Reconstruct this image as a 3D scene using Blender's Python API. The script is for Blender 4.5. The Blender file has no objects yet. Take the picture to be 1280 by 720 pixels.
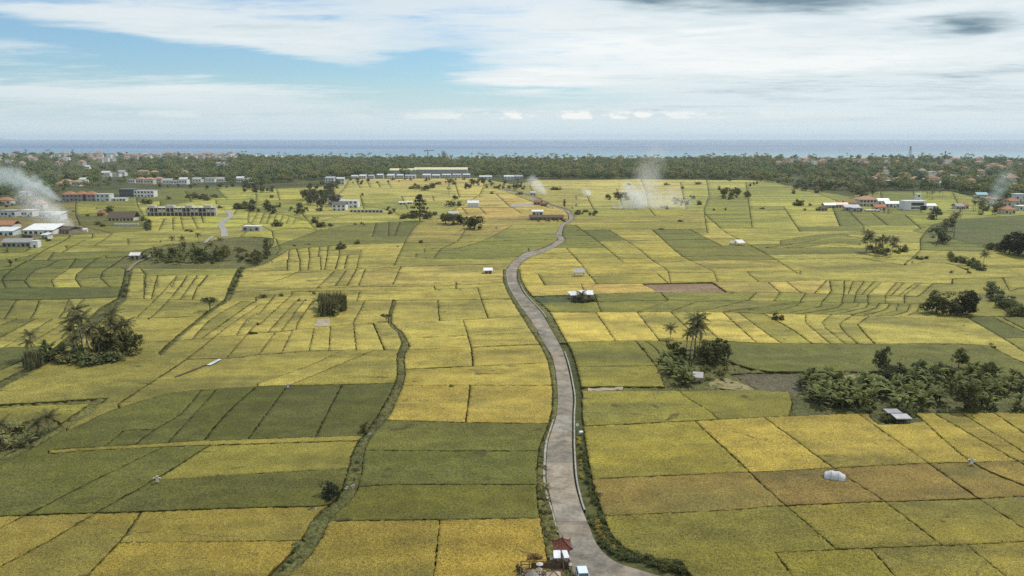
import bpy, math, random
import numpy as np
from mathutils import Vector, Matrix
from mathutils.geometry import delaunay_2d_cdt

random.seed(7)
rng = np.random.default_rng(7)
scene = bpy.context.scene
COL = scene.collection

# ------------------------------------------------------------------ camera
FPX, CX, CY, HZ, CAMH = 985.0, 640.0, 360.0, 172.0, 60.0     # focal length and horizon in photo pixels, height in metres
PITCH = math.atan((CY - HZ) / FPX)
SP, CP = math.sin(PITCH), math.cos(PITCH)
cam_data = bpy.data.cameras.new('camera')
cam = bpy.data.objects.new('camera', cam_data); COL.objects.link(cam)
cam_data.sensor_width = 36.0
cam_data.lens = FPX / 1280.0 * 36.0
cam_data.clip_start = 1.0
cam_data.clip_end = 90000.0
cam.location = (0, 0, CAMH)
cam.rotation_euler = (math.pi / 2 - PITCH, 0, 0)
scene.camera = cam

# ------------------------------------------------------------------ sun, sky, exposure
SUN_AZ, SUN_EL = math.radians(48.0), math.radians(57.0)      # azimuth from +Y towards +X
sun_dir = Vector((math.sin(SUN_AZ) * math.cos(SUN_EL), math.cos(SUN_AZ) * math.cos(SUN_EL), math.sin(SUN_EL)))
sd = bpy.data.lights.new('sun', 'SUN'); so = bpy.data.objects.new('sun', sd); COL.objects.link(so)
sd.energy = 2.9
sd.angle = math.radians(1.5)
sd.color = (1.0, 0.95, 0.86)
so.rotation_euler = (-sun_dir).to_track_quat('-Z', 'Y').to_euler()
so.location = (0, 0, 300)

vs = scene.view_settings
vs.view_transform = 'Standard'; vs.look = 'None'; vs.exposure = 0.0; vs.gamma = 1.0
vs.use_curve_mapping = False

world = bpy.data.worlds.new('World'); scene.world = world; world.use_nodes = True
world.cycles.sampling_method = 'MANUAL'; world.cycles.sample_map_resolution = 256
cy = scene.cycles
cy.max_bounces = 5; cy.diffuse_bounces = 2; cy.glossy_bounces = 2; cy.transmission_bounces = 2
cy.volume_bounces = 3; cy.transparent_max_bounces = 8
cy.use_denoising = False
cy.volume_step_rate = 1.0; cy.volume_max_steps = 96


class NT:
    """small helper that writes node trees"""
    def __init__(self, tree, clear=True):
        self.t = tree
        if clear: tree.nodes.clear()
    def n(self, typ, **kw):
        nd = self.t.nodes.new(typ)
        ins = kw.pop('ins', {})
        for k, v in kw.items(): setattr(nd, k, v)
        for k, v in ins.items():
            self.set(nd.inputs[k], v)
        return nd
    def set(self, sock, v):
        if isinstance(v, bpy.types.NodeSocket): self.t.links.new(v, sock)
        else: sock.default_value = v
    def m(self, op, a, b=None, c=None, clamp=False):
        nd = self.t.nodes.new('ShaderNodeMath'); nd.operation = op; nd.use_clamp = clamp
        for i, v in enumerate((a, b, c)):
            if v is not None: self.set(nd.inputs[i], v)
        return nd.outputs[0]
    def vm(self, op, a, b=None):
        nd = self.t.nodes.new('ShaderNodeVectorMath'); nd.operation = op
        self.set(nd.inputs[0], a)
        if b is not None: self.set(nd.inputs[1], b)
        return nd.outputs[1] if op in ('LENGTH', 'DOT_PRODUCT') else nd.outputs[0]
    def mix(self, fac, a, b, typ='RGBA', blend='MIX'):
        nd = self.t.nodes.new('ShaderNodeMix'); nd.data_type = typ
        if typ == 'RGBA':
            nd.blend_type = blend; i = (0, 6, 7); o = 2
        else:
            i = (0, 2, 3); o = 0
        for k, v in zip(i, (fac, a, b)): self.set(nd.inputs[k], v)
        return nd.outputs[o]
    def noise(self, vec, scale, detail=2.0, rough=0.5, dist=0.0, out=0):
        nd = self.t.nodes.new('ShaderNodeTexNoise')
        if vec is not None: self.set(nd.inputs['Vector'], vec)
        nd.inputs['Scale'].default_value = scale; nd.inputs['Detail'].default_value = detail
        nd.inputs['Roughness'].default_value = rough; nd.inputs['Distortion'].default_value = dist
        return nd.outputs[out]
    def mr(self, v, a, b, c=0.0, d=1.0, smooth=True):
        nd = self.t.nodes.new('ShaderNodeMapRange'); nd.interpolation_type = 'SMOOTHSTEP' if smooth else 'LINEAR'
        for i, x in enumerate((v, a, b, c, d)): self.set(nd.inputs[i], x)
        return nd.outputs[0]


def lin(c):
    return tuple(((x / 255 + 0.055) / 1.055) ** 2.4 if x > 10 else x / 255 / 12.92 for x in c)


def c4(c, k=1.0):
    return (c[0] * k, c[1] * k, c[2] * k, 1.0)


# sky: Nishita base with a layer of streaky clouds (all in world directions, goes on all round)
w = NT(world.node_tree)
out = w.n('ShaderNodeOutputWorld'); bg = w.n('ShaderNodeBackground', ins={'Strength': 0.1})
sky = w.n('ShaderNodeTexSky', sky_type='NISHITA', sun_disc=False, sun_elevation=SUN_EL, sun_rotation=SUN_AZ % (2 * math.pi),
          altitude=60.0, air_density=1.0, dust_density=0.6, ozone_density=1.6)
tc = w.n('ShaderNodeTexCoord'); D = tc.outputs['Generated']
sep = w.n('ShaderNodeSeparateXYZ', ins={0: D})
dx, dy, dz = sep.outputs
dzp = w.m('MAXIMUM', dz, 0.0)
den = w.m('ADD', dzp, 0.045)
plane = w.n('ShaderNodeCombineXYZ', ins={0: w.m('DIVIDE', dx, den), 1: w.m('DIVIDE', dy, den), 2: 0.0}).outputs[0]
plane_s = w.vm('MULTIPLY', plane, (0.62, 1.0, 1.0))
cn1 = w.noise(w.vm('ADD', plane_s, (3.1, 7.7, 0)), 0.42, 7.0, 0.55, 0.5)
cn2 = w.noise(w.vm('ADD', plane_s, (11.0, 2.0, 5.0)), 1.5, 6.0, 0.6, 0.3)
cn3 = w.noise(w.vm('ADD', plane_s, (4.0, 9.0, 2.0)), 5.0, 6.0, 0.65, 0.6)
az = w.m('ARCTAN2', dx, dy); el = w.m('ARCSINE', dz)
# directions warped a little so that the large masses have ragged rims
wob = w.noise(plane_s, 0.9, 4.0, 0.6, 0.0, out=1)
wsep = w.n('ShaderNodeSeparateXYZ', ins={0: wob}).outputs
az2 = w.m('ADD', az, w.m('MULTIPLY', w.m('SUBTRACT', wsep[0], 0.5), 0.22))
el2 = w.m('ADD', el, w.m('MULTIPLY', w.m('SUBTRACT', wsep[1], 0.5), 0.045))


def blob(a0, e0, ra, re, wt, tilt=0.0):
    """soft elliptic mass at azimuth a0 and elevation e0 (radians)"""
    da = w.m('SUBTRACT', az2, a0); de = w.m('SUBTRACT', el2, e0)
    if tilt: de = w.m('SUBTRACT', de, w.m('MULTIPLY', da, tilt))
    q = w.m('ADD', w.m('POWER', w.m('ABSOLUTE', w.m('DIVIDE', da, ra)), 2.0), w.m('POWER', w.m('ABSOLUTE', w.m('DIVIDE', de, re)), 2.0))
    return w.m('MULTIPLY', w.m('EXPONENT', w.m('MULTIPLY', q, -1.0)), wt)


def sky_blob(x, y, rx, ry, wt, tilt=0.0):
    return blob(math.atan((x - CX) / FPX), math.atan((HZ - y - 9) / FPX), rx / FPX, ry / FPX, wt, tilt)


def total(items):
    s = items[0]
    for i in items[1:]: s = w.m('ADD', s, i)
    return s


cover = total([w.m('MULTIPLY', cn1, 0.72), w.m('MULTIPLY', cn2, 0.50), w.m('MULTIPLY', cn3, 0.36),
               sky_blob(150, 60, 150, 12, -0.42, -0.10), sky_blob(340, 88, 190, 14, -0.42, -0.05), sky_blob(600, 116, 90, 8, -0.3), sky_blob(540, 72, 60, 26, -0.34),
               sky_blob(40, 100, 130, 10, -0.18), sky_blob(575, 122, 130, 8, -0.22), sky_blob(180, 145, 200, 8, -0.05),
               sky_blob(70, 22, 60, 5, -0.12), sky_blob(400, 30, 70, 6, -0.12), sky_blob(330, 0, 60, 6, -0.2),
               sky_blob(210, 112, 180, 9, 0.20), sky_blob(330, 45, 170, 30, 0.16, -0.05), sky_blob(100, 28, 130, 14, 0.10),
               sky_blob(660, 95, 110, 12, 0.22), sky_blob(930, 60, 330, 70, 0.16), sky_blob(1000, 20, 300, 30, 0.12),
               w.mr(az, -0.25, 0.35, 0.0, 0.16)])
mask = w.mr(cover, 0.61, 0.99)
thick = w.m('ADD', w.mr(w.m('ADD', w.m('ADD', w.m('MULTIPLY', cn2, 0.6), w.m('MULTIPLY', cn3, 0.4)), w.m('MULTIPLY', cn1, 0.6)), 0.62, 1.04, 0.0, 0.7),
            total([sky_blob(800, -4, 80, 13, 1.8), sky_blob(1010, -4, 120, 16, 1.8), sky_blob(1170, 46, 48, 9, 1.1), sky_blob(1050, 16, 80, 8, 0.6),
                   sky_blob(840, 52, 40, 5, 0.35), sky_blob(1210, 98, 30, 5, 0.35), sky_blob(860, 105, 260, 14, 0.12), sky_blob(1200, 105, 220, 26, 0.08), sky_blob(700, 122, 160, 8, 0.4), sky_blob(1050, 100, 330, 40, 0.2),
                   sky_blob(905, 42, 60, 6, -0.5), sky_blob(770, 60, 110, 14, -0.5), sky_blob(980, 83, 140, 9, -0.7), sky_blob(660, 95, 100, 9, -0.5)]), clamp=False)
thick = w.mr(thick, -0.1, 1.5, 0.0, 1.0, False)
ramp = w.n('ShaderNodeValToRGB', ins={0: thick})
cr = ramp.color_ramp
cr.elements[0].position = 0.0; cr.elements[0].color = (9.5, 9.7, 9.6, 1)
cr.elements[1].position = 1.0; cr.elements[1].color = (1.9, 2.8, 3.4, 1)
e = cr.elements.new(0.45); e.color = (7.1, 8.05, 8.4, 1)
skyc = w.mix(1.0, sky.outputs[0], (0.82, 1.06, 1.22, 1), blend='MULTIPLY')
# pale air above the horizon
hz = w.mr(el, 0.0, 0.085, 1.0, 0.0)
blue = w.mix(w.m('MULTIPLY', hz, 0.85), skyc, (6.5, 7.8, 8.8, 1))
cl = w.mix(w.m('MULTIPLY', hz, 0.5), ramp.outputs[0], (6.8, 7.85, 8.6, 1))
# little fair-weather heaps standing low over the sea
pn = w.noise(w.n('ShaderNodeCombineXYZ', ins={0: w.m('MULTIPLY', az, 26.0), 1: w.m('MULTIPLY', el, 60.0), 2: 0.0}).outputs[0], 1.0, 5.0, 0.6)
puff = w.m('MULTIPLY', w.mr(pn, 0.45, 0.56), w.m('MULTIPLY', w.mr(el, 0.021, 0.0245), w.mr(el, 0.028, 0.036, 1.0, 0.0)))
puff = w.m('MULTIPLY', puff, total([sky_blob(720, 146, 190, 30, 1.3), sky_blob(230, 150, 60, 30, 0.35)]), clamp=True)
colr = w.mix(w.m('MULTIPLY', mask, w.mr(el, 0.0, 0.05, 0.55, 0.95)), blue, cl)
colr = w.mix(puff, colr, (9.6, 9.7, 9.5, 1))
w.set(bg.inputs['Color'], colr)
w.set(out.inputs['Surface'], bg.outputs[0])

# ------------------------------------------------------------------ projection helpers


def P(x, y, z=0.0):
    """photo pixel -> the point of the level z (ground) that it shows"""
    u = (x - CX) / FPX; v = (CY - y) / FPX
    d = (u, CP + v * SP, -SP + v * CP)
    t = (CAMH - z) / -d[2]
    return Vector((d[0] * t, d[1] * t, z))


def P2(x, y):
    p = P(x, y); return (p.x, p.y)


def mpp(x, y):
    """metres for one photo pixel across at that ground point"""
    p = P(x, y)
    return (p.y * CP + CAMH * SP) / FPX


def to_px(X, Y, Z=0.0):
    dzv = Z - CAMH
    depth = Y * CP - dzv * SP
    upv = Y * SP + dzv * CP
    return CX + FPX * X / depth, CY - FPX * upv / depth


def hm(x, ybase, ytop):
    """height in metres of a thing standing at pixel (x,ybase) whose top is at ytop"""
    p = P(x, ybase); D_ = p.y
    v = (CY - ytop) / FPX
    return CAMH + D_ * (-SP + v * CP) / (CP + v * SP)


# ------------------------------------------------------------------ mesh helpers
class MB:
    def __init__(self):
        self.v = []; self.f = []
    def add(self, vs_, fs_):
        o = len(self.v); self.v.extend([tuple(p) for p in vs_]); self.f.extend([tuple(i + o for i in f) for f in fs_])
    def box(self, c, s, rz=0.0, taper=1.0, bevel=0.0):
        hx, hy, hz_ = s[0] / 2, s[1] / 2, s[2] / 2
        ca, sa = math.cos(rz), math.sin(rz); pts = []
        for z, k in ((-hz_, 1.0), (hz_, taper)):
            for x, y in ((-hx, -hy), (hx, -hy), (hx, hy), (-hx, hy)):
                x *= k; y *= k
                pts.append((c[0] + x * ca - y * sa, c[1] + x * sa + y * ca, c[2] + z))
        self.add(pts, [(3, 2, 1, 0), (4, 5, 6, 7), (0, 1, 5, 4), (1, 2, 6, 5), (2, 3, 7, 6), (3, 0, 4, 7)])
    def tube(self, pts, radii, n=6, cap=True):
        pts = [Vector(p) for p in pts]; rings = []
        for i, p in enumerate(pts):
            t = (pts[min(i + 1, len(pts) - 1)] - pts[max(i - 1, 0)]).normalized()
            a = t.cross(Vector((0.3, 0.9, 0.2))).normalized() if abs(t.z) > 0.5 else t.cross(Vector((0, 0, 1))).normalized()
            b = t.cross(a)
            rings.append([p + (a * math.cos(2 * math.pi * k / n) + b * math.sin(2 * math.pi * k / n)) * radii[i] for k in range(n)])
        vs_ = [q for r in rings for q in r]; fs_ = []
        for i in range(len(pts) - 1):
            for k in range(n):
                k2 = (k + 1) % n
                fs_.append((i * n + k, i * n + k2, (i + 1) * n + k2, (i + 1) * n + k))
        if cap:
            fs_.append(tuple(range(n))[::-1]); fs_.append(tuple((len(pts) - 1) * n + k for k in range(n)))
        self.add(vs_, fs_)
    def quad(self, a, b, c, d): self.add([a, b, c, d], [(0, 1, 2, 3)])
    def mesh(self, name, mat, smooth=False):
        me = bpy.data.meshes.new(name); me.from_pydata(self.v, [], self.f)
        mats = mat if isinstance(mat, (list, tuple)) else [mat]
        for mm in mats: me.materials.append(mm)
        if smooth: me.polygons.foreach_set('use_smooth', [True] * len(me.polygons))
        me.update(); return me
    def build(self, name, mat, parent=None, loc=None, smooth=False):
        return link(name, self.mesh(name, mat, smooth), parent, loc)


def link(name, me, parent=None, loc=None, rz=None):
    o = bpy.data.objects.new(name, me); COL.objects.link(o)
    if parent is not None: o.parent = parent
    if loc is not None: o.location = loc
    if rz is not None: o.rotation_euler = (0, 0, rz)
    return o


def np_mesh(name, verts, faces, mat):
    """numpy verts (n,3) and faces (m,k) to a mesh"""
    me = bpy.data.meshes.new(name)
    verts = np.asarray(verts, dtype=np.float32); faces = np.asarray(faces, dtype=np.int32)
    m, k = faces.shape
    me.vertices.add(len(verts)); me.vertices.foreach_set('co', verts.ravel())
    me.loops.add(m * k); me.loops.foreach_set('vertex_index', faces.ravel())
    me.polygons.add(m); me.polygons.foreach_set('loop_start', np.arange(0, m * k, k, dtype=np.int32))
    me.polygons.foreach_set('loop_total', np.full(m, k, dtype=np.int32))
    if mat is not None: me.materials.append(mat)
    me.update(calc_edges=True); me.validate()
    return me


def tag(o, label=None, cat=None, group=None, kind=None):
    if label: o['label'] = label
    if cat: o['category'] = cat
    if group: o['group'] = group
    if kind: o['kind'] = kind
    return o


def thing(name, label, cat, loc=(0, 0, 0), rz=0.0, group=None):
    o = bpy.data.objects.new(name, None); COL.objects.link(o)
    o.empty_display_size = 0.5
    o.location = loc; o.rotation_euler = (0, 0, rz)
    return tag(o, label, cat, group)


# ------------------------------------------------------------------ materials
MATS = {}


def pmat(name, rough=0.8, spec=0.3):
    m = bpy.data.materials.new(name); m.use_nodes = True
    t = NT(m.node_tree)
    o = t.n('ShaderNodeOutputMaterial'); b = t.n('ShaderNodeBsdfPrincipled', ins={'Roughness': rough, 'Specular IOR Level': spec})
    t.set(o.inputs[0], b.outputs[0])
    MATS[name] = m
    return m, t, b


def simple(name, rgb, var=0.25, scale=1.2, rough=0.8, spec=0.3, bump=0.0, obj_color=False):
    """one paint colour with blotchy wear"""
    m, t, b = pmat(name, rough, spec)
    pos = t.n('ShaderNodeTexCoord').outputs['Object']
    n1 = t.noise(pos, scale, 4.0, 0.6); n2 = t.noise(pos, scale * 7, 3.0, 0.6)
    f = t.m('ADD', t.m('MULTIPLY', n1, 0.65), t.m('MULTIPLY', n2, 0.35))
    k = t.mr(f, 0.3, 0.7, 1.0 - var, 1.0 + var * 0.5)
    base = t.n('ShaderNodeObjectInfo').outputs['Color'] if obj_color else c4(rgb)
    col = t.mix(1.0, base, t.n('ShaderNodeCombineColor', ins={0: k, 1: k, 2: k}).outputs[0], blend='MULTIPLY')
    t.set(b.inputs['Base Color'], col)
    if bump:
        bm_ = t.n('ShaderNodeBump', ins={'Strength': bump, 'Distance': 0.05, 'Height': n2}); t.set(b.inputs['Normal'], bm_.outputs[0])
    return m


def crop_mat(name, grain=6.5, grain_amt=0.62, patch_amt=0.66, green=(0.115, 0.112, 0.032), bump=0.6):
    """standing crop: own colour per field (object colour), patches of greener growth, fine tufts"""
    m, t, b = pmat(name, 0.75, 0.15)
    pos = t.n('ShaderNodeNewGeometry').outputs['Position']
    base = t.n('ShaderNodeObjectInfo').outputs['Color']
    rnd = t.n('ShaderNodeObjectInfo').outputs['Random']
    p1 = t.noise(t.vm('ADD', t.vm('MULTIPLY', pos, (0.55, 1.5, 1.0)), t.n('ShaderNodeCombineXYZ', ins={0: t.m('MULTIPLY', rnd, 300.0)}).outputs[0]), 0.030, 5.0, 0.62, 0.6)
    patch = t.mr(p1, 0.40, 0.68)
    p2 = t.noise(pos, 0.22, 4.0, 0.6)
    col = t.mix(t.m('MULTIPLY', patch, patch_amt), base, c4(green))
    k0 = t.m('MULTIPLY', t.mr(p2, 0.3, 0.7, 0.84, 1.14), t.mr(t.noise(t.vm('MULTIPLY', pos, (0.35, 1.3, 1.0)), 0.07, 4.0, 0.6, 0.8), 0.32, 0.68, 0.84, 1.16))
    g = t.noise(pos, grain, 2.0, 0.6)
    g2 = t.noise(pos, grain * 0.33, 2.0, 0.5)
    kg = t.mr(t.m('ADD', t.m('MULTIPLY', g, 0.75), t.m('MULTIPLY', g2, 0.25)), 0.36, 0.64, 1.0 - grain_amt, 1.0 + grain_amt * 0.7)
    k = t.m('MULTIPLY', k0, kg)
    col = t.mix(1.0, col, t.n('ShaderNodeCombineColor', ins={0: k, 1: k, 2: k}).outputs[0], blend='MULTIPLY')
    # lodged and trampled stalks: sparse brown scribbles
    sc = t.noise(t.vm('MULTIPLY', pos, (0.5, 1.0, 1.0)), 0.16, 5.0, 0.65, 1.2)
    col = t.mix(t.mr(sc, 0.625, 0.68, 0.0, 0.7), col, c4((0.055, 0.04, 0.018)))
    t.set(b.inputs['Base Color'], col)
    if bump:
        bm_ = t.n('ShaderNodeBump', ins={'Strength': bump, 'Distance': 0.25, 'Height': g}); t.set(b.inputs['Normal'], bm_.outputs[0])
    return m


m, t, b = pmat('shaded_muddy_stalks', 0.9, 0.05)
kk = t.mr(t.noise(t.n('ShaderNodeNewGeometry').outputs['Position'], 0.6, 3.0, 0.6), 0.3, 0.7, 0.16, 0.48)  # stalk sides: shade and mud between plots put into a darker crop colour
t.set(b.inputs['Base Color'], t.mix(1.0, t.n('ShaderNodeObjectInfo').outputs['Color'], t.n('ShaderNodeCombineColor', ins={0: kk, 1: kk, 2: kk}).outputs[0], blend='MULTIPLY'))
M_SHADED_STALKS = m
M_RICE = crop_mat('rice_crop')
M_VERGE = crop_mat('verge_grass', 2.2, 0.5, 0.5, (0.05, 0.065, 0.02), 0.8)
M_SOIL = crop_mat('tilled_soil', 1.6, 0.4, 0.25, (0.07, 0.06, 0.035), 0.8)

m, t, b = pmat('ground_grass', 0.9, 0.1)
pos = t.n('ShaderNodeNewGeometry').outputs['Position']
n1 = t.noise(pos, 0.012, 5.0, 0.6, 0.5); n2 = t.noise(pos, 0.5, 4.0, 0.65)
col = t.mix(t.mr(n1, 0.35, 0.68), c4((0.055, 0.066, 0.024)), c4((0.13, 0.125, 0.045)))
col = t.mix(t.mr(n2, 0.35, 0.7), col, c4((0.035, 0.042, 0.016)))
t.set(b.inputs['Base Color'], col)
M_GROUND = m
# ------------------------------------------------------------------ ground, sea
def sheet(name, pts, z, mat, label, kind='structure'):
    mb = MB(); mb.add([(p[0], p[1], z) for p in pts], [tuple(range(len(pts)))])
    return tag(mb.build(name, mat), label, None, None, kind)


coast_px = [(-500, 193.5), (0, 192), (120, 191.5), (270, 193.5), (330, 196.5), (420, 198), (640, 199), (860, 199.5), (960, 196.5), (1060, 197), (1180, 197.5), (1280, 199), (1800, 199)]
coast = [P2(x, y) for x, y in coast_px]
gx = [(-4200, -300)] + [(coast[0][0] - 2500, coast[0][1])] + coast + [(coast[-1][0] + 2500, coast[-1][1]), (4200, -300)]
gm = MB(); gm.add([(x, y, -0.12) for x, y in gx], [tuple(range(len(gx)))[::-1]])
tag(gm.build('ground', M_GROUND), 'flat green coastal plain under the rice fields', None, None, 'structure')

m, t, b = pmat('sea_water', 0.38, 0.5)
pos = t.n('ShaderNodeNewGeometry').outputs['Position']
st = t.noise(t.vm('MULTIPLY', pos, (0.00025, 0.0012, 1.0)), 1.0, 5.0, 0.6, 0.3)
sh = t.mr(t.n('ShaderNodeSeparateXYZ', ins={0: pos}).outputs[1], 1900.0, 5200.0)
col = t.mix(sh, c4((0.16, 0.30, 0.34)), c4((0.040, 0.095, 0.22)))
col = t.mix(t.mr(st, 0.4, 0.65, 0.0, 0.3), col, c4((0.08, 0.15, 0.28)))
t.set(b.inputs['Base Color'], col); t.set(b.inputs['Roughness'], t.mr(st, 0.35, 0.7, 0.42, 0.24))
wv = t.noise(t.vm('MULTIPLY', pos, (0.02, 0.05, 1.0)), 1.0, 3.0, 0.6)
t.set(b.inputs['Normal'], t.n('ShaderNodeBump', ins={'Strength': 0.25, 'Distance': 2.0, 'Height': wv}).outputs[0])
sea = MB(); sea.add([(-30000, 1400, -2.5), (30000, 1400, -2.5), (30000, 26000, -2.5), (-30000, 26000, -2.5)], [(0, 1, 2, 3)])
tag(sea.build('sea', m), 'blue open sea stretching to the horizon', None, None, 'structure')
M_SAND = simple('surf_sand', (0.55, 0.53, 0.47), 0.2, 0.02)
M_SURF = simple('surf_foam', (0.82, 0.84, 0.85), 0.1, 0.05, 0.5)


def strip(name, left, right, z, mat, label):
    n = len(left); mb = MB()
    mb.add([(x, y, z) for x, y in left] + [(x, y, z) for x, y in right], [(i + 1, i, n + i, n + i + 1) for i in range(n - 1)])
    return tag(mb.build(name, mat), label, None, None, 'structure')


cst = np.array(coast)
strip('beach', [tuple(c) for c in cst + [0, 55]], [tuple(c) for c in cst - [0, 8]], -0.6, M_SAND, 'narrow pale sand beach along the coast')
for i, (a, c, off, wd) in enumerate(((3, 6, 120, 45), (4, 9, 75, 22), (3, 5, 210, 30), (9, 12, 90, 30))):
    l = [tuple(cst[k] + [0, off + wd + 10 * math.sin(k * 2.1 + i)]) for k in range(a, c)]
    r = [tuple(cst[k] + [0, off + 8 * math.cos(k * 1.7 + i)]) for k in range(a, c)]
    strip('surf', l, r, -2.2 + 0.05 * i, M_SURF, 'white line of breaking surf off the beach')

# far headland beyond the water
hb = MB()
hn = 40; prof = []
for i in range(hn + 1):
    f = i / hn
    prof.append(max(0.0, (min(1, (1 - f) * 5)) * (0.75 + 0.25 * math.sin(f * 9 + 1) + 0.08 * math.sin(f * 41))))
X0, X1, Y0 = -16000, -12150, 19500
vsx = []
for i in range(hn + 1):
    x = X0 + (X1 - X0) * i / hn; h = 100 * prof[i] + 1
    vsx += [(x, Y0, -3), (x, Y0 + 120, h * 0.8), (x, Y0 + 260, h), (x, Y0 + 700, -3)]
hb.add(vsx, [(i * 4 + k, (i + 1) * 4 + k, (i + 1) * 4 + k + 1, i * 4 + k + 1) for i in range(hn) for k in range(3)])
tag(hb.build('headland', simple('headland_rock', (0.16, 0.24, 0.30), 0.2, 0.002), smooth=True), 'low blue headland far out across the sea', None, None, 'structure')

# ------------------------------------------------------------------ road edges and verges, traced
ROAD_L = [(625, 238), (637, 240), (656, 245), (670, 251), (686, 257.5), (706, 264), (711, 270), (710, 276), (701, 281), (697, 289), (694, 295),
          (698, 299), (694, 302.5), (686, 308), (672, 313), (655, 317), (641, 327), (633, 338), (633, 350), (636, 360), (641, 368), (652, 385), (667, 407),
          (681, 432), (690, 447), (695, 470), (697, 495), (695.8, 520), (689, 542), (684, 562), (683, 598), (687.5, 623), (696, 659), (702, 685), (712, 712), (730, 745), (760, 790)]
ROAD_R = [(627, 236.5), (641, 239), (659, 244), (675, 250), (690, 257), (711, 263.5), (717, 270.5), (716, 276), (706, 282), (703, 289), (702.5, 295),
          (706, 299.5), (703, 304), (692, 311), (680, 316), (664, 321), (652, 329), (646.5, 338), (646, 350), (650, 360), (656, 370), (675, 390), (690, 415),
          (702, 437), (708, 455), (714, 482), (716, 500), (715, 520), (715, 542), (715, 562), (717.5, 600), (725, 631), (736, 659), (747, 684), (767, 703), (800, 715), (870, 735)]
VERGE_L = [(629, 338), (629, 352), (634, 366), (648, 390), (664, 416), (680, 441), (687, 462), (690.5, 490), (690, 515), (686, 532), (673, 567), (671, 609), (675, 652), (683, 698), (690, 725), (705, 790)]
VERGE_R = [(650, 338), (651, 350), (657, 361), (667, 374), (687, 391), (702, 418), (714, 440), (721, 462), (727, 487), (727, 510), (729, 536), (740, 602), (755, 649), (769, 678), (792, 694), (830, 704), (846, 703), (866, 727), (905, 790)]
CANAL_L = [(491, 376), (484.5, 404), (497, 417), (502.5, 431), (496, 446), (496.5, 470), (490, 490), (479, 510), (472, 522), (456, 545), (443, 562), (432, 600), (423, 623), (393, 650), (372, 684), (350, 709), (336, 722), (290, 780)]
CANAL_R = [(495, 377), (489, 404), (504, 418), (512, 434), (505, 447), (506, 470), (501, 490), (493, 508), (487, 522), (466, 545), (457, 562), (451, 600), (442, 623), (415, 650), (397, 684), (377, 709), (362, 722), (320, 780)]
CANAL2_L = [(157, 338), (152, 360), (148, 374), (128, 385), (100, 410), (70, 435), (40, 457), (0, 479), (-80, 520)]
CANAL2_R = [(165, 338), (160, 360), (157, 376), (142, 388), (112, 415), (80, 440), (50, 462), (0, 488), (-80, 530)]
HEDGE_L = [(299, 335), (290, 352), (284, 368), (281, 376), (258, 392), (238, 408), (212, 430), (198, 444)]
HEDGE_R = [(305, 336), (296, 353), (290, 370), (286, 377), (262, 393), (241, 410), (215, 432), (201, 446)]
PATHL_L = [(-80, 513), (0, 508.5), (60, 505), (135, 500)]
PATHL_R = [(-80, 517), (0, 512), (60, 509), (112, 507)]
DIAG_L = [(112, 507), (94, 520), (48, 550), (0, 573), (-80, 612)]
DIAG_R = [(135, 500), (108, 521), (58, 553), (0, 584), (-80, 625)]

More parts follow.
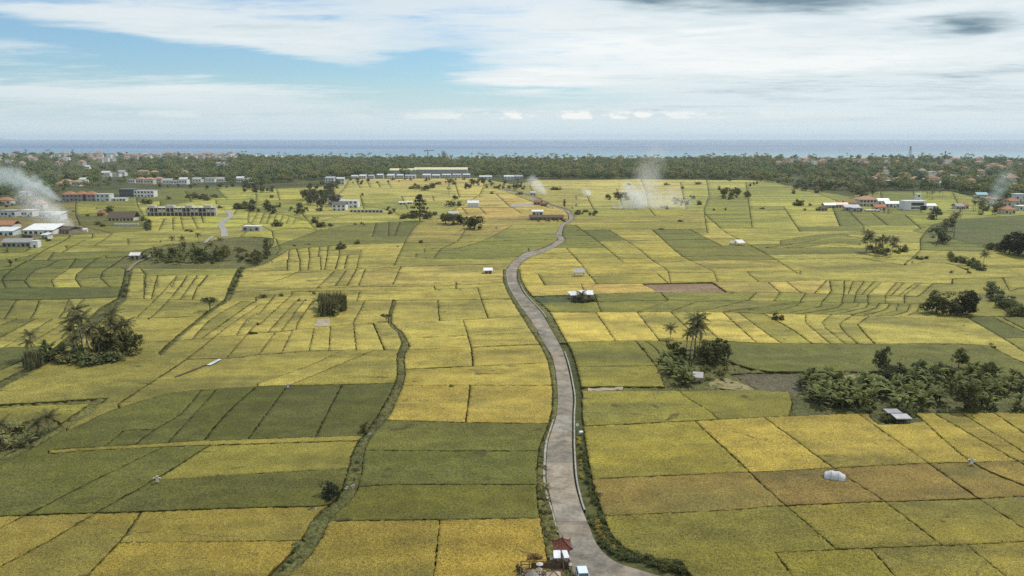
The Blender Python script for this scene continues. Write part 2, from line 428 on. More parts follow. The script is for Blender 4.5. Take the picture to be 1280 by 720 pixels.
LINES_TXT = """
6 360,2.5 352,5 347,15 338,34 327
37 360,31 353,37 345,46 337.5,57 335,72 327,95 324
67 359,64 352,70 347,86 337,95 324
100 359,94 350,96 344,106 335.6,120 325,132 320
136 359,125.6 349,128 341,139 334,153 324
0 339,11 338,90 337,150 335.6
0 353,6 352,70 351,126 348,155 346
20 328,34 327,72 326.5,125 324,162 321
38 326,56 313,70 307,85 299,87 295
60 326,67 317
77 317,90 309,106 301,115 299,116 294
117 308,129 301,140 293
0 326,22 324,54 317,78 317,160 314,190 312
82 308,120 308,160 307,200 304
0 318,31 316,45 305,62 297,160 291,230 288,275 285
160 299,216 297,250 294,280 291
160 303,228 300.6,260 300
175 336,182 345,181 351,182 361
197 345,196 361
221 345,215 361
234 345,226 361
247 345,236 361
259 345,249 360
163 337,230 337.5,295 337
163 345.6,267 345.6,291 345
0 362,60 361,150 360
0 377,70 376,140 374
49 377,45 390,38 400
86 376,80 390,73 400
20 377,12 390,5 401
0 401,92 400,112 399
20 401,0 409
44 401,0 424
65 401,5 436
87 401,30 436
0 437,32 436,60 434
0 465,30 452,48 440
175 430,215 429
162 401,170 400,200 399,230 398,245 397
221 346,200 370,170 400
234 346,215 372,185 402
246 347,226 375
259 346,247 359,240 377
160 375,200 375.5,250 377,283 378
180 350,180 376
196 350,189 376
300 379,262 402,240 426
315 380,280 405,252 425
322 384,282 412,232 452,148 508
322 392,308 402,295 422
322 405,300 430,283 450
213 428,240 426,290 422,322 419
240 451,285 450,322 446
285 450,218 475
283 378,320 379
84 542,110 530,135 518,190 500,230 492,320 486,359 484.5,430 483,495 481
359 485,334 519,310 552
427 484,409 519,395 548
320 486,283 520,254 555
269 491,244 519,208 558
250 492,226 520,192 541,167 560
207 498,178 520,155 541,128 563
155 541,192 540
60 566,122 562,222 556,320 552,445 548
60 570,122 566,222 561,320 558,444 554
204 562,119 603,44 642,28 649,0 664
262 560,194 603,119 645,60 680,0 712,-20 720
194 603,208 603,319 595,431 589
0 649,119 645,178 643,319 638,389 637,412 634
178 643,150 680,114 719,100 735
150 682,319 680,384 679
397 360,432 359,540 356,601 352,632 350
395 362,455 360,545 359,603 356,632 354
365 366,465 365,545 364,597 361,634 359
542 357,544 365
570 354,570 363
456 339,449 357
445 339,433 360
432 340,418 360
499 339,492 354
416 342,397 361
370 342,345 352,300 354
300 350,345 345,415 340,495 335,602 332,632 331
300 340,400 339,460 335,500 334
300 366,350 364,400 361
320 373,345 370,387 367
345 369,322 396
362 372,322 409
374 374,336 416
382 375,352 415
390 379,371 407,370 414
318 383,345 381,380 378,392 378
316 417,345 417,370 414,392 412
344 417,322 447
366 414,351 445
395 399,391 420,386 442
413 409,411 441
442 407,445 441
456 378,441 407
466 405,481 440
430 378,470 377,495 377,547 376.5,597 376,640 375
392 412,442 407,486 405
420 400,414 410
450 366,446 378
547 376,549 402
597 362,603 380,610 400
500 406,549 403,610 400,655 396
505 425,590 421,672 417
507 440,590 436,682 432
506 464,591 460,690 455
506 484,600 484,692 484
579 403,589 437,591 461
588 484,582 531
487 528,580 531,688 532
459 566,560 567,674 567
448 612,498 609,672 609
414 655,540 653.5,676 652
550 654,543 722,540 740
318 446,345 444,386 441,445 440,499 440
427 441,380 462,322 482
465 441,410 464,359 485
354 317,400 315,440 314,452 313
340 330,357 326,400 322,450 319,470 317
361 313,361 324
371 313,374 324
386 311,387 323
399 310,398 322
410 309,409 321
424 309,424 320
359 325,359 339
375 324,375 338
387 323,385 338
400 322,401 336
409 320,406 336
424 320,420 335
435 319,431 334
450 318,447 332
334 330,354 317,361 313,420 308,470 306,510 305
340 310,380 296,402 287
395 289,460 280,525 277,545 276
417 300,465 297,495 296,512 295
470 279,465 297
486 279,485 297
500 278,492 297
582 286,572 302,550 313,540 326
640 282,607 300,565 313,520 318
515 304,570 304,625 302,690 300
530 312,600 312,660 311
462 335,492 334
508 322,560 325,600 325,645 322
572 260,640 260,662 260,690 259
560 268,605 269,640 267.5,706 268
602 276,650 275,705 274.5
577 260,584 269
599 260,608 269
640 260,652 268
600 277,590 287,640 282,700 280
712 282,800 281,880 279,960 277
712 272,747 272,820 271,880 269,960 268,1090 267,1200 266
720 289,760 288.5,815 288,880 287,960 285,1080 283,1165 282
704 296,775 295,850 293,915 292,960 291,1060 290,1080 290
700 303,760 303,830 301,900 300,965 299
692 311,790 311,877 310,915 308,985 306,1075 304
672 318,712 317
660 325,707 324,800 324,860 322,960 320,1080 318
652 333,725 331,880 327,960 326,1082 324,1140 328
725 287,750 305,775 326
712 316,727 332,737 347
760 288,795 310,817 328,835 340,838 355
815 288,852 321,892 341,897 355
860 287,905 310
905 291,960 320,1000 345
715 279,880 276,940 273
655 344,672 344,735 344,800 343,877 342,932 341,1000 340,1100 339,1170 340
655 359,727 357,802 356,890 354,960 354,1037 352,1100 354,1170 356,1200 357
664 372,744 369,825 367,910 367,960 367,1040 369,1107 371,1155 372,1160 372
745 379,835 377,872 379,935 377,1000 379,1060 380,1110 381,1160 382
672 380,745 379
687 392,747 392,837 392,910 392,960 394,1040 395,1090 397,1165 396,1205 397,1250 397,1290 397
705 430,770 428,825 428,910 429,960 431,1085 432,1185 432,1245 435
725 461,770 460,820 460
727 486,780 485.5,831 486
672 343,681 358
735 343,746 357
820 342,836 356
932 340,948 354
726 356,732 370
802 356,825 368
890 354,911 368
744 369,746 380,752 393
825 367,836 378
796 392,825 429
744 391,770 429
836 377,796 392
872 378,837 392
936 377,872 392
945 367,935 378
837 391,857 410,878 430
868 398,892 420,902 430
904 393,945 430
925 394,960 420,978 432
900 392,960 384,995 379
980 394,1025 385,1027 379
960 393,995 384.5,1001 379
1000 394,1047 386,1054 380
1017 395,1070 385.5,1074 380
1062 396,1095 387,1100 380
1095 397,1120 390,1123 381
1132 397,1146 391,1150 382
795 429,820 460,831 486
806 428,822 440,830 460
902 450,927 460,960 467
895 429,902 450
725 491,847 491,900 490,985 489
843 486,855 497,890 519,898 527
912 469,960 467,1095 467,1150 463
912 469,927 475,950 490,985 491
985 355,1000 367
1037 352,1039 365,1027 379
1055 352,1055 367,1052 380
1066 353,1060 369
1080 353,1070 367,1067 380
1102 354,1085 370,1085 380
1120 355,1107 370,1106 381
1144 355,1122 372
1152 355,1130 371,1130 382
1166 356,1146 373
975 367,965 380
1007 368,1000 379
960 354,975 368
1007 395,1007 405,1037 431
1040 394,1027 405,1032 412,1056 432
1065 396,1049 407,1052 414,1072 432
1086 397,1072 407,1081 419,1094 432
960 397,992 415,1014 431
950 402,991 431
1205 397,1240 417,1262 430,1290 449
1240 398,1280 417,1290 421
1255 425,1290 424
1220 374,1250 397,1290 418
1236 434,1262 448,1290 460
1255 352,1262 366,1272 362,1290 361
1190 350,1240 349,1290 347
1205 337,1250 337,1290 335
728 536,867 529,920 526,985 523,1071 520,1165 519,1224 518,1290 518
740 602,919 594,960 593,1065 587,1160 582,1215 581,1290 579
755 649,919 641,960 637,1099 631,1210 627,1290 623
844 703,892 698,960 695,1052 691,1179 686,1290 680
867 528,920 577,960 616,1046 692
968 694,986 719,996 735
953 523,1040 587,1057 599,1110 634,1179 687
1088 689,1114 719,1128 735
1071 519,1160 582,1224 627,1280 664,1300 678
1206 684,1243 714,1265 732
1143 518,1215 581,1290 615
1165 518,1274 581,1290 592
1200 518,1290 575
1240 517,1290 551
1085 517,1098 533,1152 529.5
1132 331,1182 330,1210 340
1082 325,1132 333
960 310,1000 305,1047 296,1080 300
968 310,1010 304,1050 299,1085 304
985 310,1030 303,1060 303,1080 306
1000 311,1045 305,1075 308
975 302,1030 294,1060 294
955 311,1077 311,1110 314
1140 290,1190 300,1240 312,1290 322
1190 276,1230 273,1290 269
1165 305,1230 306
1170 309,1240 311
1150 314,1235 315
880 262,960 262,1060 266
880 255,980 254,1050 254
715 262,750 263,830 262,880 262
720 255,800 256,860 256
690 245,760 246,860 246,950 244,1020 243
700 237,800 236,900 236,985 234
660 229,800 228,950 228
437 236,480 235,530 236,560 234
437 228,520 226,580 227,600 226
445 225,450 236
458 225,463 236
470 225,476 236
483 225,489 236
420 246,470 244,520 246,600 243,660 243
440 256,500 253,540 252,590 250
480 262,500 262
320 252,360 250,385 248
320 243,350 238,388 237
310 268,340 267,365 272,387 279
322 266,315 278
330 266,325 279
338 266,333 280
346 267,341 281
354 268,349 281
362 270,357 281
370 272,366 281
310 279,340 281,395 281
393 279,440 268,478 267,500 270
395 289,380 285,340 290
183 277,220 272,268 270
183 283,230 280,275 279
205 275,200 286
216 274,216 285
226 274,228 284
240 273,245 283
252 272,255 282
100 255,140 257,170 258
95 270,125 266,130 262
170 245,220 240,300 236,320 240
200 258,250 252,320 248
270 256,320 258,370 256
610 232,640 243,690 262
520 236,560 243,640 245
820 460,840 441,895 441,902 450
1150 463,1200 470,1290 478
985 489,990 505,985 523
-80 566,0 540,30 530,60 524,76 532
163 327,185 312,230 305,265 302,300 297,345 300,350 312,334 330,305 338
664 224,662 234,668 246,676 249
948 224,985 234,1022 243,1050 254,1062 266,1080 284
800 222,806 236,812 262,820 272
882 222,886 246,880 262,884 290
437 223,430 236,420 246,440 256,480 262,500 270,545 276,560 268,572 260,590 250,600 243
600 222,605 232,600 243
320 236,320 252,310 268,310 279,340 290,340 310
387 234,385 248,370 257,387 279,395 289
170 244,172 258,183 277,183 290
95 252,95 270,100 282,140 293
275 279,290 270,300 258,320 250
275 285,300 283,312 279
300 297,310 288,340 290
120 262,170 265,183 277
545 276,525 279,508 300,492 334
510 305,540 304
560 268,600 277
1110 262,1110 268,1170 270
1080 283,1110 290,1140 290
1165 282,1150 300,1150 314,1132 330
1080 318,1150 314
1140 290,1165 282,1190 276
1000 464,1000 478,1004 494
1060 246,1110 250,1200 249,1250 254
1140 238,1150 262
1100 240,1104 262
1190 240,1200 262
1006 494,996 495,984 494
85 437,130 431,176 430
124 402,164 401
730 238,742 263
770 236,780 263
850 227,858 263
932 227,940 285
668 233,800 232,980 231
720 250,880 250,1000 248,1030 248
715 259,900 259,1055 258
980 260,1000 291
1040 260,1050 284
230 238,240 254
270 235,285 252
175 253,240 251,300 246,320 246
320 241,385 241
345 236,350 252
450 244,455 263
500 243,510 263
540 243,545 263
425 250,500 248,600 247
620 243,640 262
570 234,575 250
437 231,480 231,560 231,604 229
95 259,130 260,172 262
95 270,160 272,183 274
98 282,183 284
540 290,590 288
620 287,700 286
560 296,640 294,696 292
880 268,905 290
1090 267,1110 283
1130 268,1150 286
0 308,40 306
410 265,470 263
935 389,985 382,1010 379
1038 396,1082 386,1086 380
1078 397,1108 388,1112 381
1113 397,1134 391,1137 382
1030 355,1018 368
1092 354,1078 369
1130 355,1114 371
"""
SEEDS = [  # x, y, sRGB of the field as seen
    (60, 690, 163, 144, 62), (20, 660, 168, 148, 66), (90, 670, 160, 142, 60), (270, 660, 168, 148, 62), (250, 700, 165, 144, 60), (100, 600, 112, 114, 50),
    (170, 600, 110, 112, 48), (330, 575, 142, 134, 58), (320, 615, 112, 113, 48), (60, 620, 112, 114, 50), (150, 530, 108, 110, 48), (300, 520, 94, 98, 42),
    (350, 520, 92, 96, 40), (430, 520, 90, 94, 40), (230, 530, 96, 100, 43), (280, 556.5, 150, 138, 64), (40, 530, 140, 134, 58), (262, 525, 95, 99, 42), (200, 530, 100, 104, 44), (172, 548, 100, 104, 44), (140, 540, 104, 107, 46), (190, 552, 98, 102, 43), (250, 242, 112, 118, 52), (220, 248, 120, 124, 54), (290, 250, 165, 164, 70), (140, 262, 140, 140, 60), (110, 275, 112, 113, 52), (105, 262, 156, 154, 66), (150, 268, 130, 130, 58), (290, 258, 186, 180, 80), (130, 288, 128, 126, 58), (75, 262, 130, 120, 70),
    (500, 690, 172, 148, 58), (600, 690, 175, 148, 58), (560, 630, 122, 120, 48), (560, 590, 104, 108, 44), (560, 548, 112, 113, 48), (540, 508, 178, 155, 68), (640, 508, 180, 156, 68),
    (600, 450, 180, 160, 74), (600, 472, 180, 160, 72), (600, 420, 182, 164, 78), (560, 390, 180, 164, 78), (640, 385, 178, 162, 78), (420, 425, 182, 165, 80), (470, 395, 180, 162, 80), (430, 460, 172, 156, 74),
    (460, 470, 150, 142, 64), (340, 460, 172, 156, 76), (100, 485, 152, 142, 68), (250, 440, 168, 154, 74), (200, 415, 160, 148, 70), (220, 470, 165, 150, 72), (300, 480, 140, 134, 62), (30, 370, 92, 100, 48), (50, 390, 158, 150, 70), (30, 420, 168, 156, 74),
    (15, 448, 86, 94, 44), (20, 470, 150, 142, 66), (80, 350, 172, 162, 78), (60, 331, 100, 108, 48), (110, 330, 98, 106, 48), (60, 320, 140, 140, 62), (110, 312, 165, 158, 72), (140, 300, 170, 162, 76), (210, 300, 172, 164, 78), (230, 282, 185, 174, 82),
    (200, 360, 176, 164, 80), (240, 360, 184, 170, 84), (230, 340, 150, 148, 70), (210, 385, 150, 142, 68), (320, 345, 182, 166, 82), (340, 400, 172, 156, 76), (360, 395, 176, 160, 78), (480, 348, 188, 168, 86), (560, 345, 190, 170, 86), (560, 360, 176, 160, 76), (400, 330, 178, 164, 80), (460, 318, 180, 164, 78),
    (450, 288, 112, 114, 54), (490, 288, 108, 112, 52), (430, 300, 138, 136, 62), (560, 290, 172, 156, 76), (600, 310, 138, 138, 60), (560, 325, 132, 134, 58), (640, 300, 140, 140, 60), (600, 280, 172, 150, 84), (640, 265, 205, 170, 90), (620, 272, 190, 160, 90), (670, 275, 178, 165, 76), (580, 265, 205, 178, 92),
    (360, 272, 180, 172, 76), (440, 275, 176, 168, 78), (350, 242, 190, 180, 78), (350, 255, 150, 150, 66), (460, 230, 190, 178, 96), (480, 240, 195, 182, 95), (520, 230, 205, 180, 100), (560, 240, 195, 180, 95), (600, 238, 200, 180, 95), (480, 258, 150, 150, 70), (470, 250, 168, 164, 76), (620, 250, 205, 180, 98), (660, 236, 165, 155, 80),
    (760, 232, 205, 188, 106), (900, 232, 188, 180, 92), (800, 241, 205, 186, 112), (940, 240, 152, 152, 66), (780, 252, 190, 178, 100), (920, 250, 146, 147, 62), (790, 259, 172, 164, 78), (900, 258, 150, 150, 62), (780, 267, 160, 156, 70), (1000, 258, 178, 172, 76), (1000, 250, 165, 165, 66), (800, 277, 178, 162, 76), (760, 285, 150, 144, 60), (850, 284, 172, 162, 66), (930, 284, 150, 148, 60), (1010, 275, 186, 174, 76), (1060, 274, 114, 119, 48), (1130, 275, 125, 129, 50), (1110, 283, 170, 166, 70),
    (740, 291, 112, 118, 48), (850, 291, 116, 120, 50), (800, 298, 190, 172, 78), (900, 296, 196, 178, 82), (960, 296, 178, 166, 74), (740, 304, 130, 132, 56), (850, 306, 128, 130, 54), (740, 318, 172, 160, 70), (820, 318, 180, 164, 72), (900, 315, 130, 128, 55), (940, 314, 118, 118, 50), (1020, 315, 130, 128, 54), (1110, 305, 178, 172, 74), (1040, 302, 130, 132, 52),
    (690, 338, 196, 174, 78), (780, 336, 188, 168, 74), (900, 335, 186, 168, 76), (1000, 332, 182, 168, 76), (1100, 332, 178, 166, 76), (700, 350, 192, 172, 80), (780, 350, 178, 162, 72), (920, 348, 172, 160, 72), (1040, 346, 172, 160, 74), (1130, 348, 176, 164, 78), (690, 365, 200, 176, 88), (770, 362, 205, 172, 92), (860, 361, 152, 116, 82), (860, 348, 176, 162, 72), (815, 348, 180, 164, 74), (880, 350, 176, 162, 72), (940, 360, 205, 178, 92), (1000, 361, 200, 176, 90), (1100, 362, 188, 172, 84), (800, 373, 128, 130, 58), (900, 372, 136, 136, 60), (710, 386, 140, 138, 58), (800, 385, 138, 136, 58), (1000, 374, 132, 132, 58), (1080, 375, 140, 138, 62), (980, 387, 140, 138, 60), (1100, 388, 150, 144, 66), (850, 386, 140, 138, 60),
    (720, 410, 206, 182, 84), (800, 410, 206, 182, 84), (900, 412, 200, 178, 84), (1000, 412, 190, 172, 82), (1140, 415, 192, 176, 84), (770, 445, 136, 132, 54), (780, 473, 150, 142, 58), (1000, 450, 108, 112, 50), (860, 445, 118, 118, 52), (1120, 450, 106, 110, 48), (1250, 411, 92, 98, 44), (1260, 404, 130, 130, 58), (1275, 440, 172, 160, 74), (1270, 465, 120, 120, 54), (1215, 385, 132, 130, 58), (1260, 355, 160, 152, 70), (1270, 375, 160, 150, 70), (1250, 343, 172, 160, 74), (1250, 330, 168, 158, 72), (1130, 245, 120, 130, 55), (1170, 245, 150, 155, 62), (1080, 252, 150, 150, 64), (1180, 258, 165, 165, 66), (1240, 290, 88, 100, 44), (1230, 280, 96, 106, 48), (1190, 312, 120, 124, 54), (1180, 335, 165, 155, 70),
    (800, 510, 150, 142, 58), (930, 508, 140, 134, 56), (820, 565, 168, 152, 56), (780, 570, 166, 150, 54), (950, 555, 182, 158, 66), (1010, 550, 180, 156, 66), (1090, 560, 178, 156, 66), (1180, 555, 178, 156, 66), (1230, 550, 172, 150, 62), (1265, 540, 170, 150, 62), (830, 622, 154, 132, 66), (930, 615, 154, 132, 66), (1010, 612, 155, 130, 68), (1130, 608, 155, 131, 67), (1240, 603, 152, 130, 64), (870, 670, 152, 142, 52), (1000, 660, 150, 140, 54), (1080, 655, 156, 142, 58), (1180, 650, 162, 148, 60), (1260, 640, 160, 146, 60), (920, 715, 156, 144, 54), (1040, 708, 152, 142, 54), (1150, 705, 158, 144, 58), (1250, 700, 162, 146, 62),
]
SPECIAL = [  # x, y, type
    (940, 478, 'soil'), (1000, 478, 'soil'), (860, 361, 'bare'), (870, 475, 'verge'), (700, 376, 'garden'), (740, 375, 'garden'),
    (1112, 527, 'verge'), (1100, 495, 'verge'), (1050, 490, 'verge'), (1200, 490, 'verge'), (10, 555, 'verge'), (250, 320, 'verge'),
]
lines = []
for ln in LINES_TXT.strip().splitlines():
    pts = [tuple(float(q) for q in s.split()) for s in ln.split(',')]
    lines.append(pts)


BX0, BX1, BY1 = -80.0, 1360.0, 775.0
TOP = [(-80, 262), (60, 256), (100, 252), (170, 245), (200, 236), (300, 234), (330, 237), (400, 234), (437, 224), (600, 223), (640, 231), (670, 226), (800, 224.5), (960, 226), (1000, 236), (1060, 246), (1100, 240), (1190, 240), (1240, 254), (1290, 266), (1360, 270)]
constraint = [TOP, [(BX0, 262), (BX0, BY1)], [(BX0, BY1), (BX1, BY1)], [(BX1, BY1), (BX1, 270)]]
fixed = [ROAD_L, ROAD_R, VERGE_L, VERGE_R, CANAL_L, CANAL_R, CANAL2_L, CANAL2_R, HEDGE_L, HEDGE_R, PATHL_L, PATHL_R, DIAG_L, DIAG_R]
segs = []
for li, l in enumerate(lines + fixed + constraint[:1]):
    for i in range(len(l) - 1): segs.append((li, l[i][0], l[i][1], l[i + 1][0], l[i + 1][1]))
segs = np.array(segs)


def reach(own, p, q):
    """carry a traced bund on (direction q->p) until it meets the next one"""
    if p[0] <= 0.5 or p[0] >= 1283 or p[1] >= 717:
        l = math.hypot(p[0] - q[0], p[1] - q[1]) or 1.0
        return (p[0] + (p[0] - q[0]) / l * 95, p[1] + (p[1] - q[1]) / l * 95)
    S = segs[segs[:, 0] != own]
    l = math.hypot(p[0] - q[0], p[1] - q[1]) or 1.0
    d = ((p[0] - q[0]) / l, (p[1] - q[1]) / l)
    R_ = 12.0 if abs(d[0]) > 0.75 else 7.0
    o = (p[0] - d[0] * 3.0, p[1] - d[1] * 3.0)
    ex, ey = S[:, 3] - S[:, 1], S[:, 4] - S[:, 2]
    det = d[0] * ey - d[1] * ex
    det = np.where(np.abs(det) < 1e-9, 1e-9, det)
    wx, wy = S[:, 1] - o[0], S[:, 2] - o[1]
    tt = (wx * ey - wy * ex) / det; uu = (wx * d[1] - wy * d[0]) / det
    ok = (tt > 0) & (tt < R_ + 3.0) & (uu > -0.02) & (uu < 1.02)
    if ok.any():
        k = tt[ok].min() + 0.7
        if k > 3.0: return (o[0] + d[0] * k, o[1] + d[1] * k)
        return (p[0] + d[0] * 0.3, p[1] + d[1] * 0.3)
    l2 = ex * ex + ey * ey + 1e-9
    f = np.clip(((p[0] - S[:, 1]) * ex + (p[1] - S[:, 2]) * ey) / l2, 0, 1)
    nx_, ny_ = S[:, 1] + f * ex, S[:, 2] + f * ey
    dd = np.hypot(nx_ - p[0], (ny_ - p[1]) * 1.5); k = int(dd.argmin())
    if dd[k] < 10:
        m_ = math.hypot(nx_[k] - p[0], ny_[k] - p[1]) or 1.0
        return (nx_[k] + (nx_[k] - p[0]) / m_ * 0.7, ny_[k] + (ny_[k] - p[1]) / m_ * 0.7)
    return (p[0] + d[0], p[1] + d[1])


for li, l in enumerate(lines):
    constraint.append([reach(li, l[0], l[1])] + list(l) + [reach(li, l[-1], l[-2])])
for l in (ROAD_L, ROAD_R, VERGE_L, VERGE_R, CANAL_L, CANAL_R, CANAL2_L, CANAL2_R, HEDGE_L, HEDGE_R, PATHL_L, PATHL_R, DIAG_L, DIAG_R):
    constraint.append(l)
for a, b_ in ((CANAL_L, CANAL_R), (CANAL2_L, CANAL2_R), (HEDGE_L, HEDGE_R)):
    constraint.append([a[0], b_[0]]); constraint.append([a[-1], b_[-1]])
constraint.append([ROAD_L[0], ROAD_R[0]])
constraint.append([VERGE_L[0], ROAD_L[17]]); constraint.append([VERGE_R[0], ROAD_R[17]])


def smooth_line(pts, step=9.0):
    """Catmull-Rom through traced pixels so that bunds bend softly"""
    if len(pts) < 3: return pts
    out_ = []
    for i in range(len(pts) - 1):
        p0 = pts[max(i - 1, 0)]; p1 = pts[i]; p2 = pts[i + 1]; p3 = pts[min(i + 2, len(pts) - 1)]
        n = max(1, min(5, int(math.hypot(p2[0] - p1[0], p2[1] - p1[1]) / step)))
        for k in range(n):
            t_ = k / n; t2 = t_ * t_; t3 = t2 * t_
            out_.append(tuple(0.5 * (2 * p1[j] + (-p0[j] + p2[j]) * t_ + (2 * p0[j] - 5 * p1[j] + 4 * p2[j] - p3[j]) * t2 + (-p0[j] + 3 * p1[j] - 3 * p2[j] + p3[j]) * t3) for j in (0, 1)))
    out_.append(pts[-1]); return out_


cv, ce = [], []
for pts in constraint:
    if pts not in (TOP,): pts = smooth_line(list(pts))
    base = len(cv)
    for p in pts:
        x = min(max(p[0], BX0 - 1), BX1 + 1); y = min(p[1], BY1 + 1)
        cv.append(Vector(P2(x, y)))
    ce += [(base + i, base + i + 1) for i in range(len(pts) - 1)]
vo, eo, fo, ov, oe, of = delaunay_2d_cdt(cv, ce, [], 0, 1e-3)
vo = np.array([(v.x, v.y) for v in vo])
cset = set()
for e_, src in zip(eo, oe):
    if src: cset.add((min(e_), max(e_)))
tris = [tuple(f) for f in fo]
tris = [f for f in tris if len(f) == 3]
ccw = []
for f in tris:
    a, b_, c = vo[list(f)]
    cr_ = (b_[0] - a[0]) * (c[1] - a[1]) - (b_[1] - a[1]) * (c[0] - a[0])
    ccw.append(f if cr_ > 0 else (f[0], f[2], f[1]))
emap = {}
for i, f in enumerate(ccw):
    for k in range(3):
        emap.setdefault((min(f[k], f[(k + 1) % 3]), max(f[k], f[(k + 1) % 3])), []).append(i)
cell = [-1] * len(ccw); ncell = 0
for i in range(len(ccw)):
    if cell[i] >= 0: continue
    stack = [i]; cell[i] = ncell
    while stack:
        j = stack.pop(); f = ccw[j]
        for k in range(3):
            ed = (min(f[k], f[(k + 1) % 3]), max(f[k], f[(k + 1) % 3]))
            if ed in cset: continue
            for q in emap[ed]:
                if cell[q] < 0: cell[q] = ncell; stack.append(q)
    ncell += 1
cells = [[] for _ in range(ncell)]
for i, c in enumerate(cell): cells[c].append(i)


def inside(px, py, poly):
    """even-odd test; poly (n,2) arrays list of loops"""
    res = np.zeros(len(px), bool)
    for lp in poly:
        x1, y1 = lp[:, 0], lp[:, 1]; x2, y2 = np.roll(x1, -1), np.roll(y1, -1)
        for a, b_, c, d in zip(x1, y1, x2, y2):
            if b_ == d: continue
            cond = ((b_ > py) != (d > py)) & (px < (c - a) * (py - b_) / (d - b_) + a)
            res ^= cond
    return res


def seg_dist(px, py, lp):
    dmin = np.full(len(px), 1e9)
    x1, y1 = lp[:, 0], lp[:, 1]; x2, y2 = np.roll(x1, -1), np.roll(y1, -1)
    for a, b_, c, d in zip(x1, y1, x2, y2):
        ux, uy = c - a, d - b_; l2 = ux * ux + uy * uy + 1e-9
        tt = np.clip(((px - a) * ux + (py - b_) * uy) / l2, 0, 1)
        dmin = np.minimum(dmin, np.hypot(px - a - tt * ux, py - b_ - tt * uy))
    return dmin


def loops_of(tri_ids):
    nxt = {}
    ids = set(tri_ids)
    for i in tri_ids:
        f = ccw[i]
        for k in range(3):
            a, b_ = f[k], f[(k + 1) % 3]
            if any(q in ids and q != i for q in emap[(min(a, b_), max(a, b_))]): continue
            nxt.setdefault(a, []).append(b_)
    res = []
    while nxt:
        s = next(iter(nxt)); lp = [s]; cur = s; prev = None
        for _ in range(5000):
            opts = nxt.get(cur)
            if not opts: break
            if len(opts) == 1 or prev is None: b_ = opts.pop(0)
            else:
                d0 = vo[cur] - vo[prev]; best = None
                for o in opts:
                    d1 = vo[o] - vo[cur]
                    an = math.atan2(d0[0] * d1[1] - d0[1] * d1[0], d0[0] * d1[0] + d0[1] * d1[1])
                    if best is None or an > best[0]: best = (an, o)
                b_ = best[1]; opts.remove(b_)
            if not opts: del nxt[cur]
            prev, cur = cur, b_
            if cur == s: break
            lp.append(cur)
        if len(lp) >= 3: res.append(lp)
    return res


def area(lp):
    x, y = lp[:, 0], lp[:, 1]
    return 0.5 * np.sum(x * np.roll(y, -1) - np.roll(x, -1) * y)


def inset(lp, d):
    p0 = np.roll(lp, 1, 0); p2 = np.roll(lp, -1, 0)
    e1 = lp - p0; e2 = p2 - lp
    n1 = np.stack([-e1[:, 1], e1[:, 0]], 1) / (np.linalg.norm(e1, axis=1, keepdims=True) + 1e-9)
    n2 = np.stack([-e2[:, 1], e2[:, 0]], 1) / (np.linalg.norm(e2, axis=1, keepdims=True) + 1e-9)
    nn = n1 + n2; l = np.linalg.norm(nn, axis=1, keepdims=True)
    k = 2.0 / np.maximum(l * l, 0.8)
    return lp + nn * k * d


def densify(lp, step):
    out_ = []
    for i in range(len(lp)):
        a, b_ = lp[i], lp[(i + 1) % len(lp)]
        n = max(1, int(np.linalg.norm(b_ - a) / step))
        for k in range(n): out_.append(a + (b_ - a) * k / n)
    return np.array(out_)


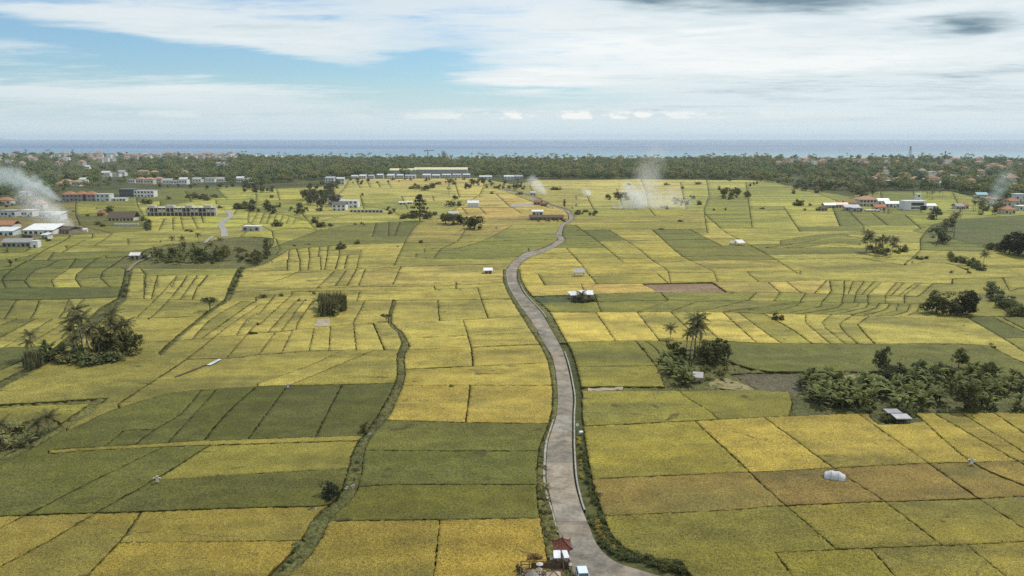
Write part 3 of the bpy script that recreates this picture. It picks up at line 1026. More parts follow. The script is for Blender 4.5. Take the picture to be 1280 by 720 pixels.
def slab(name, lps, spacing, z, rough, mat, edge=0.08):
    """crop standing on a plot: an uneven top and a straggling cut edge down to the ground"""
    lps = [densify(l, spacing * 1.15) for l in lps]
    lps = [l + rng.normal(0, edge, l.shape) for l in lps]
    allp = np.concatenate(lps)
    x0, y0 = allp.min(0); x1, y1 = allp.max(0)
    nx, ny = int((x1 - x0) / spacing) + 1, int((y1 - y0) / (spacing * 0.9)) + 1
    if nx * ny > 60000: print('BIG', nx * ny, allp.mean(0), to_px(*allp.mean(0))); spacing *= 2; nx, ny = nx // 2, ny // 2
    gx_, gy_ = np.meshgrid(np.arange(nx), np.arange(ny))
    px = x0 + (gx_ + 0.5 * (gy_ % 2)).ravel() * spacing + rng.uniform(-.3, .3, nx * ny) * spacing
    py = y0 + gy_.ravel() * spacing * 0.9 + rng.uniform(-.3, .3, nx * ny) * spacing
    ok = inside(px, py, lps); px, py = px[ok], py[ok]
    if len(px):
        dd = np.min([seg_dist(px, py, l) for l in lps], 0); ok = dd > spacing * 0.5; px, py = px[ok], py[ok]
    nb = len(allp)
    vin = [Vector((float(a), float(b_))) for a, b_ in allp] + [Vector((float(a), float(b_))) for a, b_ in zip(px, py)]
    edges = []; o = 0
    for l in lps:
        edges += [(o + i, o + (i + 1) % len(l)) for i in range(len(l))]; o += len(l)
    v2, e2, f2, ov2, _, _ = delaunay_2d_cdt(vin, edges, [], 0, 1e-4)
    v2 = np.array([(v.x, v.y) for v in v2]); f2 = np.array([f for f in f2 if len(f) == 3])
    if len(f2) == 0: return None
    cen = v2[f2].mean(1); ok = inside(cen[:, 0], cen[:, 1], lps); f2 = f2[ok]
    if len(f2) == 0: return None
    n = len(v2)
    zz = z + rng.normal(0, rough, n)
    tri = v2[f2]; ar = (tri[:, 1, 0] - tri[:, 0, 0]) * (tri[:, 2, 1] - tri[:, 0, 1]) - (tri[:, 1, 1] - tri[:, 0, 1]) * (tri[:, 2, 0] - tri[:, 0, 0])
    f2[ar < 0] = f2[ar < 0][:, ::-1]
    # rim edges (used once) get a skirt
    ed = np.concatenate([f2[:, [0, 1]], f2[:, [1, 2]], f2[:, [2, 0]]])
    key = np.sort(ed, 1); uniq, inv, cnt = np.unique(key, axis=0, return_inverse=True, return_counts=True)
    rim = ed[cnt[inv.ravel()] == 1]
    V = np.concatenate([np.column_stack([v2, zz]), np.column_stack([v2, np.full(n, -0.125)])])
    sk = np.concatenate([np.column_stack([rim[:, 1], rim[:, 0], rim[:, 0] + n]), np.column_stack([rim[:, 1], rim[:, 0] + n, rim[:, 1] + n])])
    F = np.concatenate([f2, sk])
    used, inv = np.unique(F, return_inverse=True)
    me = np_mesh(name, V[used], inv.reshape(F.shape), mat)
    me.materials.append(M_SHADED_STALKS)
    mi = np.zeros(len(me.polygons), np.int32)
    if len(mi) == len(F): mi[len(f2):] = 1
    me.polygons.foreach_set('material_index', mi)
    return me


road_poly = np.array([P2(*p) for p in ROAD_L] + [P2(*p) for p in ROAD_R[::-1]])


def poly_px(L_, R_): return np.array(list(L_) + list(R_)[::-1], float)


VERGES = [poly_px(CANAL_L, CANAL_R), poly_px(CANAL2_L, CANAL2_R), poly_px(HEDGE_L, HEDGE_R), poly_px(DIAG_L, DIAG_R), poly_px(PATHL_L, PATHL_R),
          poly_px(VERGE_L, ROAD_L[17:]), poly_px(VERGE_R, ROAD_R[17:])]
seeds = np.array(SEEDS, float)
n_field = 0; DBG = []; BUND_PTS = []
for tri_ids in cells:
    lps_i = loops_of(tri_ids)
    if not lps_i: continue
    lps = [vo[l] for l in lps_i]
    ars = [area(l) for l in lps]
    k0 = int(np.argmax(ars))
    if ars[k0] < 12: continue
    keep = [k0] + [i for i in range(len(lps)) if i != k0 and ars[i] < -4]
    lps = [lps[i] for i in keep]
    # a point well inside: centroid of the largest triangle
    best = max(tri_ids, key=lambda i: abs(np.cross(vo[ccw[i][1]] - vo[ccw[i][0]], vo[ccw[i][2]] - vo[ccw[i][0]])))
    c = vo[list(ccw[best])].mean(0)
    if inside(np.array([c[0]]), np.array([c[1]]), [road_poly])[0]: continue
    px_, py_ = to_px(c[0], c[1])
    if px_ < BX0 - 1 or px_ > BX1 + 1 or py_ > BY1 + 1: continue
    # above the field limit nothing is sown
    ytop = np.interp(px_, [p[0] for p in TOP], [p[1] for p in TOP])
    if py_ < ytop: continue
    typ = 'rice'
    if any(inside(np.array([px_]), np.array([py_]), [vp])[0] for vp in VERGES): typ = 'verge'
    for sx, sy, st_ in SPECIAL:
        q = P2(sx, sy)
        if inside(np.array([q[0]]), np.array([q[1]]), lps)[0]: typ = st_
    q = np.array([P2(s[0], s[1]) for s in SEEDS])
    hit = inside(q[:, 0], q[:, 1], lps)
    if hit.any(): rgb = seeds[hit][:, 2:].mean(0)
    else:
        d2 = ((seeds[:, 0] - px_) ** 2 * 0.25 + (seeds[:, 1] - py_) ** 2 * 1.0)
        o = np.argsort(d2)[:2]; wt = 1 / (d2[o] + 20); rgb = (seeds[o][:, 2:] * wt[:, None]).sum(0) / wt.sum()
    rgb = np.array(lin(rgb)); ripe = min(1.0, max(0.0, (rgb[0] - 0.12) / 0.35))
    rgb = (rgb * np.array((0.805, 0.765 + 0.05 * ripe, 0.60 + 0.13 * ripe)) * (0.95 + 0.05 * ripe) + rgb.mean() * 0.035) * (0.84 if py_ > 600 else 1.06 if 380 < py_ < 500 else 1.0) * rng.uniform(0.94, 1.06)  # nearest fields darkened: lens vignette put into their crop colour
    dist = math.hypot(c[0], c[1])
    ys = max(to_px(l_[0], l_[1])[1] for l_ in lps[0])
    near = max(100.0, min(math.hypot(l_[0], l_[1]) for l_ in lps[0]))
    dref = 0.5 * (near + dist)
    gap = (0.12 + dref * 0.0004) * rng.uniform(0.25, 1.0)
    thin = abs(ars[k0]) / (np.linalg.norm(np.diff(lps[0], axis=0), axis=1).sum() * 0.5 + 1e-6)
    gap = min(gap, thin * 0.22)
    sp = min(5.0, max(0.42, 0.0042 * dref))
    ins_l = [inset(l, gap if typ in ('rice', 'soil', 'bare', 'garden') else 0.02) for l in lps]
    if area(ins_l[0]) < 3: continue
    if typ == 'rice' and near < 460:
        for l_ in ins_l:
            q = densify(inset(l_, -gap * 0.6), 0.55); run = np.convolve(rng.normal(size=len(q) + 24), np.ones(25) / 5.0, 'valid')
            BUND_PTS.append(q[(run > 0.15) & (rng.random(len(q)) < 0.8)])
    z, rough, mat = {'rice': (0.50, 0.04, M_RICE), 'verge': (0.18, 0.13, M_VERGE), 'soil': (-0.05, 0.05, M_SOIL), 'bare': (0.0, 0.05, M_SOIL), 'garden': (0.25, 0.15, M_VERGE)}[typ]
    if typ == 'verge': sp = min(sp, max(0.4, thin * 0.5)); rough *= 1.3
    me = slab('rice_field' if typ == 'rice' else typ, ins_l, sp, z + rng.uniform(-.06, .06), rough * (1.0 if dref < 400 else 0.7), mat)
    if me is None: continue
    nm, lab = {'rice': ('rice_field', 'rice field standing between narrow earth bunds'), 'verge': ('grass_verge', 'strip of rough dark green grass'),
               'soil': ('tilled_plot', 'grey brown tilled plot beside the palm clump'), 'bare': ('bare_plot', 'reddish brown harvested plot among golden fields'),
               'garden': ('vegetable_plot', 'dark green vegetable plot beside the road')}[typ]
    o = link(nm, me)
    if typ == 'verge': rgb = np.array((0.118, 0.112, 0.034)) * rng.uniform(0.85, 1.15)
    if typ == 'garden': rgb = np.array((0.07, 0.09, 0.035))
    if typ == 'soil': rgb = np.array((0.115, 0.10, 0.056))
    if typ == 'bare': rgb = np.array((0.25, 0.165, 0.10))
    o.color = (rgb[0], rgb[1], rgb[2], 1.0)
    lum = rgb[1]
    if typ == 'rice':
        lab = ('ripe golden' if rgb[0] > 0.36 and rgb[0] > rgb[1] * 1.12 else 'yellow green' if lum > 0.24 else 'dull olive' if lum > 0.17 else 'dark green') + ' rice field standing between narrow earth bunds'
    tag(o, lab, None, 'rice fields of the plain' if typ == 'rice' else None, 'structure')
    n_field += 1
    if len(me.vertices) > 2500: DBG.append((len(me.vertices), typ, round(px_), round(py_)))
print('FIELDS', flush=True)
print('FIELDS', n_field, 'cells', ncell)

# ------------------------------------------------------------------ road: concrete bed with cast slabs
M_CONC = simple('road_concrete', (0.30, 0.265, 0.21), 0.5, 0.28, 0.85, 0.2, 0.3, obj_color=True)
M_KERB = simple('kerb_concrete', (0.33, 0.315, 0.28), 0.45, 0.6, 0.85, 0.2)


def resample(A, B, step):
    """walk along the two traced edges (metres) and give matching pairs about every step metres"""
    A = [Vector(P2(*p)) for p in smooth_line(A, 6.0)]; B = [Vector(P2(*p)) for p in smooth_line(B, 6.0)]
    def cum(l):
        s = [0.0]
        for i in range(1, len(l)): s.append(s[-1] + (l[i] - l[i - 1]).length)
        return np.array(s) / s[-1], s[-1]
    return A, B


def dense_pairs(A, B, sub=6):
    prs = []
    for i in range(len(A) - 1):
        for k in range(sub):
            f = k / sub
            def cr(L, i=i, f=f):
                p0, p1, p2, p3 = L[max(i - 1, 0)], L[i], L[i + 1], L[min(i + 2, len(L) - 1)]
                return tuple(0.5 * (2 * p1[j] + (-p0[j] + p2[j]) * f + (2 * p0[j] - 5 * p1[j] + 4 * p2[j] - p3[j]) * f * f + (-p0[j] + 3 * p1[j] - 3 * p2[j] + p3[j]) * f ** 3) for j in (0, 1))
            prs.append((Vector(P2(*cr(A))), Vector(P2(*cr(B)))))
    prs.append((Vector(P2(*A[-1])), Vector(P2(*B[-1]))))
    return prs


ROADZ = 0.30
prs = dense_pairs(ROAD_L, ROAD_R, 6)[::-1]
bed = MB(); n = len(prs)
vsr = []
for a, b_ in prs: vsr += [(a.x, a.y, -0.34), (a.x, a.y, ROADZ), (b_.x, b_.y, ROADZ), (b_.x, b_.y, -0.34)]
bed.add(vsr, [(i * 4 + k, i * 4 + k + 1, i * 4 + k + 5, i * 4 + k + 4) for i in range(n - 1) for k in range(3)])
road = tag(bed.build('road', M_CONC), 'narrow winding pale concrete road through the rice fields', None, None, 'structure')
road.color = c4((0.22, 0.18, 0.135))
# slabs: cut the run into lengths of about 5 m in the near stretch
acc = 0.0; start = 0; lens = []
mids = [(a + b_) / 2 for a, b_ in prs]
nsl = 0
for i in range(1, n):
    acc += (mids[i] - mids[i - 1]).length
    if acc >= 4.6:
        seg = prs[start:i + 1]
        mb = MB(); vv = []
        for j, (a, b_) in enumerate(seg):
            d = (b_ - a); a2 = a + d * 0.012; b2 = b_ - d * 0.012
            if j == 0 and len(seg) > 1: sh_ = (seg[1][0] - a).normalized() * 0.03
            elif j == len(seg) - 1: sh_ = (seg[j - 1][0] - a).normalized() * 0.03
            else: sh_ = Vector((0, 0))
            vv += [(a2.x + sh_.x, a2.y + sh_.y, ROADZ - .02), (a2.x + sh_.x, a2.y + sh_.y, ROADZ + 0.025), (b2.x + sh_.x, b2.y + sh_.y, ROADZ + 0.025), (b2.x + sh_.x, b2.y + sh_.y, ROADZ - .02)]
        mb.add(vv, [(q * 4 + k, q * 4 + k + 1, q * 4 + k + 5, q * 4 + k + 4) for q in range(len(seg) - 1) for k in range(3)])
        so_ = mb.build('concrete_slab', M_CONC, road)
        k = rng.uniform(0.80, 1.14); warm = rng.uniform(-0.012, 0.012)
        so_.color = (0.258 * k + warm, 0.222 * k, 0.176 * k - warm, 1)
        nsl += 1; acc = 0.0; start = i
        if nsl > 130: break


def kerb(pts_px, wd, h, label, name='kerb', sub=5, mat=None):
    L = smooth_line(pts_px, 3.0)
    pts = [Vector(P2(*p)) for p in L]
    mb = MB(); vv = []
    for i, p in enumerate(pts):
        t_ = (pts[min(i + 1, len(pts) - 1)] - pts[max(i - 1, 0)]).normalized(); nn = Vector((-t_.y, t_.x)) * wd / 2
        vv += [(p.x - nn.x, p.y - nn.y, -0.3), (p.x - nn.x, p.y - nn.y, h), (p.x + nn.x, p.y + nn.y, h), (p.x + nn.x, p.y + nn.y, -0.3)]
    mb.add(vv, [(q * 4 + k, q * 4 + k + 1, q * 4 + k + 5, q * 4 + k + 4) for q in range(len(pts) - 1) for k in range(3)] + [(0, 3, 2, 1)])
    return tag(mb.build(name, mat or M_KERB), label, None, None, 'structure')


kerb([(706, 441), (711.5, 458), (716.5, 482), (719, 500), (718, 520), (718, 545), (718.2, 562), (720.8, 600), (727, 628), (731, 640)], 0.28, 0.40, 'pale concrete gutter wall along the right road edge')
kerb([(683.5, 552), (681.5, 566), (680.2, 598), (681.5, 612), (684.5, 626)], 0.40, 0.38, 'broken pale concrete gutter wall on the left road edge')
kerb([(692.5, 524), (687, 541), (683.5, 552)], 0.25, 0.36, 'thin concrete edging beside the left road edge')
kerb([(687, 630), (692, 648), (697, 668)], 0.22, 0.36, 'thin concrete edging running down to the pavilion')
kerb([(634.3, 349), (637.5, 361), (643, 371), (654, 388)], 0.25, 0.4, 'pale concrete edging on the upper road bend')
kerb([(651, 357), (658.5, 370), (677, 389.5), (683, 398)], 0.3, 0.4, 'pale concrete edging by the vegetable plot')
kerb([(703.5, 303), (707.5, 299.5), (704.5, 295), (704.5, 289)], 0.5, 0.45, 'white concrete guard edge on the far road bend')
# ------------------------------------------------------------------ vegetation
def foliage_mat(name, rough=0.75, spec=0.08, var=0.55, trans=0.32, own=None):
    m = bpy.data.materials.new(name); m.use_nodes = True
    t = NT(m.node_tree)
    o = t.n('ShaderNodeOutputMaterial'); b = t.n('ShaderNodeBsdfPrincipled', ins={'Roughness': rough, 'Specular IOR Level': spec})
    tr = t.n('ShaderNodeBsdfTranslucent'); mx = t.n('ShaderNodeMixShader', ins={0: trans})
    base = c4(own) if own is not None else t.n('ShaderNodeObjectInfo').outputs['Color']
    isl = t.n('ShaderNodeNewGeometry').outputs['Random Per Island']
    pos = t.n('ShaderNodeTexCoord').outputs['Object']
    n1 = t.noise(pos, 0.55, 3.0, 0.6)
    k = t.m('MULTIPLY', t.mr(isl, 0.0, 1.0, 1.0 - var, 1.0 + var, False), t.mr(n1, 0.3, 0.7, 0.95, 1.6))
    col = t.mix(1.0, base, t.n('ShaderNodeCombineColor', ins={0: k, 1: k, 2: t.m('MULTIPLY', k, 0.95)}).outputs[0], blend='MULTIPLY')
    old = t.mix(t.mr(isl, 0.86, 0.95, 0.0, 0.45), col, c4((0.13, 0.10, 0.045)))
    t.set(b.inputs['Base Color'], old); t.set(tr.inputs[0], old)
    t.set(mx.inputs[1], b.outputs[0]); t.set(mx.inputs[2], tr.outputs[0]); t.set(o.inputs[0], mx.outputs[0])
    return m


M_LEAF = foliage_mat('leaf_canopy')
M_FROND = foliage_mat('palm_frond', 0.7, 0.1, 0.4, 0.2)
M_BARK = simple('tree_bark', (0.16, 0.125, 0.09), 0.35, 1.5, 0.9, 0.1)
M_PALMBARK = simple('palm_trunk_bark', (0.26, 0.23, 0.19), 0.3, 2.5, 0.9, 0.1)


def leaf_cloud(r, K, L, R, cz, clump, size, bias=0.85, shape='round', center=None):
    """leaf-sized quads gathered in clumps through a crown's volume"""
    cs = []
    lobes = r.normal(size=(7, 3)); lobes /= np.linalg.norm(lobes, axis=1, keepdims=True); lobes[:, 2] *= 0.8
    while len(cs) < K:
        p = r.normal(size=3); p /= np.linalg.norm(p)
        rad = r.uniform(0.45, 1.0) ** 0.6
        if shape == 'umbrella':
            if p[2] < -0.15: p[2] *= 0.25
            p[2] = p[2] * 0.6
        if shape == 'round' and p[2] < -0.8 and r.random() < 0.6: continue
        if shape == 'round':
            lb = lobes[r.integers(7)] * r.uniform(0.45, 0.78); p = lb + p * 0.46
            if p[2] < -0.9: continue
            cs.append(p); continue
        cs.append(p * rad)
    cs = np.array(cs) * np.array(R)
    if shape == 'cone':
        f = (cs[:, 2] / R[2] + 1) / 2; cs[:, :2] *= (1.25 - 1.05 * f)[:, None]
    cs += np.array([0, 0, cz])
    if center is not None: cs += np.array(center)
    csz = clump * r.uniform(0.6, 1.35, K)
    pos = np.repeat(cs, L, 0); rr = np.repeat(csz, L)
    off = r.normal(size=(K * L, 3)); off /= np.linalg.norm(off, axis=1, keepdims=True)
    off *= (r.uniform(0.3, 1.0, K * L) ** 0.5)[:, None]
    pos = pos + off * rr[:, None] * np.array([1, 1, 0.75])
    nrm = off + bias * np.array([0, 0, 1.0]) + r.normal(0, 0.45, (K * L, 3)); nrm /= np.linalg.norm(nrm, axis=1, keepdims=True)
    a = np.cross(nrm, r.normal(size=(K * L, 3))); a /= np.linalg.norm(a, axis=1, keepdims=True)
    b_ = np.cross(nrm, a)
    s = size * r.uniform(0.6, 1.3, K * L)
    a *= s[:, None]; b_ *= (s * r.uniform(0.45, 0.75, K * L))[:, None]
    V = np.stack([pos - a, pos - b_ * 1.0, pos + a, pos + b_], 1).reshape(-1, 3)
    F = np.arange(len(V)).reshape(-1, 4)
    return V, F


def limb_mesh(name, h, lean, r0, limbs, seed, mat=M_BARK):
    r = random.Random(seed); mb = MB()
    top = (lean * h, lean * 0.4 * h, h)
    pts = [(0, 0, -0.4), (lean * h * 0.2, 0.05, h * 0.35), (lean * h * 0.6, lean * 0.2 * h, h * 0.7), top]
    mb.tube(pts, [r0 * 1.3, r0, r0 * 0.75, r0 * 0.35], 7)
    for k in range(limbs):
        f = r.uniform(0.45, 0.85); a = k * 2.4 + r.uniform(-.4, .4); l = h * r.uniform(0.35, 0.6)
        s = Vector((lean * h * f, lean * .2 * h * f, h * f)); e_ = s + Vector((math.cos(a) * l * 0.8, math.sin(a) * l * 0.8, l * 0.7))
        mb.tube([s, (s + e_) / 2 + Vector((0, 0, -0.1 * l)), e_], [r0 * 0.5, r0 * 0.32, r0 * 0.1], 5)
    return mb.mesh(name, mat, True)


PROTO = {}


def make_protos():
    r = np.random.default_rng(11)
    # broadleaf trees, 8 m tall
    for k in range(4):
        R = [(2.9, 2.7, 2.5), (3.3, 3.0, 2.2), (2.4, 2.6, 2.9), (3.5, 3.2, 2.6)][k]
        V, F = leaf_cloud(r, 56, 36, (R[0] + .3, R[1] + .3, R[2] + 1.0), 4.2, 0.85, 0.30)
        PROTO['tree', k] = (np_mesh('crown', V, F, M_LEAF), limb_mesh('trunk', 5.0, [0.05, -0.06, 0.02, 0.07][k], 0.22, 5, k))
        V, F = leaf_cloud(r, 26, 20, (R[0] + .3, R[1] + .3, R[2] + 1.0), 4.1, 1.2, 0.5)
        PROTO['far', k] = (np_mesh('crown', V, F, M_LEAF), limb_mesh('trunk', 4.4, 0.04, 0.2, 0, k))
    # umbrella tree
    V, F = leaf_cloud(r, 36, 34, (3.9, 3.6, 1.5), 5.6, 0.9, 0.28, shape='umbrella')
    PROTO['umbrella', 0] = (np_mesh('crown', V, F, M_LEAF), limb_mesh('trunk', 5.4, 0.03, 0.26, 7, 5))
    # conical tree, 10 m
    V, F = leaf_cloud(r, 46, 26, (1.5, 1.5, 4.3), 5.2, 0.65, 0.27, shape='cone')
    PROTO['cone', 0] = (np_mesh('crown', V, F, M_LEAF), limb_mesh('trunk', 8.5, 0.0, 0.18, 3, 6))
    # tiered tree, 14 m: separate flat layers of foliage
    Vs, Fs, o = [], [], 0
    for z, rad in ((5.2, 5.0), (7.2, 5.6), (9.2, 4.6), (10.8, 3.6), (12.2, 2.4), (13.3, 1.2)):
        V, F = leaf_cloud(r, 18, 26, (rad, rad, 0.5), z, 0.9, 0.33, shape='umbrella'); Vs.append(V); Fs.append(F + o); o += len(V)
    PROTO['tiered', 0] = (np_mesh('crown', np.concatenate(Vs), np.concatenate(Fs), M_LEAF), limb_mesh('trunk', 12.5, 0.0, 0.3, 9, 7))
    # shrubs, 2 m
    for k in range(4):
        V, F = leaf_cloud(r, 20, 26, (1.2, 1.1, 0.85), 0.95, 0.5, 0.17)
        PROTO['shrub', k] = (np_mesh('foliage', V, F, M_LEAF), limb_mesh('stem', 1.0, 0.1, 0.06, 4, k + 20))
    # feathery pale shrub / reeds (3.5 m): long upright blades
    for k in range(2):
        mb = MB(); rr = random.Random(k + 50)
        for i in range(150):
            a = rr.uniform(0, 6.28); q = rr.uniform(0, 0.9); x, y = math.cos(a) * q, math.sin(a) * q
            h = rr.uniform(2.0, 3.7); an = rr.uniform(0, 6.28); ln = rr.uniform(0.15, 0.8); wd = rr.uniform(0.05, 0.11)
            dx_, dy_ = math.cos(an), math.sin(an); px_, py_ = -dy_ * wd, dx_ * wd
            m1 = (x + dx_ * ln * 0.3, y + dy_ * ln * 0.3, h * 0.6); tp = (x + dx_ * ln, y + dy_ * ln, h)
            mb.add([(x - px_, y - py_, 0), (x + px_, y + py_, 0), (m1[0] + px_, m1[1] + py_, m1[2]), (m1[0] - px_, m1[1] - py_, m1[2]), tp], [(0, 1, 2, 3), (3, 2, 4)])
        PROTO['reed', k] = (mb.mesh('blades', M_LEAF), None)
    # coconut palm frond: arched rib with hanging leaflets (unit: 4 m)
    for k in range(3):
        mb = MB(); Lf = 4.0; droop = (0.32, 0.5, 0.72)[k]; nseg = 13; rr = random.Random(k)
        ribs = []
        for i in range(nseg + 1):
            f = i / nseg
            ribs.append(Vector((Lf * f * (1 - 0.18 * droop * f), 0, Lf * (0.20 * f - droop * f * f))))
        mb.tube(ribs, [0.05 * (1 - 0.85 * i / nseg) for i in range(nseg + 1)], 4)
        for i in range(1, nseg):
            f = i / nseg; ll = 0.95 * math.sin(math.pi * (0.12 + 0.83 * f)) + 0.15
            for s in (-1, 1):
                p = ribs[i]; q = ribs[i + 1]
                tip = p + Vector((0.35 * ll, s * ll * 0.75, -0.45 * ll - rr.uniform(0, .2)))
                mb.add([p, q, tip + Vector((0.06, 0, 0)), tip], [(0, 1, 2, 3)])
        PROTO['frond', k] = mb.mesh('frond', M_FROND)
    # banana leaf (2.4 m)
    for k in range(2):
        mb = MB(); ns = 7; Lf = 2.5; dr = (0.45, 0.8)[k]; row = []
        for i in range(ns + 1):
            f = i / ns; wd = 0.36 * math.sin(math.pi * min(1, 0.06 + 0.94 * f)) ** 0.7 + 0.01
            x = Lf * f * (1 - 0.2 * dr * f); z = Lf * (0.55 * f - dr * f * f)
            row.append([(x, -wd, z - 0.3 * wd), (x, 0, z), (x, wd, z - 0.3 * wd)])
        vv = [p for q in row for p in q]
        mb.add(vv, [(i * 3 + j, i * 3 + j + 1, i * 3 + j + 4, i * 3 + j + 3) for i in range(ns) for j in range(2)])
        PROTO['bleaf', k] = mb.mesh('leaf', M_FROND)
    mb = MB(); mb.tube([(0, 0, -.2), (0.03, 0, 1.0), (0.0, 0.05, 2.2)], [0.16, 0.13, 0.09], 6)
    PROTO['bstem', 0] = mb.mesh('pseudostem', simple('banana_stem', (0.15, 0.14, 0.06), 0.4, 2.0), True)
    for k in range(3):
        rr = random.Random(k + 3); mb = MB(); h = 10.0; ln = (0.5, -0.8, 1.3)[k]
        mb.tube([(0, 0, -.4), (ln * 0.1, 0.0, h * .3), (ln * 0.45, 0.1 * ln, h * .65), (ln, 0.2 * ln, h)], [0.26, 0.17, 0.14, 0.12], 7)
        PROTO['ptrunk', k] = (mb.mesh('trunk', M_PALMBARK, True), Vector((ln, 0.2 * ln, h)))
    # small palm for the distance: crown in one mesh (10 m palm)
    for k in range(2):
        rr = random.Random(k + 9); mb = MB()
        for i in range(15):
            a = i * 2.399 + rr.uniform(-.2, .2); up = rr.uniform(-0.3, 1.0)
            R_ = Matrix.Translation((0.4, 0, 10)) @ Matrix.Rotation(a, 4, 'Z') @ Matrix.Rotation(-up * 0.9, 4, 'Y') @ Matrix.Scale(0.85, 4)
            me = PROTO['frond', rr.randrange(3)]
            mb.add([R_ @ v.co for v in me.vertices], [tuple(p.vertices) for p in me.polygons])
        tk = MB(); tk.tube([(0, 0, -.4), (0.1, 0, 5), (0.4, 0, 10)], [0.24, 0.16, 0.12], 6)
        PROTO['fpalm', k] = (mb.mesh('crown', M_FROND), tk.mesh('trunk', M_PALMBARK, True))
    # banana clump merged for the distance (3.4 m)
    for k in range(2):
        rr = random.Random(k + 19); mb = MB()
        for i in range(12):
            a = i * 2.399; up = rr.uniform(0.2, 1.1)
            R_ = Matrix.Translation((0, 0, rr.uniform(0.8, 1.9))) @ Matrix.Rotation(a, 4, 'Z') @ Matrix.Rotation(-up * 0.8, 4, 'Y') @ Matrix.Scale(rr.uniform(.7, 1), 4)
            me = PROTO['bleaf', rr.randrange(2)]
            mb.add([R_ @ v.co for v in me.vertices], [tuple(p.vertices) for p in me.polygons])
        PROTO['fban', k] = (mb.mesh('leaves', M_FROND), PROTO['bstem', 0])


make_protos()
# rough grass along the bunds
bp = np.concatenate(BUND_PTS); bd_ = np.hypot(bp[:, 0], bp[:, 1]); bp = bp[rng.random(len(bp)) < np.clip(190.0 / bd_, 0.25, 1)]
nb_ = len(bp); K_ = 5; bd_ = np.repeat(np.hypot(bp[:, 0], bp[:, 1]), K_)
c_ = np.column_stack([np.repeat(bp, K_, 0) + rng.normal(0, 0.16, (nb_ * K_, 2)), rng.uniform(0.02, 0.55, nb_ * K_)])
n_ = rng.normal(size=(nb_ * K_, 3)) + [0, 0, 0.5]; n_ /= np.linalg.norm(n_, axis=1, keepdims=True)
a_ = np.cross(n_, rng.normal(size=(nb_ * K_, 3))); a_ /= np.linalg.norm(a_, axis=1, keepdims=True); b2_ = np.cross(n_, a_)
sz_ = rng.uniform(0.10, 0.24, nb_ * K_) * (0.8 + bd_ / 500.0)
V_ = np.stack([c_ - a_ * sz_[:, None], c_ - b2_ * sz_[:, None] * .5, c_ + a_ * sz_[:, None], c_ + b2_ * sz_[:, None] * .5], 1).reshape(-1, 3)
print('BUND', nb_)
bgo = link('bund_grass', np_mesh('bund_grass', V_, np.arange(len(V_)).reshape(-1, 4), M_LEAF)); bgo.color = (0.085, 0.085, 0.028, 1)
tag(bgo, 'rough dark grass growing along the field bunds', 'grass', None, 'stuff')
BASE_H = {'tree': 8.0, 'far': 8.0, 'umbrella': 7.0, 'cone': 10.0, 'tiered': 14.0, 'shrub': 2.0, 'reed': 3.6, 'fpalm': 11.0, 'fban': 3.6}
NAMES = {'tree': ('broadleaf_tree', 'tree'), 'far': ('broadleaf_tree', 'tree'), 'umbrella': ('umbrella_tree', 'tree'), 'cone': ('conical_tree', 'tree'), 'tiered': ('tiered_tree', 'tree'),
         'shrub': ('shrub', 'shrub'), 'reed': ('reed_clump', 'reeds'), 'fpalm': ('coconut_palm', 'palm'), 'fban': ('banana_plant', 'banana plant'), 'palm': ('coconut_palm', 'palm'), 'banana': ('banana_plant', 'banana plant')}
GREENS = [(0.110, 0.117, 0.043), (0.130, 0.130, 0.050), (0.095, 0.107, 0.040), (0.150, 0.143, 0.057), (0.115, 0.130, 0.055)]
GNAT = {}


def plant(kind, x, y, h, label, group, col=None, wide=1.0):
    """one plant standing at photo pixel (x,y), h metres tall"""
    p = P(x, y, -0.12)
    nm, cat = NAMES[kind]
    e_ = thing(nm, label, cat, p, rng.uniform(0, 6.28), group)
    c = np.array(col if col is not None else GREENS[rng.integers(len(GREENS))]) * rng.uniform(0.8, 1.2)
    c4_ = (c[0], c[1], c[2], 1)
    if kind == 'palm':
        tk, top = PROTO['ptrunk', int(rng.integers(3))]
        e_.scale = (1, 1, 1)
        o = link('trunk', tk, e_); s = h / 11.5; o.scale = (s, s, s)
        top = top * s; n = int(rng.integers(17, 23))
        for i in range(n):
            up = 1.15 - 1.75 * (i / n) + rng.uniform(-.15, .15)
            f = link('frond', PROTO['frond', int(rng.integers(3))], e_, top)
            f.rotation_euler = (rng.uniform(-.25, .25), -up * 0.85, i * 2.399 + rng.uniform(-.2, .2))
            k = rng.uniform(0.75, 1.05) * min(1.1, max(0.7, h / 11)); f.scale = (k, k, k)
            f.color = c4_ if i < n - 3 else (0.14, 0.11, 0.05, 1)
        return e_
    if kind == 'banana':
        s = h / 3.6; e_.scale = (s, s, s)
        o = link('pseudostem', PROTO['bstem', 0], e_)
        n = int(rng.integers(10, 14))
        for i in range(n):
            up = rng.uniform(-0.1, 1.2)
            f = link('leaf', PROTO['bleaf', int(rng.integers(2))], e_, (0, 0, rng.uniform(0.7, 1.9)))
            f.rotation_euler = (rng.uniform(-.3, .3), -up * 0.8, i * 2.399 + rng.uniform(-.25, .25))
            k = rng.uniform(0.75, 1.1); f.scale = (k, k, k); kk = rng.uniform(.8, 1.25); f.color = (c[0] * kk, c[1] * kk, c[2] * kk, 1)
        return e_
    nv = sum(1 for q in PROTO if q[0] == kind)
    cr_, tk = PROTO[kind, int(rng.integers(nv))]
    s = h / BASE_H[kind]
    e_.scale = (s * wide * rng.uniform(.92, 1.08), s * wide * rng.uniform(.92, 1.08), s)
    o = link(cr_.name.split('.')[0], cr_, e_); o.color = c4_
    if tk is not None: link(tk.name.split('.')[0], tk, e_)
    return e_


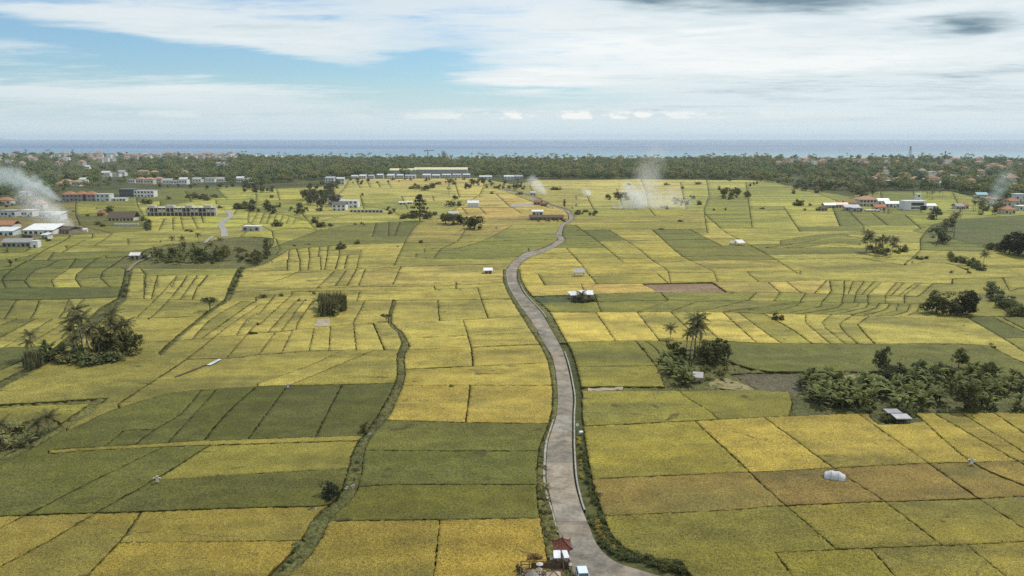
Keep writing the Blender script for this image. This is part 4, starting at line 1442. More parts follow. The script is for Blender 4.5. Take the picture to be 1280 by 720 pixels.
def put(kind, items, label, group, col=None, wide=1.0):
    """items: (x, ybase, ytop) in photo pixels"""
    for it in items:
        x, yb, yt = it[:3]
        plant(kind, x, yb, max(0.5, hm(x, yb, yt)), label, group, col, it[3] if len(it) > 3 else wide)


def scatter(kind, poly, n, hmin, hmax, label, group, col=None, wide=1.0, mind=1.2):
    pl = np.array(poly, float); x0, y0 = pl.min(0); x1, y1 = pl.max(0); done = []; tries = 0
    while len(done) < n and tries < n * 40:
        tries += 1
        x, y = rng.uniform(x0, x1), rng.uniform(y0, y1)
        if not inside(np.array([x]), np.array([y]), [pl])[0]: continue
        q = P(x, y)
        if any((q - d_).length < mind for d_ in done): continue
        done.append(q); plant(kind, x, y, rng.uniform(hmin, hmax), label, group, col, wide)


def mass(poly, n, hmin, hmax, label, name='undergrowth', col=None, wide=1.0, mind=0.5, cat='undergrowth'):
    """crowded little plants nobody could count: one joined object"""
    pl = np.array(poly, float); x0, y0 = pl.min(0); x1, y1 = pl.max(0); Vs, Fs, o, k, tries = [], [], 0, 0, 0; pts = []
    while k < n and tries < n * 40:
        tries += 1
        x, y = rng.uniform(x0, x1), rng.uniform(y0, y1)
        if not inside(np.array([x]), np.array([y]), [pl])[0]: continue
        p = P(x, y, -0.1)
        if any((p - q_).length < mind for q_ in pts): continue
        pts.append(p); k += 1
        me = PROTO['shrub', int(rng.integers(4))][0]
        V = np.empty(len(me.vertices) * 3, np.float32); me.vertices.foreach_get('co', V); V = V.reshape(-1, 4, 3)
        V = V[rng.random(len(V)) < 0.7].reshape(-1, 3)
        s_ = rng.uniform(hmin, hmax) / 2.0; a = rng.uniform(0, 6.28); ca, sa = math.cos(a), math.sin(a)
        V = np.column_stack([(V[:, 0] * ca - V[:, 1] * sa) * s_ * wide + p.x, (V[:, 0] * sa + V[:, 1] * ca) * s_ * wide + p.y, V[:, 2] * s_ + p.z])
        Vs.append(V); Fs.append(np.arange(len(V)).reshape(-1, 4) + o); o += len(V)
    ob = link(name, np_mesh(name, np.concatenate(Vs), np.concatenate(Fs), M_LEAF))
    ob.color = c4(col if col is not None else GREENS[rng.integers(len(GREENS))])
    return tag(ob, label, cat, None, 'stuff')


BAN = (0.100, 0.110, 0.036)
PALMC = (0.118, 0.114, 0.050)
DARK = (0.098, 0.100, 0.034)
# clump with tall palms beside the ditch
G = 'dark grove of palms beside the ditch'
put('palm', [(104, 440, 379), (98, 442, 394), (112, 444, 388), (118, 448, 402), (92, 446, 406), (108, 449, 410), (147, 442, 384), (140, 445, 396), (154, 444, 399), (150, 447, 406), (42, 450, 413), (36, 454, 424), (125, 450, 412), (100, 452, 418)],
    'coconut palm rising from the dark bushy grove beside the left ditch', G, PALMC)
put('tree', [(134, 446, 408), (160, 444, 410), (146, 448, 412), (168, 440, 416)], 'dense dark broadleaf tree under the palms of the ditch grove', G, DARK)
scatter('shrub', [(60, 455), (100, 460), (140, 459), (172, 442), (168, 434), (120, 446), (55, 447)], 24, 2.2, 3.8, 'round leafy shrub along the front of the palm grove', G, None, 1.3, 1.6)
scatter('banana', [(45, 452), (60, 458), (120, 459), (125, 445), (80, 440), (50, 444)], 16, 3.4, 5.2, 'banana plant among shrubs at the foot of the palm grove', G, BAN)
put('reed', [(36, 460, 436), (44, 458, 438), (50, 460, 436), (40, 464, 446)], 'pale feathery reeds at the end of the palm grove', G, (0.155, 0.155, 0.078))
put('umbrella', [(263, 391, 371)], 'flat-crowned umbrella tree on the thin ditch', None, (0.078, 0.085, 0.040))
# tall reeds standing over the bare patch
scatter('reed', [(401, 397), (427, 396), (429, 386), (403, 386)], 17, 4.5, 7.8, 'tall grassy reed clump above the pale bare patch', 'reed stand above the bare patch', (0.125, 0.125, 0.055), 1.05, 1.2)
scatter('banana', [(398, 397), (430, 396), (431, 384), (400, 384)], 9, 4.5, 6.2, 'banana plant inside the tall reed stand', 'reed stand above the bare patch', BAN)
put('shrub', [(329, 374, 367), (352, 372, 366), (393, 369, 364), (549, 365, 362), (575, 364, 361)], 'small round shrub on a bund between golden fields', 'shrubs dotted on the bunds')
put('shrub', [(521, 485, 482), (544, 485, 482), (564, 486, 480)], 'tiny dark shrub on the bund above the golden field', 'shrubs dotted on the bunds')
put('umbrella', [(483, 404, 392)], 'small spreading tree at the head of the ditch', None)
put('tree', [(457, 543, 527)], 'small dark round tree beside the weedy ditch', None, DARK)
put('shrub', [(413, 624, 601, 0.9), (420, 622, 606, 0.8)], 'dark bare-twigged bush leaning over the ditch', 'bushes leaning over the ditch', (0.046, 0.053, 0.028))
put('shrub', [(444, 590, 584), (443, 601, 596), (446, 580, 575), (389, 640, 634), (370, 685, 677), (362, 705, 697), (355, 715, 706), (374, 700, 692), (368, 690, 683)], 'low green shrub growing inside the weedy ditch', 'shrubs in the weedy ditch')
# palm clump by the hut
G = 'palm clump round the little hut'
put('palm', [(868, 448, 388), (862, 450, 400), (874, 446, 404), (857, 446, 412)], 'tall slender coconut palm above the little grey hut', G, PALMC)
put('palm', [(838, 426, 408)], 'short ragged palm at the edge of the hut clump', G, PALMC)
put('tree', [(884, 455, 425), (895, 454, 420), (878, 456, 432), (841, 446, 424), (848, 450, 430), (890, 458, 434)], 'dark leafy tree in the clump behind the little hut', G, DARK)
put('far', [(906, 452, 420, 0.6)], 'thin see-through tree beside the hut clump', None, (0.109, 0.124, 0.062))
scatter('banana', [(826, 465), (838, 484), (865, 484), (870, 455), (845, 446), (830, 452)], 22, 3.0, 4.8, 'banana plant in the leafy clump beside the little hut', G, BAN)
mass([(830, 480), (845, 488), (900, 486), (925, 478), (905, 455), (870, 452)], 26, 0.8, 2.2, 'low scrub around the little grey hut', 'scrub')
put('shrub', [(803, 440, 434)], 'single shrub at the top of the green ditch', None, DARK)
# big banana grove
G = 'banana grove beside the tilled plot'
scatter('banana', [(1003, 492), (1012, 512), (1060, 516), (1070, 505), (1075, 480), (1040, 476), (1010, 478)], 34, 3.8, 5.6, 'banana plant with long drooping leaves at the tilled-plot end of the grove', G, BAN, 1.0, 1.5)
scatter('banana', [(1070, 480), (1075, 512), (1110, 514), (1180, 512), (1175, 470), (1110, 470)], 42, 3.6, 5.4, 'banana plant in the middle of the dense grove', G, BAN, 1.0, 1.6)
scatter('banana', [(1170, 465), (1180, 490), (1230, 515), (1300, 518), (1310, 480), (1240, 466)], 44, 3.4, 5.2, 'banana plant at the far side of the big round tree', G, BAN, 1.0, 1.6)
put('tree', [(1103, 468, 431, 0.75)], 'tall narrow tree with gaps standing over the banana grove', None, (0.093, 0.102, 0.046))
put('tree', [(1198, 462, 434, 0.8)], 'upright dark tree behind the banana grove', None, DARK)
put('tree', [(1232, 476, 448, 1.0)], 'round dark tree at the back of the banana grove', None, DARK)
put('tree', [(1206, 513, 470, 1.15)], 'big round dark tree in the midst of the bananas', None, DARK)
put('tree', [(1118, 478, 452, 1.1), (1150, 470, 450, 1.2), (1175, 472, 452, 1.2), (1112, 484, 460, 1.1), (1276, 482, 464, 1.3)], 'low leafy tree among the banana plants', G, (0.062, 0.071, 0.034))
mass([(1090, 520), (1100, 532), (1140, 530), (1138, 520)], 16, 0.9, 1.9, 'dark scrub crowding the low roofed shelter', 'scrub', DARK)
mass([(1015, 513), (1080, 518), (1200, 518), (1290, 520), (1290, 512), (1200, 512), (1080, 512)], 30, 0.8, 1.8, 'low scrub along the foot of the banana grove', 'scrub')
# two-tree clump and hedgerow on the right
put('tree', [(1170, 393, 362, 1.1), (1164, 394, 372, 1.1), (1178, 395, 374, 1.2)], 'dense tree in the dark clump below the curved terraces', 'dark clump below the curved terraces', DARK)
put('tree', [(1203, 394, 354, 1.0), (1196, 396, 372, 1.2), (1209, 396, 374, 1.1), (1188, 396, 378, 1.2)], 'taller brown green tree in the dark clump below the terraces', 'dark clump below the curved terraces', (0.078, 0.078, 0.037))
put('far', [(1240, 372, 347, 1.0), (1236, 364, 350, 1.1), (1246, 378, 358, 1.1), (1254, 386, 364, 1.1)], 'pale bushy tree of the slanting hedgerow', 'slanting hedgerow', (0.102, 0.118, 0.059))
scatter('shrub', [(1242, 374), (1262, 398), (1278, 398), (1262, 378)], 14, 2.2, 4.2, 'leafy shrub of the slanting hedgerow', 'slanting hedgerow')
# palms over the terraces
G = 'palm stand above the terraces'
put('palm', [(1083, 316, 288), (1087, 318, 292), (1081, 318, 296), (1094, 320, 298), (1101, 320, 295), (1108, 321, 296), (1115, 318, 296), (1120, 314, 298), (1112, 322, 302), (1098, 322, 304)], 'coconut palm in the stand above the curved terraces', G, PALMC)
scatter('shrub', [(1078, 316), (1104, 323), (1140, 316), (1130, 308), (1095, 310)], 16, 2.0, 4.0, 'dark shrub under the terrace palms', G, DARK)
put('shrub', [(1146, 325, 319), (1151, 326, 320), (1157, 325, 319), (1190, 343, 338), (1210, 343, 338), (970, 401, 390, 0.8), (976, 402, 393, 0.8)], 'lone dark shrub standing on a field bund', 'shrubs dotted on the bunds', DARK)
scatter('shrub', [(1184, 328), (1205, 332), (1228, 342), (1226, 334), (1205, 322), (1188, 320)], 16, 2.0, 4.2, 'dark shrub of the hedge sloping below the palm', 'hedge sloping down from the terraces')
put('palm', [(1228, 338, 315)], 'single palm rising from the sloping hedge', None, PALMC)
put('tree', [(1262, 318, 292, 1.2), (1272, 320, 288, 1.2), (1282, 322, 284, 1.2), (1252, 316, 302, 1.0), (1292, 322, 284, 1.2), (1268, 318, 300, 1.2)], 'very dark tree of the thick wood by the green field', 'thick dark wood by the green field', (0.046, 0.046, 0.025))
scatter('shrub', [(1236, 314), (1260, 318), (1256, 308), (1240, 308)], 10, 2, 4, 'dark shrub at the tip of the thick wood', 'thick dark wood by the green field', DARK)
G = 'slanting row of palms and scrub'
put('palm', [(1192, 298, 264), (1190, 290, 268), (1182, 302, 276)], 'palm standing in the scrub below the white villa', G, PALMC)
put('far', [(1172, 304, 282, 1.1), (1178, 306, 286, 1.2), (1170, 275, 258, 1.0), (1164, 275, 262, 1.1), (1184, 290, 272, 1.0), (1188, 284, 268, 1.0)], 'bushy grey green tree in the scrub below the white villa', G, (0.090, 0.102, 0.053))
G = 'palms behind the orange roofs'
scatter('fpalm', [(1212, 262), (1220, 270), (1256, 272), (1262, 258), (1240, 252), (1215, 254)], 30, 6, 9.5, 'dark palm in the grove beside the orange-roofed houses', G, (0.078, 0.078, 0.040))
scatter('far', [(1213, 262), (1222, 271), (1256, 272), (1262, 260), (1240, 255), (1217, 257)], 14, 4, 7.5, 'dark leafy tree in the grove beside the orange-roofed houses', G, DARK)
scatter('far', [(405, 226), (430, 234), (520, 227), (600, 228), (650, 228), (650, 225.5), (520, 225)], 22, 3, 6.5, 'small garden tree before the white house row', 'garden trees before the white row', (0.09, 0.095, 0.04))
scatter('far', [(150, 250), (200, 234), (320, 233), (320, 236), (210, 238), (170, 250)], 16, 3, 7, 'tree in the gardens beyond the concrete building', 'garden trees beyond the concrete building', (0.085, 0.088, 0.04))
scatter('far', [(0, 262), (70, 256), (80, 250), (10, 252), (-20, 262)], 10, 3, 6, 'tree between the smoky houses', 'trees between the smoky houses', (0.085, 0.088, 0.04))
scatter('shrub', [(20, 300), (60, 304), (66, 300), (30, 296)], 9, 1.5, 3, 'shrub between the farm sheds', 'shrubs between the farm sheds', DARK)
scatter('fpalm', [(1150, 246), (1160, 251), (1182, 250), (1180, 240), (1152, 240)], 12, 6, 9, 'dark palm behind the white villa', 'palms behind the white villa', (0.093, 0.096, 0.046))
scatter('fpalm', [(1058, 240), (1064, 249), (1096, 249), (1100, 236), (1070, 232)], 20, 10, 14, 'palm of the thick stand behind the orange-roofed house', 'palm stand behind the orange-roofed house', (0.102, 0.102, 0.056))
scatter('far', [(1060, 238), (1064, 247), (1098, 247), (1096, 236)], 12, 7, 11, 'leafy tree of the thick stand behind the orange-roofed house', 'palm stand behind the orange-roofed house')
scatter('far', [(985, 236), (990, 243), (1012, 244), (1036, 241), (1030, 232), (1000, 230)], 16, 6, 10, 'brownish tree at the wood edge by the yellow field', 'wood edge by the yellow field', (0.109, 0.109, 0.056))
put('shrub', [(997, 258, 249), (1002, 258, 250), (993, 258, 252), (1006, 264, 260), (1022, 264, 259), (1012, 258, 254)], 'dark bush on the rough plot near the roofed sheds', 'bushes on the rough plot', DARK)
# grove left, bananas and palms
G = 'wide banana grove by the white hut'
scatter('fban', [(185, 322), (192, 330), (240, 333), (290, 326), (285, 312), (230, 308), (195, 315)], 55, 3.0, 4.8, 'banana plant of the wide grove by the white hut', G, BAN, 1.1, 2.0)
mass([(188, 326), (230, 334), (285, 330), (282, 316), (200, 316)], 30, 1.8, 3.4, 'undergrowth of the wide banana grove', 'undergrowth')
put('far', [(198, 326, 312, 1.0), (250, 328, 308, 1.0), (278, 326, 308, 1.1), (270, 324, 308, 1.0), (215, 324, 308, 1.0), (282, 320, 306, 1.1), (226, 328, 314, 1)], 'dark tree of the wide banana grove', G, DARK)
put('palm', [(217, 306, 296), (228, 306, 296), (249, 306, 291), (264, 327, 302), (276, 310, 298)], 'small palm standing up from the wide banana grove', G, PALMC)
put('far', [(180, 324, 312, 0.8), (183, 326, 316, 0.8)], 'dark tree beside the white hut', 'trees beside the white hut', DARK)
put('shrub', [(233, 290, 286, 1.5), (238, 291, 287, 1.5)], 'dark low bush in the yellow field', 'bushes in the yellow field', DARK)
scatter('far', [(316, 330), (330, 338), (338, 318), (338, 302), (322, 314)], 14, 3.5, 6.0, 'dark tree of the narrow wood above the golden fields', 'narrow wood above the golden fields', DARK)
scatter('shrub', [(290, 325), (310, 334), (318, 318), (300, 310)], 14, 1.5, 3, 'dark shrub on the rough green ground', 'shrubs on the rough green ground')
mass([(298, 336), (306, 336), (290, 368), (283, 372)], 20, 1.0, 2.4, 'narrow dark hedge slanting between golden plots', 'hedge')
mass([(156, 342), (164, 342), (158, 374), (150, 374)], 18, 0.8, 1.8, 'rough growth along the grassy ditch', 'scrub')
put('shrub', [(427, 312, 302, 0.9), (423, 313, 305, 0.8), (426, 313, 307, 0.9)], 'dark bush on the bund above the curved plots', 'bushes above the curved plots', DARK)
put('shrub', [(447, 306, 299, 0.9), (527, 305, 299, 0.9), (497, 310, 307), (368, 309, 305), (453, 245, 241), (532, 227, 224), (386, 307, 304)], 'lone shrub on a far field bund', 'shrubs dotted on the bunds', DARK)
# lower left scrub
G = 'scrub by the grassy ditch'
put('palm', [(61, 541, 518), (49, 548, 527)], 'small slender palm at the end of the scrub', G, PALMC)
put('palm', [(5, 560, 526), (-12, 560, 528)], 'bushy palm in the scrub by the grassy ditch', G, PALMC)
scatter('banana', [(0, 570), (-40, 580), (-40, 545), (10, 535), (48, 545), (35, 556)], 14, 2.2, 3.6, 'yellowing banana plant in the scrub by the grassy ditch', G, (0.139, 0.139, 0.056))
mass([(0, 572), (-40, 586), (-40, 545), (10, 535), (50, 546), (35, 557)], 22, 1.0, 2.2, 'olive scrub by the grassy ditch', 'scrub', (0.132, 0.132, 0.054))
mass([(30, 566), (60, 552), (92, 536), (94, 539), (60, 557), (32, 570)], 12, 0.4, 0.9, 'weedy tufts in a line beside the grassy ditch', 'weeds')
put('shrub', [(130, 505, 500), (140, 503, 500)], 'low bush at the end of the grass path', 'bushes at the end of the grass path', DARK)
scatter('fban', [(0, 325), (12, 338), (18, 330), (8, 312), (-20, 310), (-30, 335)], 14, 3.5, 6, 'dark banana plant by the farm sheds', 'bananas by the farm sheds', DARK)
# clump behind the white house
G = 'tall wood behind the white house'
scatter('far', [(375, 250), (392, 262), (412, 266), (424, 262), (415, 246), (424, 232), (404, 228), (392, 236)], 32, 8, 14, 'tall brownish tree of the wood behind the white house', G, (0.102, 0.102, 0.056), 0.9, 4)
scatter('far', [(292, 262), (330, 268), (372, 270), (404, 274), (410, 266), (372, 260), (330, 256), (300, 256)], 24, 4, 7, 'tree of the hedge running to the white house', 'hedge running to the white house', (0.087, 0.096, 0.046))
put('shrub', [(336, 262, 252), (345, 284, 274, 0.9), (349, 284, 277), (398, 285, 277, 1), (404, 285, 276, 1), (413, 284, 278), (393, 280, 270), (452, 281, 277), (444, 282, 278), (455, 282, 279), (339, 248, 243)], 'dark bush near the white house', 'bushes near the white house', DARK)
scatter('far', [(298, 240), (330, 246), (345, 242), (345, 232), (310, 232)], 16, 6, 10, 'brown green tree of the small wood by the far fields', 'small wood by the far fields', (0.099, 0.102, 0.053))
scatter('shrub', [(225, 250), (262, 252), (275, 248), (270, 243), (230, 246)], 20, 2.5, 5, 'shrub of the hedge above the long concrete building', 'hedge above the concrete building', DARK)
put('shrub', [(180, 256, 248, 1.2), (187, 256, 249, 1.2), (139, 266, 257, 1.1), (136, 266, 259, 1), (92, 266, 263), (110, 271, 267), (128, 284, 279, 1.4), (122, 282, 276, 1), (210, 250, 245, 1.2), (275, 261, 256, 1.5), (298, 262, 252, 1.5), (306, 262, 253, 1.5), (313, 264, 254, 1.5)], 'round bush on rough grass near the far buildings', 'bushes near the far buildings', DARK)
scatter('shrub', [(176, 276), (182, 290), (188, 288), (182, 272)], 9, 2.5, 4.5, 'shrub beside the thatched hall', 'shrubs beside the thatched hall')
# tiered tree
put('tiered', [(525, 277, 243)], 'tall tree with flat tiered branches above a dark hedge', None, (0.081, 0.087, 0.043))
scatter('shrub', [(500, 272), (502, 277), (546, 276), (545, 270), (520, 267)], 18, 3, 5, 'dark shrub of the hedge under the tiered tree', 'hedge under the tiered tree', DARK)
scatter('far', [(482, 262), (484, 270), (494, 270), (492, 262)], 6, 3, 5, 'thin grey tree near the tiered tree', 'thin trees near the tiered tree', (0.109, 0.116, 0.070))
put('tree', [(557, 281, 266, 1.4), (566, 282, 265, 1.4), (576, 281, 266, 1.4), (593, 288, 267, 1.2), (588, 287, 272, 1.3)], 'dense dark tree of the row below the white shed', 'dark trees below the white shed', DARK)
put('shrub', [(569, 250, 243, 1), (563, 259, 250, 1), (575, 258, 251, 1), (520, 237, 229, 1.2), (532, 239, 230, 1.2), (514, 237, 232, 1.2), (562, 230, 222), (541, 236, 229, 1), (616, 243, 239, 1.5), (541, 233, 228, 1.5), (549, 231, 227, 2), (568, 231, 227, 1.5)], 'dark bush between the far golden fields', 'bushes between the far golden fields', DARK)
put('fpalm', [(561.5, 248, 235)], 'lone tall palm in the far golden field', None, DARK)
scatter('far', [(578, 232), (582, 237), (605, 237), (625, 239), (655, 238), (650, 230), (610, 228), (585, 226)], 24, 5, 9, 'brown green tree of the wood by the far road end', 'wood by the far road end', (0.093, 0.093, 0.050))
put('cone', [(705.5, 260, 247, 1.1)], 'tall conical tree beside the road bend', None, (0.116, 0.124, 0.078))
scatter('shrub', [(719, 270), (747, 271), (746, 266), (722, 266)], 16, 2.0, 3.6, 'shrub of the short hedge beside the road bend', 'short hedge by the road bend')
scatter('far', [(757, 251), (786, 252), (784, 245), (760, 247)], 12, 4, 7, 'brownish tree of the clump by the bonfire', 'clump by the bonfire', (0.093, 0.093, 0.053))
put('cone', [(772, 250, 238, 1.5)], 'pointed tree in the clump by the bonfire', None, (0.078, 0.085, 0.046))
scatter('far', [(898, 248), (905, 251), (940, 251), (936, 240), (915, 236), (900, 242)], 20, 5, 9, 'dark tree of the large clump in the far fields', 'large clump in the far fields', DARK)
put('far', [(899, 238, 231, 1), (938, 234, 227, .7), (942, 233, 227, .7), (946, 232, 226, .7), (912, 227, 222, 1.3), (853, 237, 231, 1), (892, 264, 259, 1), (907, 264, 258, .8)], 'lone dark tree on the far fields', 'lone trees on the far fields', DARK)
scatter('far', [(838, 252), (842, 258), (878, 257), (874, 248), (856, 246)], 12, 3, 6, 'greyish tree of the clump behind the smoke', 'clump behind the smoke', (0.101, 0.101, 0.065))
scatter('shrub', [(822, 262), (838, 263), (836, 259), (824, 259)], 6, 2, 3, 'grey shrub in the smoky field', 'shrubs in the smoky field')
put('shrub', [(850, 278, 274, 1.5), (827, 288, 285, 2), (953, 262, 259, 2), (872, 231, 227, 2), (833, 232, 228, 2), (692, 238, 233, 2), (697, 238, 234, 2), (786, 232, 229, 2), (650, 244, 239, 1.5), (620, 236, 232, 1.5)], 'small dark bush on the far plain', 'small bushes on the far plain', DARK)
put('shrub', [(925, 586, 581), (1158, 583, 579), (1064, 689, 685), (1214, 686, 683), (640, 534, 532), (1238, 433, 428), (1262, 443, 440), (1266, 433, 429)], 'small weedy tuft at a bund crossing', 'weedy tufts at bund crossings')
# planting beside the road: tall grass, flowers
mass([(722, 560), (734, 605), (748, 648), (757, 655), (744, 604), (731, 562)], 30, 0.5, 1.1, 'green hedge along the straight road ditch', 'hedge')
mass([(735, 645), (752, 680), (776, 700), (850, 716), (846, 705), (800, 698), (765, 678), (752, 648)], 70, 0.4, 1.0, 'green hedge on the bank of the road bend', 'hedge', (0.093, 0.109, 0.043), 1.3, 0.5)
mass([(738, 652), (746, 652), (762, 682), (780, 694), (774, 694), (755, 680)], 26, 0.4, 0.7, 'yellow flowering marigolds on the road bend', 'marigolds', (0.42, 0.27, 0.04), 1.0, 0.4)
mass([(722, 545), (724, 545), (728, 600), (726, 600)], 16, 0.4, 0.7, 'yellow marigolds in a thin line along the gutter', 'marigolds', (0.40, 0.30, 0.06), 1.0, 0.4)
mass([(674, 570), (679, 570), (686, 640), (694, 668), (684, 690), (676, 650), (673, 610)], 40, 0.4, 1.0, 'low green growth between the road and the golden rice', 'undergrowth', None, 1.2, 0.6)
put('shrub', [(825, 708, 699, 1.2), (835, 710, 700, 1.2), (842, 713, 703, 1.2), (850, 716, 706, 1.2), (830, 714, 705, 1.2)], 'dark shrub where the road bank ends', 'shrubs where the road bank ends', DARK)

# ---- far woods: uncountable, one object for each belt, trees set out by geometry nodes
FRONT = [(-400, 252), (0, 248), (70, 244), (90, 236), (200, 228), (330, 231), (380, 226), (430, 222), (600, 220), (660, 223.5), (800, 224), (940, 225), (990, 232), (1060, 240), (1110, 238), (1180, 238), (1250, 248), (1280, 255), (1700, 262)]
fx = [p[0] for p in FRONT]; fy = [p[1] for p in FRONT]
CLEAR = []          # pixel boxes kept free for houses, filled below


def wood(name, label, x0, x1, n, dens, cols, seed):
    r = np.random.default_rng(seed)
    pts, scl, idx, rot = [], [], [], []
    cand = 0
    while len(pts) < n and cand < n * 60:
        cand += 1
        x = r.uniform(x0, x1); fr = float(np.interp(x, fx, fy)); ct = float(np.interp(x, [p[0] for p in coast_px], [p[1] for p in coast_px])) + 0.8
        # uniform on the ground between front edge and coast, thinned with distance
        d1, d0 = P(x, ct).y, P(x, fr).y
        Y = d0 + (d1 - d0) * r.uniform(0, 1) ** 1.25
        X = (x - CX) / FPX * (Y * CP + CAMH * SP)
        y = to_px(X, Y)[1]
        if any(a <= x <= c and b_ <= y <= d for a, b_, c, d in CLEAR): continue
        if dens is not None and r.random() > dens(x, y, X, Y): continue
        pts.append((X, Y, -0.2)); scl.append(0.7 + 1.1 * r.random() ** 1.6); idx.append(r.integers(len(cols))); rot.append(r.uniform(0, 6.28))
    me = bpy.data.meshes.new(name); me.from_pydata(pts, [], [])
    for nm, typ, dat in (('tree_scale', 'FLOAT', scl), ('tree_index', 'INT', idx), ('tree_turn', 'FLOAT', rot)):
        at = me.attributes.new(nm, typ, 'POINT'); at.data.foreach_set('value', np.array(dat, dtype=np.float32 if typ == 'FLOAT' else np.int32))
    o = link(name, me)
    ng = bpy.data.node_groups.new(name + '_nodes', 'GeometryNodeTree')
    ng.interface.new_socket('Geometry', in_out='INPUT', socket_type='NodeSocketGeometry'); ng.interface.new_socket('Geometry', in_out='OUTPUT', socket_type='NodeSocketGeometry')
    gi = ng.nodes.new('NodeGroupInput'); go = ng.nodes.new('NodeGroupOutput')
    ip = ng.nodes.new('GeometryNodeInstanceOnPoints'); ci = ng.nodes.new('GeometryNodeCollectionInfo')
    ci.inputs['Collection'].default_value = WOODCOL; ci.inputs['Separate Children'].default_value = True; ci.inputs['Reset Children'].default_value = True
    ip.inputs['Pick Instance'].default_value = True
    def attr(nm, dt):
        a = ng.nodes.new('GeometryNodeInputNamedAttribute'); a.data_type = dt; a.inputs['Name'].default_value = nm
        return next(s for s in a.outputs if s.enabled and s.name == 'Attribute')
    lk = ng.links.new
    lk(gi.outputs[0], ip.inputs['Points']); lk(ci.outputs[0], ip.inputs['Instance'])
    lk(attr('tree_index', 'INT'), ip.inputs['Instance Index'])
    cx_ = ng.nodes.new('ShaderNodeCombineXYZ'); lk(attr('tree_turn', 'FLOAT'), cx_.inputs[2]); lk(cx_.outputs[0], ip.inputs['Rotation'])
    lk(attr('tree_scale', 'FLOAT'), ip.inputs['Scale']); lk(ip.outputs[0], go.inputs[0])
    md = o.modifiers.new('trees', 'NODES'); md.node_group = ng
    return tag(o, label, 'wood', None, 'stuff')


WOODCOL = bpy.data.collections.new('wood_tree_kinds')
WC = [(0.075, 0.082, 0.034), (0.036, 0.046, 0.024), (0.098, 0.092, 0.048), (0.040, 0.056, 0.030), (0.082, 0.070, 0.036), (0.058, 0.070, 0.036), (0.085, 0.078, 0.042), (0.052, 0.054, 0.03)]
wr = np.random.default_rng(5)
for i, c in enumerate(WC):
    if i < 6:
        R = (wr.uniform(3.6, 5.2), wr.uniform(3.6, 5.2), wr.uniform(2.8, 3.8))
        V, F = leaf_cloud(wr, 24, 22, R, wr.uniform(4.2, 5.4), 1.3, 0.55, bias=1.0)
        me = np_mesh('wood_tree', V, F, foliage_mat('wood_canopy', 0.7, 0.15, 0.45, 0.2, np.array(c) * np.array((2.2, 2.4, 1.7))))
    else:
        mb = MB()
        for q in PROTO['fpalm', i - 6]: mb.add([v.co for v in q.vertices], [tuple(p.vertices) for p in q.polygons])
        me = mb.mesh('wood_palm', foliage_mat('wood_palm_canopy', 0.7, 0.15, 0.45, 0.2, np.array(c) * np.array((2.2, 2.4, 1.7))))
    o = bpy.data.objects.new('wood_kind_%02d' % i, me); o.color = c4(c); WOODCOL.objects.link(o)
# ------------------------------------------------------------------ buildings
M_WALL = simple('painted_wall', (0.6, 0.6, 0.58), 0.22, 0.7, 0.85, 0.2, 0.0, True)
M_TILE = simple('clay_roof_tile', (0.36, 0.17, 0.10), 0.4, 1.6, 0.85, 0.15, 0.0, True)
M_GLASS = simple('dark_window', (0.03, 0.035, 0.04), 0.3, 1.0, 0.12, 0.6)
M_TIMBER = simple('weathered_timber', (0.13, 0.09, 0.06), 0.4, 2.0, 0.85, 0.15)
M_THATCH = simple('grey_thatch', (0.15, 0.115, 0.085), 0.4, 2.5, 0.95, 0.05, 0.5)
M_METAL = simple('sheet_metal_roof', (0.6, 0.62, 0.63), 0.28, 0.8, 0.45, 0.4, 0.0, True)
M_RAW = simple('raw_concrete', (0.36, 0.34, 0.31), 0.35, 0.6, 0.9, 0.15)
M_FRAME = simple('window_frame_paint', (0.30, 0.29, 0.27), 0.2, 1.0)
WHITE, GREY, CREAM, BRICK = (0.74, 0.74, 0.72), (0.36, 0.36, 0.36), (0.60, 0.55, 0.46), (0.36, 0.20, 0.13)
TERRA, TERRA2, BROWN, DGREY, LMETAL = (0.40, 0.19, 0.11), (0.46, 0.27, 0.19), (0.15, 0.11, 0.09), (0.16, 0.16, 0.16), (0.66, 0.68, 0.68)


